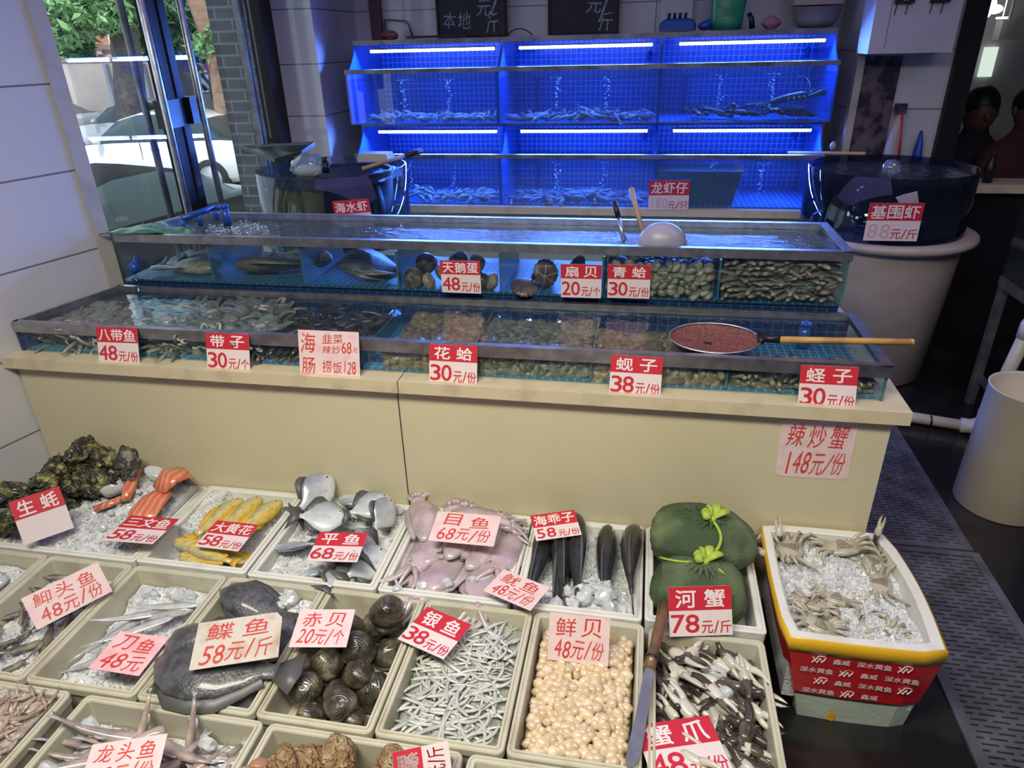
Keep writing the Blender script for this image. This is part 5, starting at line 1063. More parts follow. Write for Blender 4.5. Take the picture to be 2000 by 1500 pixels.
def wall_fill(protos, x0, x1, ztop, n, dm, lab, cat, group, name, bedm, bl, tilt=40, sc=(.8, 1.1), rx=(30, 80)):
    hf = lambda x, y: ztop-.012-.12*max(0, y-2.12)+.008*nz(x, y, 6, 14)
    bed(bl[0], (x0, x1, Yu+.014, 2.32), hf, .770, bedm, bl[1], cat); k = 0; out = []
    for _ in range(n*30):
        if len(out) >= n: break
        p = (R3.uniform(x0+.012, x1-.012), R3.uniform(.778, ztop-.004))
        if all((p[0]-q[0])**2+((p[1]-q[1])*1.4)**2 > dm*dm for q in out): out.append(p)
    for x, z in out:
        put(protos[k % len(protos)], name, (x, Yu+.008, z), (R3.uniform(*rx), R3.uniform(-tilt, tilt), R3.uniform(-60, 60)), R3.uniform(*sc), lab, cat, group); k += 1
    for x, y in darts((x0, x1, Yu+.02, 2.30), n//2, dm*1.3, R3, .012):
        put(protos[k % len(protos)], name, (x, y, hf(x, y)+.006), (R3.uniform(-20, 20), R3.uniform(-20, 20), R3.uniform(0, 360)), R3.uniform(*sc), lab, cat, group); k += 1
wall_fill(P_clg, -.10, .215, .868, 90, .0185, 'round cream grey clam heaped against the upper tank glass', 'clam', 'round clams in the upper tank', 'round_clam', 'bedg', ('clam_bed', 'round clams behind the glass of the upper tank'))
wall_fill([P_stk], .238, .555, .893, 130, .0175, 'grey brown stick like shellfish stacked in the right end of the upper tank', 'shellfish', 'stick like shellfish', 'stick_shellfish', 'bedg', ('shellfish_bed', 'stick like shellfish behind the glass of the upper tank'), 25, (.8, 1.15), (-20, 20))
# fittings of the front tanks
mb = MB(); a, b = atZ(358, 430, .955), atZ(408, 412, .955); a = Vector((-1.545, 2.12, .955)); b = Vector((-1.50, 2.27, .965))
mb.tube([a, b], .010, 10); [mb.tube([a+(b-a)*t, a+(b-a)*t+Vector((0, 0, -.045))], .009, 8) for t in (0, .45, .9)]
mb.tube([a+(b-a)*.9, a+(b-a)*.9+Vector((.03, .01, .0))], .009, 8)
tag(mb.build('water_manifold', 'bluepipe', smooth=True), 'blue plastic water inlet with three spouts on the upper tank', 'pipe')
mb = MB(); mb.tube([(-1.455, 2.24, .905), (-1.455, 2.24, .965)], .014, 12); mb.ball((-1.455, 2.24, .972), (.016, .016, .012), 12, 8); tag(mb.build('overflow_stub', 'bluepipe', smooth=True), 'short blue standpipe right of the blue water inlet', 'pipe')
m = pm('foaming_water', (.55, .62, .64), .15, bump=(90, .8), coat=.6); M['foamw'] = m
mb = MB(); [mb.ball((-1.40+R3.gauss(0, .05), 2.20+R3.gauss(0, .05), .903), (R3.uniform(.002, .006), R3.uniform(.002, .006), .0015), 7, 4) for _ in range(120)]
tag(mb.build('splash_foam', 'foamw', smooth=True), 'white foam where water splashes into the upper tank', 'foam', kind='stuff')
nz_ = atY(262, 523, 1.995); mb = MB(); mb.ball(nz_, (.017, .017, .019), 14, 10); mb.tube([nz_, (nz_.x, 2.02, nz_.z+.03)], .008, 8); q = mb.build('water_nozzle', 'bluepipe', smooth=True); tag(q, 'round blue nozzle pouring water into the lower tank', 'nozzle')
mb = MB(); mb.tube([nz_+Vector((0, 0, -.01)), nz_+Vector((.004, -.012, -.05)), nz_+Vector((.006, -.02, -.10))], [.006, .008, .012], 10); tag(mb.build('water_stream', 'water_b', smooth=True), 'stream of water falling from the blue nozzle', 'water', kind='stuff')
mb = MB(); dc = (.47, 1.955, .722)
for k in range(14): a = 2*pi*k/14; mb.tube([(dc[0]+.003*cos(a), dc[1]+.003*sin(a), dc[2]+.017), (dc[0]+.012*cos(a), dc[1]+.012*sin(a), dc[2]+.014), (dc[0]+.018*cos(a), dc[1]+.018*sin(a), dc[2]+.002)], .0018, 5)
mb.tube([(dc[0], dc[1], .66), (dc[0], dc[1], dc[2]+.002)], .017, 12); tag(mb.build('drain_strainer', 'bluestr', smooth=True) if 'bluestr' in M else mb.build('drain_strainer', 'bluepipe2', smooth=True) if 'bluepipe2' in M else mb.build('drain_strainer', 'bluepanel', smooth=True), 'blue domed drain strainer at the right end of the lower tank', 'drain')
# green netting at the tank corner
M['gnet'] = pm('green_netting', (.03, .16, .07), .4, noise=(60, (.10, .26, .16), .45, .7), bump=(120, .5), coat=.5)
M['clearp'] = glassy('clear_plastic', (.85, .9, .9), .12, bump=(14, .6), milk=.18, milkcol=(.6, .62, .66))
def cloth(poly, h, name, mat, label, cat, th=.004, n=18):
    (x0, y0), (x1, y1), (x2, y2), (x3, y3) = poly; mb = MB(); g = []
    for s in (0, 1):
        for j in range(n+1):
            for i in range(n+1):
                u, v = i/n, j/n; x = (x0*(1-u)+x1*u)*(1-v)+(x3*(1-u)+x2*u)*v; y = (y0*(1-u)+y1*u)*(1-v)+(y3*(1-u)+y2*u)*v
                g.append((x, y, h(u, v)-s*th))
    N = n+1; f = []
    for j in range(n):
        for i in range(n): a = j*N+i; f.append((a, a+1, a+N+1, a+N)); b_ = a+N*N; f.append((b_, b_+N, b_+N+1, b_+1))
    ed = list(range(n))+[j*N+n for j in range(n)]+[n*N+i for i in range(n, 0, -1)]+[j*N for j in range(n, 0, -1)]
    for k in range(len(ed)): a, b_ = ed[k], ed[(k+1) % len(ed)]; f.append((a, a+N*N, b_+N*N, b_))
    mb.add(g, f); o = mb.build(name, mat, smooth=True); tag(o, label, cat); return o
cloth([(-1.765, 1.985), (-1.50, 2.035), (-1.475, 2.06), (-1.665, 2.19)], lambda u, v: .932+.012*sin(u*5)*sin(v*4)+.006*nz(u*5, v*5)-(.010*(u > .8)), 'green_netting', 'gnet', 'crumpled green netting over the left corner of the upper tank', 'net')
# dip net with a wooden handle
A, B, C_ = atZ(1780, 668, .775), atZ(1520, 663, .768), atZ(1486, 660, .765)
M['wood'] = pm('worn_wood', (.62, .36, .09), .45, noise=(9, (.40, .20, .06), .5, .7), coat=.2); M['wood2'] = pm('dark_worn_wood', (.17, .085, .035), .5, noise=(30, (.07, .035, .018), .45, .7), coat=.3)
M['woodp'] = pm('pale_wood', (.42, .27, .17), .5)
dn = tag(emp('dip_net', C_), 'dip net with a yellow wooden handle lying across the lower tank', 'net')
mb = MB(); mb.tube([B, A], .0085, 12); mb.ball(A, .0088, 10, 6); part(mb, 'handle', 'wood', dn, True)
mb = MB(); mb.tube([B+(C_-B)*-.12, B+(C_-B)*1.05], .0105, 12); mb.tube([C_+Vector((0, -.015, -.005)), C_+Vector((0, .02, 0))], .008, 8); part(mb, 'ferrule', 'black', dn, True)
cc = atZ(1395, 665, .752); ux = (C_-cc); ux.z = 0; rr_ = ux.length; ux.normalize(); uy = Vector((-ux.y, ux.x, 0)); mb = MB()
pts = [cc+ux*rr_*cos(a)+uy*.078*sin(a)+Vector((0, 0, .008+.010*sin(a))) for a in [2*pi*k/40 for k in range(41)]]; mb.tube(pts, .0028, 8); part(mb, 'hoop', 'steel', dn, True)
M['rnet'] = pm('red_brown_netting', (.26, .085, .055), .55, noise=(180, (.11, .035, .03), .42, .62), bump=(200, .6))
mb = MB(); R_ = []
for t, w in ((0, .98), (.3, .93), (.6, .75), (.85, .45), (1, .1)): R_.append([cc+ux*(rr_*w*cos(a)-.015*t)+uy*.076*w*sin(a)+Vector((0, 0, .006+.010*w*sin(a)-.014*t+.004*nz(a, t, 1, 2))) for a in [2*pi*k/28 for k in range(28)]])
mb.loft(R_, caps=False)
R2_ = [[p+Vector((0, 0, -.003)) for p in r] for r in R_][::-1]; mb.loft(R2_, caps=False); part(mb, 'net', 'rnet', dn, True)
# scoop in the upper tank
M['lav'] = pm('grey_plastic', (.36, .34, .42), .35, noise=(12, (.30, .28, .36), .4, .7))
sc_ = tag(emp('plastic_scoop', (.055, 2.12, .90)), 'grey plastic scoop with a wooden handle in the upper tank', 'scoop')
mb = MB(); c0 = Vector((.058, 2.115, .900)); R_ = []
for i in range(9):
    t = i/8*pi/2; R_.append([c0+Vector((.074*cos(t)*cos(a), .052*cos(t)*sin(a), .074*sin(t)**.9)) for a in [2*pi*k/28 for k in range(28)]])
mb.loft(R_); mb.loft([[c0+Vector((.077*cos(a), .053*sin(a), z)) for a in [2*pi*k/28 for k in range(28)]] for z in (-.004, .010)]); part(mb, 'bowl', 'lav', sc_, True)
mb = MB(); mb.tube([Vector((.0, 2.135, .935)), atY(1232, 368, 2.20)], [.007, .0085], 10); part(mb, 'handle', 'woodp', sc_, True)
mb = MB(); e = atY(1200, 394, 2.20); f0 = Vector((-.055, 2.15, .905)); mb.tube([f0, f0+(e-f0)*.6], .006, 8); k_ = tag(mb.build('steel_skewer', 'steel', smooth=True), 'steel tool with a black grip leaning left of the grey scoop', 'tool')
mb = MB(); mb.tube([f0+(e-f0)*.6, e], [.008, .009], 8); mb.build('grip', 'black', k_, True)
# knife
M['bladem'] = pm('worn_blade', (.20, .205, .22), .35, .45, noise=(25, (.27, .27, .28), .4, .7))
k0, k1, k2, k3 = atZ(1300, 1180, .275), atZ(1268, 1305, .258), atZ(1262, 1325, .256), atZ(1236, 1510, .236)
kn = tag(emp('kitchen_knife', k1), 'long knife with a dark wooden handle resting between scallops and claws', 'knife')
mb = MB(); mb.tube([k0, k0+(k1-k0)*.3, k0+(k1-k0)*.7, k1], [.0165, .0135, .012, .0135], 12, 0, None, True, .75); part(mb, 'handle', 'wood2', kn, True)
mb = MB(); d = (k2-k1).normalized(); mb.tube([k1-(k1-k0)*.16, k1-(k1-k0)*.13], .0150, 12, 0, None, True, .8); part(mb, 'collar', 'black', kn, True)
mb = MB(); ax = (k3-k2).normalized(); sd = ax.cross(Vector((0, 0, 1))).normalized(); up = sd.cross(ax)
pro = [(0, -.010, .009), (.3, -.010, .012), (.55, -.009, .014), (.8, -.008, .020), (.93, -.002, .020), (1, .010, .014)]; L_ = (k3-k2).length+.02
v = []
for t, a_, b_ in pro: p = k1+ax*L_*t; v += [p+sd*a_+up*.001, p+sd*b_+up*.0, p+sd*a_-up*.001]
mb.add(v, [(3*i, 3*i+1, 3*i+4, 3*i+3) for i in range(5)]+[(3*i+1, 3*i+2, 3*i+5, 3*i+4) for i in range(5)]+[(3*i+2, 3*i, 3*i+3, 3*i+5) for i in range(5)]+[(0, 2, 1), (15, 16, 17)]); part(mb, 'blade', 'bladem', kn)
# ------------------------------------------------------------------ contents of the lit tanks
R4 = random.Random(44)
def lump_layer(protos, x0, x1, z0, n, dm, lab, cat, group, name, sc, hmax, tilt=25, y0=3.715, y1=3.92):
    for i, (x, y) in enumerate(darts((x0, x1, y0, y1), n, dm, R4, .02)):
        z = z0+.020+hmax*max(0, nz(x, 1, 2, 5)+.25)+.5*hmax*max(0, (y-3.78)/.2)
        put(protos[i % len(protos)], name, (x, y, z), (R4.uniform(-tilt, tilt), R4.uniform(-tilt, tilt), R4.uniform(0, 360)), R4.uniform(*sc), lab, cat, group)
lump_layer([P_prw], RX[0]+.06, RX[1]-.02, 1.09, 70, .036, 'pale prawn on the floor of the upper left lit tank', 'prawn', 'pale prawns upper left', 'pale_prawn', (.6, .9), .02)
lump_layer([P_prw, P_prd], RX[1]+.03, RX[2]-.02, 1.09, 70, .036, 'prawn on the floor of the upper middle lit tank', 'prawn', 'prawns upper middle', 'prawn', (.6, .9), .02)
lump_layer([P_lob], RX[2]+.12, RX[3]-.08, 1.10, 16, .09, 'dark lobster crowded in the upper right lit tank', 'lobster', 'dark lobsters', 'lobster', (.55, .72), .03, 15)
put(P_lob, 'lobster', (.66, 3.78, 1.185), (0, 8, 185), .95, 'largest dark lobster on top at the right end of the upper right lit tank', 'lobster')
lump_layer([P_prw], -1.30, RX[1]-.02, .68, 60, .036, 'pale prawn on the floor of the lower left lit tank', 'prawn', 'pale prawns lower left', 'pale_prawn', (.7, 1.0), .03)
lump_layer([P_prd], RX[1]+.03, RX[2]-.03, .68, 75, .036, 'grey prawn heaped in the lower middle lit tank', 'prawn', 'grey prawns lower middle', 'grey_prawn', (.7, 1.0), .03)
mb = MB(); x0, x1 = .05, .47
rings = [[(x, y, z) for x, y, z in rrect(x0+.02*(1-t), 3.735+.015*(1-t), x1-.025*(1-t), 3.955-.015*(1-t), .015, .69+.155*t)] for t in (0, .55, .56, .9, .91, 1)]
rings[2] = [(x+(-.006 if x < .26 else .006), y, z) for x, y, z in rings[2]]; rings[3] = [(x+(-.006 if x < .26 else .006), y, z) for x, y, z in rings[3]]
mb.loft(rings); mb.loft([rrect(x0-.008, 3.728, x1+.012, 3.962, .015, z) for z in (.845, .855)]); tag(mb.build('plastic_crate', 'black'), 'black crate sunk in the lower right lit tank behind the lobster card', 'crate')
# ------------------------------------------------------------------ things on the rack and on the back wall
ZT = 1.490
def chalkboard(x0, x1, z1, label, texts):
    o = emp('chalkboard', ((x0+x1)/2, 4.22, ZT)); tag(o, label, 'blackboard', )
    mb = MB(); mb.box((x0, 4.205, ZT), (x1, 4.22, z1)); part(mb, 'panel', 'board', o)
    mb = MB(); w = .012
    for a, b, c, d in ((x0, x0+w, ZT, z1), (x1-w, x1, ZT, z1), (x0+w, x1-w, ZT, ZT+w), (x0+w, x1-w, z1-w, z1)): mb.box((a, 4.198, b and c), (b, 4.2045, d))
    part(mb, 'frame', 'dark', o)
    mb = MB(); RR = random.Random(7)
    for s, x, z, w, h in texts:
        t = MB(); put_text(t, s, 0, 0, w, h, -.008, 5, shear=.12, gap=.15, R=RR); mb.add([(x+v[0], 4.2035, z+v[1]) for v in t.v], t.f)
    part(mb, 'chalk_writing', 'chalk', o); return o
chalkboard(-1.195, -.80, 1.95, 'framed chalkboard on the left of the back wall, local price chalked on it', [('本地', -1.165, 1.535, .17, .085), ('元', -.97, 1.60, .09, .075), ('/', -.90, 1.57, .05, .13), ('斤', -.92, 1.515, .08, .10), ('70', -1.06, 1.69, .17, .13)])
chalkboard(-.572, -.193, 1.95, 'framed chalkboard in the middle of the back wall', [('元', -.37, 1.59, .09, .075), ('/', -.30, 1.55, .05, .12), ('斤', -.30, 1.51, .08, .09), ('80', -.50, 1.70, .17, .13)])
mb = MB(); mb.box((-1.60, 4.245, 1.49), (-1.535, 4.279, ZC)); tag(mb.build('wall_pipe_cover', pm('brown_red_trim', (.16, .07, .07), .5)), 'brown vertical pipe cover at the left end of the back wall', 'trim', kind='structure')
mb = MB(); mb.tube([(-1.52, 4.26, 1.49), (-1.52, 4.26, 1.595), (-1.40, 4.26, 1.585), (-1.38, 4.26, 1.57), (-1.355, 4.26, 1.49)], .005, 6); tag(mb.build('wire_hoop', 'steeld', smooth=True), 'bent dark wire hoop on the rack against the back wall', 'wire')
mb = MB(); mb.ball((-1.44, 4.10, ZT+.022), (.05, .03, .026), 14, 8, 0, None, lambda p: p*(1+.2*nz(p.x, p.y, p.z, 3))); tag(mb.build('crumpled_bag', pm('faded_red_plastic', (.30, .08, .10), .4)), 'small crumpled reddish bag at the left end of the rack top', 'bag')
mb = MB(); mb.tube(bez((-.79, 4.15, ZT+.005), (-.72, 4.12, ZT+.07), (-.65, 4.15, ZT+.005), 14), .003, 5); tag(mb.build('cable_loop', 'black', smooth=True), 'thin black cable arching up between the two chalkboards', 'cable')
for i, (x0, x1, y) in enumerate(((-1.33, -1.20, 4.05), (-1.27, -.98, 4.02))): mb = MB(); mb.box((x0, y, ZT+.0045), (x1, y+.05, ZT+.016)); tag(mb.build('dark_strip', 'black'), ('short dark strip lying on the rack left of the chalkboard', 'long dark strip lying on the rack below the left chalkboard')[i], 'strip')
o = emp('dosing_unit', (.09, 4.2, ZT)); tag(o, 'white wall unit with a small dark screen above the blue air pump', 'control unit')
mb = MB(); mb.box((.02, 4.19, 1.53), (.185, 4.275, 1.80)); part(mb, 'housing', 'plaster', o); mb = MB(); mb.box((.08, 4.186, 1.645), (.125, 4.1895, 1.665)); part(mb, 'screen', 'black', o)
o = emp('air_pump', (.10, 4.05, ZT+.005)); tag(o, 'blue air pump with four black outlets on the rack top', 'air pump')
mb = MB(); mb.loft([rrect(.02+k, 4.0+k*.5, .20-k, 4.10-k*.5, .015, ZT+.005+z) for k, z in ((0, 0), (0, .03), (.012, .045), (.03, .055))]); part(mb, 'housing', 'bluepipe', o)
for k in range(4): mb = MB(); mb.tube([(.065+.027*k, 4.05, ZT+.055), (.067+.027*k, 4.045, ZT+.085)], .008, 8); part(mb, 'outlet', 'black', o, True)
mb = MB(); mb.ball((.245, 4.03, ZT+.025), (.035, .02, .022), 10, 6, 0, None, lambda p: p*(1+.2*nz(p.x, p.y, p.z, 4))); mb.ball((.26, 4.03, ZT+.035), (.018, .018, .018), 8, 6); tag(mb.build('hose_fitting', 'bluepipe', smooth=True), 'dark blue hose fitting between the air pump and the green bag', 'fitting')
M['greenp'] = pm('green_plastic_bag', (.02, .33, .16), .3, noise=(10, (.03, .24, .12), .4, .7), bump=(12, .5), coat=.4)
mb = MB(); R_ = []
for t in np.linspace(0, 1, 9): R_.append([(.35+.012*t+(.078+.012*t)*cos(a)*(1+.05*nz(a, t*2, 0, 1.2)), 4.09+(.035-.012*t)*sin(a)+.006*nz(a, t*3, 4, 1.5), ZT+.0045+.26*t) for a in [2*pi*k/24 for k in range(24)]])
mb.loft(R_); tag(mb.build('green_bag', 'greenp', smooth=True), 'tall green plastic bag standing on the rack top', 'bag')
mb = MB(); mb.tube([(.475, 4.04, ZT+.005), (.468, 4.04, ZT+.045), (.452, 4.045, ZT+.075)], [.014, .013, .011], 10); tag(mb.build('black_nozzle', 'black', smooth=True), 'small black nozzle right of the green bag', 'nozzle')
mb = MB(); mb.ball((.565, 4.06, ZT+.028), (.048, .03, .035), 16, 10, 0, None, lambda p: Vector((p.x, p.y, p.z*(1-.5*abs(p.x))))*(1+.15*nz(p.x, p.y, p.z, 3))); tag(mb.build('pink_sponge', pm('pinkish_cloth', (.40, .18, .22), .7), smooth=True), 'small heap of pink cloth on the rack top', 'cloth')
o = emp('bowl_stack', (.78, 4.08, ZT)); tag(o, 'pale plastic bowl with stacked baskets above, right end of the rack', 'bowl')
mb = MB(); mb.lathe([(0, 0), (.075, 0), (.10, .03), (.115, .085), (.118, .086), (.10, .085), (.06, .02), (0, .012)], 32, 0, None, (.775, 4.07, ZT+.005)); part(mb, 'bowl', 'lav', o, True)
M['crateb'] = pm('beige_plastic', (.42, .33, .27), .5)
for k, (z, r) in enumerate(((.10, .125), (.145, .130), (.19, .128))): mb = MB(); mb.loft([rrect(.775-r, 4.07-.085, .775+r*.9, 4.07+.085, .03, ZT+z+d) for d in (0, .03, .042)]); part(mb, 'basket', 'crateb', o)
mb = MB(); mb.tube([(.655, 4.20, ZT+.26), (.64, 4.22, ZT+.20), (.60, 4.25, ZT+.16)], [.03, .03, .018], 8, 0, None, True, .3); tag(mb.build('hanging_cloth', 'lav', smooth=True), 'grey cloth hanging behind the stacked baskets', 'cloth')
# ------------------------------------------------------------------ round tank by the storefront
M['smoke'] = glassy('round_tank_glass', (.66, .74, .78), .05, milk=.03, milkcol=(.12, .14, .18)); M['smoke2'] = glassy('dark_tank_glass', (.34, .42, .50), .05, milk=.10, milkcol=(.05, .06, .09))
def ring(cx, cy, r0, r1, z0, z1, seg=48, mi=0, mb=None):
    mb = mb or MB(); pr = [(r0, z0), (r0, z1), (r1, z1), (r1, z0), (r0, z0)]
    mb.lathe(pr, seg, mi, None, (cx, cy, 0)); return mb
c1 = (-1.415, 3.08)
rt = tag(emp('round_tank', (c1[0], c1[1], 0)), 'round glass tank beside the storefront, black lid tray across its rim', 'fish tank')
part(ring(*c1, .337, .330, .642, .975), 'glass_wall', 'smoke', rt, True); part(ring(*c1, .36, 0, .60, .641), 'base_plate', 'cream2', rt)
mb = MB(); mb.lathe([(0, 0), (.27, 0), (.31, .599), (0, .599)], 40, 0, None, (*c1, 0)); part(mb, 'barrel_body', 'cream', rt, True)
mb = MB(); mb.lathe([(0, .938), (.327, .938), (.327, .936), (0, .936)], 48, 0, None, (*c1, 0)); part(mb, 'water_surface', 'water_u', rt)
mb = MB(); mb.lathe([(.215, 0), (.215, .28), (.205, .28), (.205, 0)], 40, 0, None, (c1[0]+.03, c1[1]+.07, .668)); mb.f = [f for i, f in enumerate(mb.f) if 20 < 0 or True]; 
part(mb, 'dark_liner', 'black', rt, True)
mb = MB(); mb.lathe([(0, .0), (.315, .0), (.315, .02), (0, .02)], 40, 0, None, (*c1, .645)); part(mb, 'tank_floor', 'black', rt)
M['ytub'] = pm('yellowed_filter', (.50, .38, .13), .6, noise=(14, (.36, .26, .08), .4, .7))
mb = MB(); mb.tube([(-1.575, 2.865, .93), (-1.575, 2.865, .74)], [.055, .045], 14); mb.tube([(-1.50, 2.845, .93), (-1.50, 2.845, .76)], [.045, .04], 12); mb.tube([(-1.41, 2.835, .93), (-1.41, 2.835, .745)], [.05, .042], 12); tag(mb.build('filter_bag', 'ytub', smooth=True), 'yellowish filter bags hanging inside the round tank by the storefront', 'filter')
mb = MB(); mb.tube([(-1.20, 3.0, .90), (-1.14, 2.95, .70)], [.05, .08], 12, 0, None, True, .6); tag(mb.build('dark_pump', 'black', smooth=True), 'dark pump at the right side inside the round tank', 'pump')
tl, tr, br, bl = atZ(470, 291, 1.005), atZ(616, 284, 1.045), atZ(590, 302, 1.02), atZ(537, 318, .985)
mb = MB(); q = [tl, bl, br, tr]; up = Vector((0, 0, .018)); cen = sum(q, Vector())/4
mb.loft([[*q], [p+up for p in q], [p+up+(cen-p)*.06 for p in q], [p+up*.4+(cen-p)*.10 for p in q]]); tag(mb.build('lid_tray', 'black'), 'black shallow tray tilted on the rim of the round tank', 'tray')
mb = MB(); pc = Vector((-1.50, 3.02, .985)); mb.ball(pc, (.085, .06, .055), 20, 12, 0, None, lambda p: p*(1+.25*nz(p.x, p.y, p.z, 2.2))); tag(mb.build('plastic_bag', 'clearp', smooth=True), 'clear plastic bag lying on the round tank by the storefront', 'bag')
mb = MB(); mb.ball((-1.50, 3.02, .965), (.07, .045, .028), 16, 8, 0, None, lambda p: p*(1+.15*nz(p.x, p.y, p.z, 3))); tag(mb.build('white_foam_block', 'foam', smooth=True), 'white foam piece inside the clear plastic bag', 'foam')
mb = MB(); mb.tube([(-1.40, 2.98, .965), (-1.40, 2.98, 1.01)], .018, 12); mb.tube([(-1.40, 2.98, 1.008), (-1.40, 2.98, 1.03)], .013, 12); tag(mb.build('black_valve', 'black', smooth=True), 'small black valve right of the clear plastic bag', 'valve')
mb = MB(); mb.box((-1.34, 3.20, .977), (-1.19, 3.30, 1.0)); mb.box((-1.335, 3.205, 1.0005), (-1.195, 3.295, 1.012)); tag(mb.build('foam_board', 'trimc'), 'pale yellow board lying on the back of the round tank', 'board')
A, B = Vector((-1.27, 3.08, .965)), Vector((-1.05, 3.30, 1.015)); mb = MB(); mb.tube([A, A+(B-A)*.72], [.009, .009], 8); o = tag(mb.build('net_pole', 'woodp', smooth=True), 'wooden net pole with a black grip lying across the round tank rim', 'pole'); mb = MB(); mb.tube([A+(B-A)*.70, B], [.012, .014], 10); mb.build('grip', 'black', o, True)
# ------------------------------------------------------------------ big barrel tank on the right
c2 = (1.04, 3.36); cb = (1.07, 3.36)
bt = tag(emp('barrel_tank', (cb[0], cb[1], 0)), 'large round prawn tank standing on a tall beige barrel', 'fish tank')
M['barrel'] = pm('beige_barrel', (.46, .39, .33), .42, noise=(7, (.40, .33, .28), .4, .7))
mb = MB(); mb.lathe([(0, 0), (.262, 0), (.272, .01), (.315, .62), (.318, .635), (.355, .64), (.368, .655), (.365, .672), (.345, .680), (0, .680)], 56, 0, None, (*cb, 0)); part(mb, 'barrel', 'barrel', bt, True)
part(ring(*c2, .335, .328, .681, .945, 56), 'glass_wall', 'smoke2', bt, True)
mb = MB(); mb.lathe([(0, .918), (.326, .918), (.326, .916), (0, .916)], 48, 0, None, (*c2, 0)); part(mb, 'water_surface', 'water_u', bt)
mb = MB(); mb.lathe([(0, .682), (.32, .682), (.32, .70), (0, .70)], 40, 0, None, (*c2, 0)); part(mb, 'tank_floor', 'black', bt)
mb = MB(); z = .70
while z < .91: mb.ball((.86+R4.gauss(0, .012), 3.10+R4.gauss(0, .01), z), R4.uniform(.003, .008), 6, 4); z += R4.uniform(.002, .006)
tag(mb.build('air_bubbles', 'bubble', smooth=True), 'rising bubbles inside the big barrel tank', 'bubbles', kind='stuff')
mb = MB(); mb.ball((1.0, 3.22, .958), (.036, .03, .034), 14, 10, 0, None, lambda p: p*(1+.2*nz(p.x, p.y, p.z, 3))); tag(mb.build('plastic_ball', 'clearp', smooth=True), 'crumpled clear plastic on the barrel tank water', 'plastic')
A, B = atY(1540, 298, 3.45), atY(1690, 300, 3.15); mb = MB(); mb.tube([A, B], .007, 8); o = tag(mb.build('net_pole', 'woodp', smooth=True), 'thin wooden pole lying across the back rim of the barrel tank', 'pole')
mb = MB(); mb.ball(atY(1627, 285, 3.5), (.014, .014, .020), 10, 8); tag(mb.build('blue_plug', 'lav', smooth=True), 'pale blue plug beside the pole on the barrel tank', 'plug')
o = emp('blue_cone', (1.3, 3.74, .93)); tag(o, 'dark blue pointed scoop standing behind the barrel tank', 'scoop'); mb = MB(); p0, p1 = atY(1790, 308, 3.745), atY(1800, 255, 3.745); mb.tube([p0-Vector((0, 0, .35)), p0, (p0+p1)/2, p1], [.045, .036, .026, .010], 14, 0, None, True, .6); part(mb, 'scoop_body', 'bluepipe', o, True)
o = emp('wall_bottle', (1.17, 3.74, .95)); tag(o, 'tall pale bottle with a red line standing before the column', 'bottle')
mb = MB(); p0, p1 = atY(1738, 312, 3.745), atY(1758, 222, 3.745); mb.tube([p0-Vector((0, 0, .30)), p0, p0+(p1-p0)*.6, p1], [.04, .04, .028, .014], 14); part(mb, 'bottle_body', 'crateb', o, True)
mb = MB(); mb.tube([p0+Vector((.028, -.034, 0)), p1+Vector((.006, -.016, 0))], .005, 6); part(mb, 'red_line', 'red', o, True)
mb = MB(); mb.box((p1.x-.025, p1.y-.02, p1.z), (p1.x+.02, p1.y+.02, p1.z+.045)); part(mb, 'cap', 'granite', o)
# control cabinet with two red displays
o = emp('control_cabinet', (1.11, 3.7, 1.38)); tag(o, 'white control cabinet with two red number displays on the column', 'cabinet')
mb = MB(); mb.box((.922, 3.60, 1.38), (1.262, 3.786, 2.05)); part(mb, 'housing', 'plaster', o)
mb = MB(); mb.box((.985, 3.5985, 1.40), (.9865, 3.5999, 2.0)); part(mb, 'door_gap', 'seam', o)
M['redled'] = emit('red_digits', (1, .02, .06), 2.5)
for k, x in enumerate((.992, 1.130)):
    mb = MB(); mb.box((x, 3.58, 1.572), (x+.075, 3.5995, 1.61)); q = part(mb, 'display', 'black', o); t = MB(); put_text(t, ('41', '16')[k], 0, 0, .03, .018, .01); mb = MB(); mb.add([(x+.022+v[0], 3.579, 1.582+v[1]) for v in t.v], t.f); part(mb, 'digits', 'redled', q)
    for dx in (.012, .055): mb = MB(); mb.tube([(x+dx, 3.596, 1.572), (x+dx-.004, 3.596, 1.53)], .002, 5); part(mb, 'wire', 'black', o)
# ------------------------------------------------------------------ right side: stand with glass tank, pipes, hoses, bin
st = emp('steel_stand', (1.62, 2.7, 0)); tag(st, 'dark steel angle stand under the glass tank at the right edge', 'stand')
X0, X1, Ya, Yb, Zs = 1.435, 2.0, 2.15, 3.02, .53
for x in (X0, X1-.03):
    for y in (Ya, Yb-.03): mb = MB(); mb.box((x, y, 0), (x+.03, y+.004, Zs)); mb.box((x, y+.0045, 0), (x+.004, y+.03, Zs)); part(mb, 'leg', 'steeld', st)
mb = MB(); mb.box((X0-.005, Ya-.005, Zs+.001), (X1, Yb, Zs+.04)); part(mb, 'shelf', 'steeld', st)
mb = MB(); mb.box((X0+.005, Ya, .12), (X0+.02, Yb, .15)); part(mb, 'crossbar', 'steeld', st)
gt = emp('glass_tank', (1.7, 2.6, Zs+.04)); tag(gt, 'glass tank with a green tinted tube on the steel stand at the right edge', 'fish tank')
zt = Zs+.042
for a, b in (((X0, Ya, zt), (X0+.006, Yb, .88)), ((X0+.007, Ya, zt), (X1, Ya+.006, .88)), ((X0+.007, Yb-.006, zt), (X1, Yb, .88))): mb = MB(); mb.box(a, b); part(mb, 'glass_panel', 'tankglass', gt)
mb = MB(); mb.box((X0+.007, Ya+.007, .805), (X1, Yb-.007, .807)); part(mb, 'water_surface', 'water_b', gt)
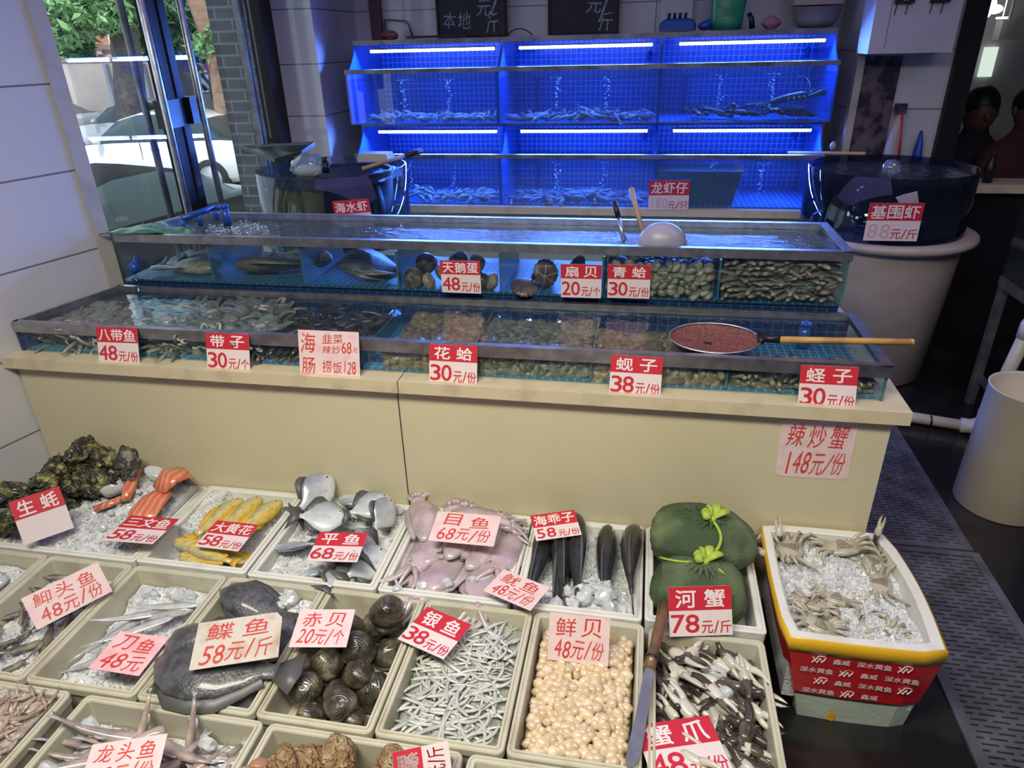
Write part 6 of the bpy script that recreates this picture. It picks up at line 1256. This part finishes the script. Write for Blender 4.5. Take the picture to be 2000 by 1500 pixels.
mb = MB(); mb.box((X0+.007, Ya+.007, zt), (X1, Yb-.007, zt+.01)); part(mb, 'tank_floor', 'dark', gt)
mb = MB(); mb.tube([(1.53, 2.80, .80), (1.515, 2.78, .62)], .014, 10); part(mb, 'filter_tube', pm('pale_green_tube', (.40, .44, .30), .4), gt, True)
mb = MB(); mb.ball((1.60, 2.55, .93), (.11, .16, .075), 20, 12, 0, None, lambda p: p*(1+.2*nz(p.x, p.y, p.z, 2))); tag(mb.build('plastic_sheet', 'clearp', smooth=True), 'bluish crumpled plastic sheet on the glass tank at the right edge', 'plastic')
M['pvc'] = pm('white_pvc', (.62, .58, .50), .4, noise=(9, (.50, .45, .38), .5, .75))
o = emp('drain_pipe', (1.40, 2.8, 0)); tag(o, 'white drain pipe running down the stand and along the floor', 'pipe')
e0, e1 = Vector((1.405, 2.66, .475)), Vector((1.385, 2.72, .055))
mb = MB(); mb.tube([e0, e0+(e1-e0)*.9], .024, 14); part(mb, 'riser_pipe', 'pvc', o, True)
mb = MB(); mb.tube([e0+Vector((.03, .02, .052)), e0+Vector((.02, .01, .045)), e0+Vector((.004, .004, .02)), e0-Vector((0, 0, .03))], .031, 14); mb.tube([e0+Vector((.03, .02, .052)), e0+Vector((.035, .025, .10))], .027, 14); part(mb, 'elbow', 'pvc', o, True)
mb = MB(); mb.tube([e1+Vector((.002, 0, .05)), e1, e1+Vector((-.035, .0, -.022)), e1+Vector((-.075, .01, -.024))], .031, 14); part(mb, 'elbow', 'pvc', o, True)
mb = MB(); mb.tube([e1+Vector((-.075, .01, -.024)), (.78, 2.86, .03)], .023, 14); part(mb, 'floor_pipe', 'pvc', o, True)
mb = MB(); mb.tube([(1.20, 2.752, .03), (1.206, 2.752, .03)], .0245, 14); part(mb, 'black_ring', 'black', o, True)
M['hose'] = pm('amber_hose', (.38, .21, .09), .3, noise=(20, (.26, .13, .07), .4, .7), coat=.4)
mb = MB()
for k in range(6):
    cx = 1.50+.012*k; w = .055+.012*(k % 3); pts = [(cx+w*cos(a)+.02, 2.42+.02*k-.02*cos(a), .26+.20*sin(a)) for a in [2*pi*i/30 for i in range(31)]]; mb.tube(pts, .0125, 8)
mb.tube([(1.52, 2.45, .46), (1.535, 2.44, .55), (1.56, 2.42, .66)], .009, 8)
tag(mb.build('coiled_hose', 'hose', smooth=True), 'coil of amber hose hanging below the glass tank at the right edge', 'hose')
bn = emp('beige_bin', (1.262, 2.235, 0)); tag(bn, 'tall beige cylinder bin on the dark floor beside the drain grate', 'bin')
mb = MB(); mb.lathe([(0, 0), (.136, 0), (.138, .005), (.131, .435), (.134, .44), (.128, .441), (.124, .435), (.128, .03), (0, .02)], 56, 0, None, (1.262, 2.235, 0.0)); part(mb, 'bin_body', pm('beige_plastic_bin', (.58, .50, .37), .4, noise=(5, (.52, .44, .32), .4, .7)), bn, True)
# drain grates
def grate(y0, y1, x0, x1, label, skew=.0):
    o = emp('drain_grate', ((x0+x1)/2, (y0+y1)/2, 0)); tag(o, label, 'drain grate', 'floor drain grates')
    mb = MB(); ew = .026
    for a, b, c, d in ((x0, x0+ew, y0, y1), (x1-ew, x1, y0, y1), (x0+ew, x1-ew, y0, y0+.02), (x0+ew, x1-ew, y1-.02, y1)): mb.box((a, c, .002), (b, d, .012))
    part(mb, 'border', 'steeld', o)
    mb = MB(); y = y0+.02; xi, xe = x0+ew, x1-ew; row = 0; p = .0165; sl = .0055; n = int((y1-y0-.04)/p)
    for r_ in range(n):
        ya = y+r_*p; mb.box((xi, ya, .003), (xe, ya+p-sl, .009)); L, g = .036, .013; x = xi-(L+g)*.5*(r_ % 2)+g*.5
        while x < xe:
            mb.box((max(xi, x-g), ya+p-sl, .003), (min(xe, max(xi, x)), ya+p, .009)) if min(xe, max(xi, x))-max(xi, x-g) > .001 else None; x += L+g
        if min(xe, x)-max(xi, x-g) > .001: mb.box((max(xi, x-g), ya+p-sl, .003), (min(xe, x), ya+p, .009))
    part(mb, 'slotted_plate', 'steeld', o)
    mb = MB(); mb.box((xi, y0+.02, .0005), (xe, y1-.02, .0015)); part(mb, 'dark_channel', 'black', o)
grate(.30, 1.925, .795, 1.082, 'near slotted steel drain grate beside the foam crab box')
grate(1.935, 3.02, .75, 1.072, 'far slotted steel drain grate running past the counter end')
# dim kitchen beyond the hatch: lamp cluster, window, person in black
M['lampw'] = emit('kitchen_lamp', (1, .97, .9), 4); M['winw'] = emit('kitchen_daylight', (.75, .9, .8), .9)
o = emp('ceiling_light', (2.25, 5.2, 2.0)); tag(o, 'cluster of glowing glass lamps high in the dim kitchen', 'ceiling light')
base = atY(1917, 15, 5.2)
for k, (dx, dy) in enumerate(((0, 0), (26, -6), (-10, 20), (14, 16), (38, 6))): mb = MB(); p = atY(1905+dx, 12+dy*1.0, 5.2); mb.ball(p, (.045, .04, .026), 12, 8); part(mb, 'glass_shade', 'lampw', o, True)
mb = MB(); mb.tube([base, base+Vector((0, 0, .5))], .01, 6); part(mb, 'rod', 'steeld', o)
for k, (x, y) in enumerate(((1913, 38), (1958, 35))): mb = MB(); p = atY(x, y, 5.4); mb.box((p.x-.03, 5.38, p.z-.006), (p.x+.03, 5.42, p.z+.006)); mb.tube([(p.x, 5.4, p.z+.006), (p.x, 5.4, ZC)], .003, 4); tag(mb.build('spot_light', 'lampw'), ('small bright lamp below the glass lamp cluster', 'small bright lamp right of the glass lamp cluster')[k], 'lamp')
a, b = atY(1936, 92, 5.58), atY(1924, 150, 5.58); mb = MB(); mb.box((a.x-.035, 5.575, b.z), (a.x+.045, 5.598, a.z)); tag(mb.build('window_1', 'winw'), kind='structure')
mb = MB(); a = atY(1965, 60, 5.3); mb.box((a.x-.05, 5.25, a.z-.05), (a.x+.05, 5.35, a.z+.06)); mb.tube([(a.x, 5.3, a.z+.06), (a.x, 5.3, a.z+.5)], .008, 6); tag(mb.build('hanging_box', 'plaster'), 'grey box hanging in the dim kitchen', 'box')
M['blackcloth'] = pm('black_jacket', (.010, .010, .016), .8); M['skinp'] = pm('skin', (.13, .06, .045), .5); M['hair'] = pm('black_hair', (.006, .005, .006), .5); M['maroon'] = pm('dark_red_sleeve', (.05, .014, .016), .8)
def person(head, sc, label, shirt, sk_face):
    """standing figure seen from behind or the side: one continuous skinned body plus head and hair"""
    o = emp('person', (head[0], head[1], 0)); tag(o, label, 'person'); H = head[2]
    V = [(0, 0, H-.62*sc-.0), (0, 0, H-.40*sc), (0, 0, H-.20*sc), (0, 0, H-.10*sc), (0, 0, H), (0, -.01, H+.06*sc)]
    Rr = [.14, .15, .13, .05, .075, .07]; E_ = [(0, 1), (1, 2), (2, 3), (3, 4), (4, 5)]
    def addc(root, pts, rad):
        i = root
        for p, r in zip(pts, rad): V.append(p); Rr.append(r); E_.append((i, len(V)-1)); i = len(V)-1
        return i
    for s in (-1, 1): addc(2, [(s*.16*sc, 0, H-.21*sc), (s*.21*sc, -.03, H-.45*sc), (s*.12*sc, -.24*sc, H-.52*sc), (s*.08*sc, -.32*sc, H-.50*sc)], [.065, .05, .04, .035])
    for s in (-1, 1): addc(0, [(s*.085*sc, 0, H-.72*sc), (s*.09*sc, -.01, (H-.72*sc)*.5), (s*.09*sc, 0, .06)], [.09, .07, .05])
    me = bpy.data.meshes.new('body'); me.from_pydata([tuple(Vector(p)) for p in V], E_, []); ob = mk('body', me, o); ob.location = (0, 0, 0)
    sk = ob.modifiers.new('skin', 'SKIN'); 
    bm_ = me.skin_vertices[0].data if me.skin_vertices else None
    if bm_ is None: 
        bpy.context.view_layer.objects.active = ob
    for i, r in enumerate(Rr): me.skin_vertices[0].data[i].radius = (r*sc, r*sc*.8)
    me.skin_vertices[0].data[0].use_root = True
    ob.modifiers.new('sub', 'SUBSURF').levels = 2; me.materials.append(M[shirt])
    mb = MB(); mb.ball((0, 0, H+.015), (.078*sc, .092*sc, .115*sc), 18, 12); 
    for s in (-1, 1): mb.ball((s*.08*sc, 0, H+.01), (.012, .02, .028), 8, 6)
    fd = sk_face; mb.ball((fd*.0, -.095*sc, H+.0), (.014, .02, .022), 8, 6); hd = mb.build('head', 'skinp', o, True)
    mb = MB(); mb.ball((0, .012, H+.045), (.088*sc, .10*sc, .105*sc), 18, 12, 0, None, lambda p: Vector((p.x, p.y, p.z if p.z > -.3 or p.y > 0 else -.3))); mb.build('hair', 'hair', o, True)
    for s in (-1, 1):   # hands: palm, four fingers and a thumb, lightly curled
        mb = MB(); c = Vector((s*.08*sc, -.35*sc, H-.50*sc)); mb.ball(c, (.035, .045, .018), 10, 8)
        for k in range(4): mb.tube(bez(c+Vector((-.024+.016*k, -.03, 0)), c+Vector((-.026+.017*k, -.075, .006)), c+Vector((-.024+.016*k, -.085+.004*abs(k-1), -.02)), 5), [.0085, .008, .0078, .0072, .0068, .005], 7)
        mb.tube(bez(c+Vector((-s*.028, -.005, 0)), c+Vector((-s*.05, -.02, .0)), c+Vector((-s*.048, -.045, -.008)), 5), [.011, .010, .0095, .0085, .008, .006], 7)
        mb.build('hand', 'skinp', o, True)
    return o
hp = atY(1918, 205, 4.4); person((hp.x, 4.4, hp.z-.05), 1.0, 'person in a black jacket with black hair in the dim kitchen', 'blackcloth', 0)
hp = atY(1992, 212, 4.25); person((hp.x+.06, 4.25, hp.z-.02), 1.0, 'person in a dark red sleeve at the right edge of the dim kitchen', 'maroon', 0)
mb = MB(); p = atY(1917, 385, 3.66); mb.lathe([(0, 0), (.022, 0), (.024, .08), (.012, .10), (.012, .13), (0, .13)], 16, 0, None, (1.62, 3.80, .801)); tag(mb.build('dark_bottle', 'black', smooth=True), 'dark bottle on the pale hatch counter', 'bottle')
# ------------------------------------------------------------------ the street outside
ZG = -.75
M['asphalt'] = pm('pale_paving', (.24, .24, .23), .8, noise=(3, (.32, .32, .31), .4, .7)); M['brickw'] = tiles('grey_brick', (.13, .13, .135), (.24, .24, .24), .24, .075, .008, offset=.5, rough=.8, col2=(.09, .09, .095))
mb = MB(); mb.box((-40, -10, ZG-.1), (-2.6, 45, ZG)); tag(mb.build('ground', 'asphalt', uv=1), kind='structure')
mb = MB(); mb.box((-2.6, -10, ZG), (-1.80, 5, -.061)); tag(mb.build('ground_step', 'asphalt'), kind='structure')
a = atX(417, 5, -2.75); b_ = atX(515, 5, -2.75)
mb = MB(); mb.box((-3.05, atX(466, 340, -3.05).y, ZG), (-2.75, 5.6, 3.2)); tag(mb.build('wall_pier', 'brickw', uv=1), kind='structure')
M['pinkwall'] = pm('rendered_wall', (.46, .40, .37), .9, noise=(1.5, (.38, .33, .31), .4, .7)); M['cap'] = pm('brick_cap', (.24, .15, .12), .9)
YW = 17.5; mb = MB(); zt = atY(300, 118, YW).z
mb.box((-26, YW, ZG), (2, YW+.3, zt)); tag(mb.build('wall_street', 'pinkwall'), kind='structure')
bt_ = emp('perforated_parapet', (-12, YW, zt)); tag(bt_, 'brick parapet with openings along the top of the street wall', 'parapet', kind='thing')
zp = atY(300, 84, YW).z
mb = MB(); mb.box((-26, YW, zp-.12), (2, YW+.3, zp)); mb.box((-26, YW-.03, zt+.001), (2, YW+.3, zt+.06)); part(mb, 'coping', 'cap', bt_)
mb = MB(); x = -26; hh = (zp-.12-zt-.06)
while x < 2:
    for k in range(2): mb.box((x+.16*k, YW+.02, zt+.062+hh/2*k), (x+.16*k+.15, YW+.25, zt+.06+hh/2*(k+1)-.004))
    x += .42
part(mb, 'lattice', 'pinkwall', bt_)
# house behind the wall
M['redwall'] = pm('red_render', (.42, .16, .10), .9); M['whitep'] = pm('white_paint', (.80, .80, .78), .6); M['darkw'] = pm('dark_window_glass', (.05, .06, .07), .1)
YH = 22; a, c = atY(185, 70, YH), atY(290, 70, YH); hs = emp('house', (a.x, YH, ZG)); tag(hs, 'red rendered house with a white window beyond the street wall', 'house')
mb = MB(); mb.box((a.x-4, YH, ZG), (c.x+3, YH+4, 6.5)); part(mb, 'facade', 'redwall', hs)
w0, w1 = atY(222, 50, YH), atY(249, 84, YH); mb = MB(); mb.box((w0.x, YH-.08, w1.z), (w1.x, YH-.002, w0.z)); q = part(mb, 'window_frame', 'whitep', hs)
for k in range(2): xm = (w0.x+w1.x)/2; xa, xb = ((w0.x+.08, xm-.04), (xm+.04, w1.x-.08))[k]; mb = MB(); mb.box((xa, YH-.1, w1.z+.08), (xb, YH-.081, w0.z-.08)); part(mb, 'pane', 'darkw', hs)
mb = MB(); mb.box((a.x-4, YH-.15, w1.z-.14), (w0.x-.05, YH-.001, w1.z-.02)); mb.box((w0.x-.22, YH-.12, w1.z-.02), (w0.x-.02, YH-.001, 6)); part(mb, 'white_trim', 'whitep', hs)
# shop fronts against the wall
def shop(px0, px1, py0, py1, mat, name, label, cat, Y=YW-.15, th=.12):
    a, b = atY(px0, py0, Y), atY(px1, py1, Y); mb = MB(); mb.box((min(a.x, b.x), Y, min(a.z, b.z)), (max(a.x, b.x), Y+th, max(a.z, b.z))); o = mb.build(name, mat); tag(o, label, cat); return o
M['greyblue'] = pm('grey_blue_shutter', (.26, .29, .36), .6, noise=(2, (.20, .22, .28), .4, .7)); M['boardc'] = pm('cream_board', (.66, .68, .52), .7); M['purple'] = pm('purple_sign', (.30, .08, .34), .6)
shop(205, 225, 125, 225, 'greyblue', 'shutter', 'grey blue shutter left of the cream board on the street wall', 'shutter')
shop(268, 302, 125, 225, 'greyblue', 'shutter', 'grey blue shutter right of the cream board on the street wall', 'shutter')
sg = shop(229, 270, 177, 206, 'boardc', 'notice_board', 'cream notice board on the street wall', 'board', YW-.13)
shop(396, 430, 122, 138, 'purple', 'shop_sign', 'purple shop sign by the barber pole', 'sign', YW-.13)
shop(405, 430, 150, 195, 'darkw', 'shop_door', 'dark shop door under the purple sign', 'door')
pA, pB = atY(399, 144, YW-.4), atY(402, 176, YW-.4); bp_ = emp('barber_pole', pB); tag(bp_, 'blue and white striped barber pole on the street wall', 'barber pole')
m, n, l, b = nm('barber_stripes'); w = n.new('ShaderNodeTexWave'); w.inputs['Scale'].default_value = 2.2; w.bands_direction = 'DIAGONAL'; l.new(coords(n, l, 'Object'), w.inputs[0]); l.new(ramp(n, l, w.outputs['Fac'], [(.45, (.03, .05, .3)), (.55, (.85, .85, .85))]), b.inputs['Base Color']); M['stripes'] = m
mb = MB(); mb.tube([pB, pB+(pA-pB)*1.0], .085, 14); part(mb, 'glass_tube', 'stripes', bp_, True); mb = MB(); mb.tube([pA, pA+Vector((0, 0, .08))], .10, 14); mb.tube([pB, pB-Vector((0, 0, .08))], .10, 14); part(mb, 'cap', 'steel', bp_, True)
# trees
M['bark'] = pm('grey_bark', (.10, .085, .075), .9, noise=(6, (.16, .14, .12), .4, .7), bump=(12, .6, .05)); M['barkb'] = pm('brown_bark', (.26, .15, .10), .9, noise=(4, (.36, .24, .17), .4, .7), bump=(10, .6, .05))
M['leaf'] = pm('green_leaf', (.14, .30, .11), .5, noise=(1.2, (.26, .44, .18), .4, .7)); M['leafd'] = pm('dark_green_leaf', (.06, .16, .07), .55, noise=(1.5, (.12, .24, .09), .4, .7))
def leaves(clusters, n, s, mat):
    mb = MB()
    for c, r in clusters:
        for _ in range(n):
            d = Vector((R4.gauss(0, 1), R4.gauss(0, 1), R4.gauss(0, 1))).normalized()*r*R4.uniform(.3, 1); p = Vector(c)+Vector((d.x, d.y, d.z*.7)); q = Euler((R4.uniform(-1, 1), R4.uniform(-1, 1), R4.uniform(0, 6))).to_matrix(); k = s*R4.uniform(.6, 1.3)
            mb.add([p+q@Vector(v)*k for v in ((-1, 0, 0), (-.2, .38, .06), (1, 0, -.05), (-.2, -.38, .06))], [(0, 1, 2, 3)])
    return mb
def tree(base, top, r0, r1, mat, cl, n, s, lmat, label, branches=()):
    o = emp('street_tree', base); tag(o, label, 'tree'); mb = MB(); mb.tube([base, Vector(base)*.5+Vector(top)*.5+Vector((.05, 0, 0)), top], [r0, (r0+r1)/2, r1], 12)
    for a, b in branches: mb.tube(bez(a, (Vector(a)+Vector(b))/2+Vector((0, 0, .2)), b, 5), [r1*.8, r1*.7, r1*.6, r1*.5, r1*.4, r1*.25], 8)
    part(mb, 'trunk', mat, o, True); part(leaves(cl, n, s, lmat), 'foliage', lmat, o)
T1 = 13.5; b0 = atY(250, 262, T1); b0.z = ZG; t0 = atY(232, 0, T1)
tree(b0, t0+(t0-b0)*.3, .33, .22, 'bark', [(atY(x, y, T1+d), r) for x, y, d, r in ((150, 20, .6, .8), (130, 75, 1, .6), (190, 10, 0, .8), (275, 15, 1, .8), (205, 30, -.5, .5), (120, 40, -1, .6), (240, -20, 0, .9), (170, -30, 0, 1.0), (150, 95, .8, .35), (300, 30, 2, .7))], 420, .13, 'leaf', 'grey street tree with a thick trunk left of the door handles', [(t0, atY(160, 10, T1)), (t0, atY(285, 5, T1))])
T2 = 12.0; b2_ = atY(437, 240, T2); b2_.z = ZG; m2 = atY(418, 75, T2); t2 = atY(378, -20, T2)
o = emp('street_tree', b2_); tag(o, 'leaning brown street tree seen near the brick pier', 'tree'); mb = MB(); mb.tube([b2_, atY(432, 140, T2), m2, t2, t2+(t2-m2)], [.20, .19, .20, .17, .15], 12); part(mb, 'trunk', 'barkb', o, True)
part(leaves([(atY(x, y, T2+d), r) for x, y, d, r in ((425, 85, 0, .45), (440, 70, 0, .35), (400, 90, 1, .35), (440, 20, .5, .4), (415, 10, 1, .4))], 260, .11, 'leaf'), 'foliage', 'leaf', o)
T3 = 15.5; b3_ = atY(345, 200, T3); b3_.z = ZG; tree(b3_, atY(350, 0, T3), .2, .15, 'bark', [(atY(x, y, T3+d), r) for x, y, d, r in ((310, 60, 0, .9), (320, 20, .5, .9), (350, 70, 0, .8), (365, 30, 0, .9), (345, 100, .5, .7), (390, 70, .5, .7), (385, 10, 0, .8), (330, 95, 1, .6))], 480, .13, 'leafd', 'dark leafy tree behind the door handles')
# cars: body lofted along its length, glazed cabin, wheels
M['carw'] = pm('white_car_paint', (.80, .81, .82), .25, coat=1); M['cars'] = pm('silver_car_paint', (.42, .43, .45), .3, .4, coat=1); M['card_'] = pm('dark_car_paint', (.022, .024, .024), .75, spec=.05)
M['cargl'] = pm('car_window', (.03, .05, .05), .15, spec=.5); M['lamp'] = pm('head_lamp', (.6, .62, .65), .1, coat=1); M['tyre'] = pm('tyre', (.02, .02, .02), .8)
def car(mat, loc, rz, label, sc=1.0):
    o = emp('parked_car', loc, rz); tag(o, label, 'car'); L, Wc = 4.1*sc, .80*sc
    stn = [(0, .42, .50, .50, .55), (.02, .24, .60, .60, .85), (.10, .20, .70, .70, .96), (.24, .19, .80, .80, 1), (.30, .19, .83, .86, 1), (.40, .19, .85, 1.20, 1), (.50, .19, .86, 1.30, 1), (.62, .19, .87, 1.31, 1), (.76, .19, .88, 1.18, 1), (.86, .20, .89, .93, .98), (.96, .24, .86, .86, .92), (1, .40, .78, .78, .80)]
    mb = MB(); R_ = []
    for t, zb, zw, zr, w in stn:
        W_ = Wc*w; roofw = W_*(.70 if zr > zw+.02 else .80); zb, zw, zr = zb*sc, zw*sc, zr*sc; zr = max(zr, zw+.004)
        half = [(W_*.86, zb), (W_, zb+.10*sc), (W_*1.0, (zb+zw)/2), (W_*.97, zw), (roofw+.02, zr-.03*sc if zr > zw+.05 else zr-.002), (roofw*.8, zr), (0, zr+.012)]
        R_.append([(L*(t-.5), -y, z) for y, z in half]+[(L*(t-.5), y, z) for y, z in half[-2::-1]])
    mb.loft(R_); n = 13
    for k in range(len(stn)-1):
        if stn[k][3] > stn[k][2]+.02 or stn[k+1][3] > stn[k+1][2]+.02:
            for i in (3, 8): mb.m[k*n+i] = 1
            if k in (4, 8, 9) or stn[k][3]-stn[k][2] < .05:
                for i in (4, 5, 6, 7): mb.m[k*n+i] = 1
    me = mb.mesh('car_body', [mat, 'cargl']); body = mk('body', me, o)
    for s in (-1, 1):
        mb = MB(); mb.ball((-L*.475, s*Wc*.70, .58*sc), (.12, .15, .06), 12, 8); mk('head_lamp', mb.mesh('hl', 'lamp'), o)
        mb = MB(); mb.ball((-L*.155, s*(Wc+.09), .90*sc), (.06, .09, .06), 10, 6); mk('mirror', mb.mesh('mirror', mat), o)
        for t in (-.33, .30):
            mb = MB(); mt = Matrix.Translation((L*t, s*(Wc-.08), .29*sc)) @ Matrix.Rotation(pi/2, 4, 'X'); mb.lathe([(0, -.10), (.22, -.10), (.30, -.08), (.30, .08), (.22, .10), (0, .10)], 28, 0, mt); w = mk('wheel', mb.mesh('wheel', 'tyre'), o)
            mb = MB(); mb.lathe([(0, -.115), (.20, -.11), (.20, .11), (0, .115)], 16, 0, mt); mk('hub_cap', mb.mesh('hub', 'steel'), w)
        mb = MB(); mb.box((L*.06, s*(Wc+.005)-.012, .76*sc), (L*.10, s*(Wc+.005)+.012, .785*sc)); mk('door_handle', mb.mesh('dh', mat), o)
        mb = MB(); mb.box((L*.015, s*Wc*.99-.004, .28*sc), (L*.017, s*Wc*.99+.006, .86*sc)); mk('door_gap', mb.mesh('dg', 'seam'), o)
    return o
car('carw', (-8.35, 11.5, ZG), radians(2), 'white sedan parked outside the glass doors, facing left')
car('cars', (-11.5, 15.2, ZG), radians(8), 'silver car parked behind the white sedan', .95)
car('cars', (-15.6, 16.0, ZG), radians(-4), 'grey car partly hidden by the thick tree trunk', 1.0)
car('card_', (-8.2, 16.2, ZG), radians(6), 'dark car seen between the door handles and the brick pier', .9)
car('card_', (-5.3, 5.9, ZG), radians(72), 'dark car nearest the shop, below the white sedan', .92)
# ------------------------------------------------------------------ labels that single out members of small groups
ORD = ['leftmost', 'second from the left', 'third from the left', 'fourth from the left', 'fifth from the left', 'sixth from the left', 'seventh from the left']
BASE = {'cuttlefish heap': 'purplish cuttlefish', 'dark ark clams': 'ribbed ark clam', 'silver ribbonfish': 'silver ribbonfish', 'golden croakers at the front of the white tray': 'golden croaker on its side, front of the white tray',
        'long dark fish': 'long dark fish in its foam tray', 'swan egg clams': 'brown swan egg clam', 'fan scallops': 'dark fan scallop in the upper tank', 'dark lobsters': 'dark lobster in the upper right lit tank',
        'ice chunks between the pomfret': 'ice chunk among the pomfret', 'ice chunks by the cuttlefish': 'ice chunk at the cuttlefish tray front', 'ice chunks by the ribbonfish': 'ice chunk behind the ribbonfish',
        'ice chunks behind the flounders': 'ice chunk behind the flounders', 'ice lumps among the claws': 'grey ice lump among the crab claws', 'ice chunks among the pinkish fish': 'clear ice chunk among the pinkish fish',
        'small fish in the leftmost tray': 'small fish in the leftmost tray', 'bombay duck fish with raised tails': 'pinkish fish with raised forked tail', 'ice chunks around the salmon': 'ice chunk near the salmon', 'ice chunks before the dark fish': 'ice chunk before the dark fish'}
def screen(o): p = np.array(o.matrix_world.translation if o.matrix_world.translation.length else o.location)-CAM; z = p@_F; return p@_R/z, p@_U/z
bpy.context.view_layer.update()
for g, base in BASE.items():
    os_ = [o for o in S.objects if o.get('group') == g]
    if not 2 <= len(os_) <= 28: continue
    nr = 1 if len(os_) <= 7 else 2 if len(os_) <= 12 else 3 if len(os_) <= 18 else 4
    os_.sort(key=lambda o: -screen(o)[1]); per = math.ceil(len(os_)/nr)
    rows = [''] if nr == 1 else (['back row', 'front row'] if nr == 2 else ['back row', 'middle row', 'front row'] if nr == 3 else ['back row', 'second row', 'third row', 'front row'])
    for r in range(nr):
        row = sorted(os_[r*per:(r+1)*per], key=lambda o: screen(o)[0])
        for k, o in enumerate(row):
            w = 'rightmost' if k == len(row)-1 and len(row) > 2 else ORD[k]
            o['label'] = (base+', '+w+(' in the '+rows[r] if nr > 1 else ' of them'))
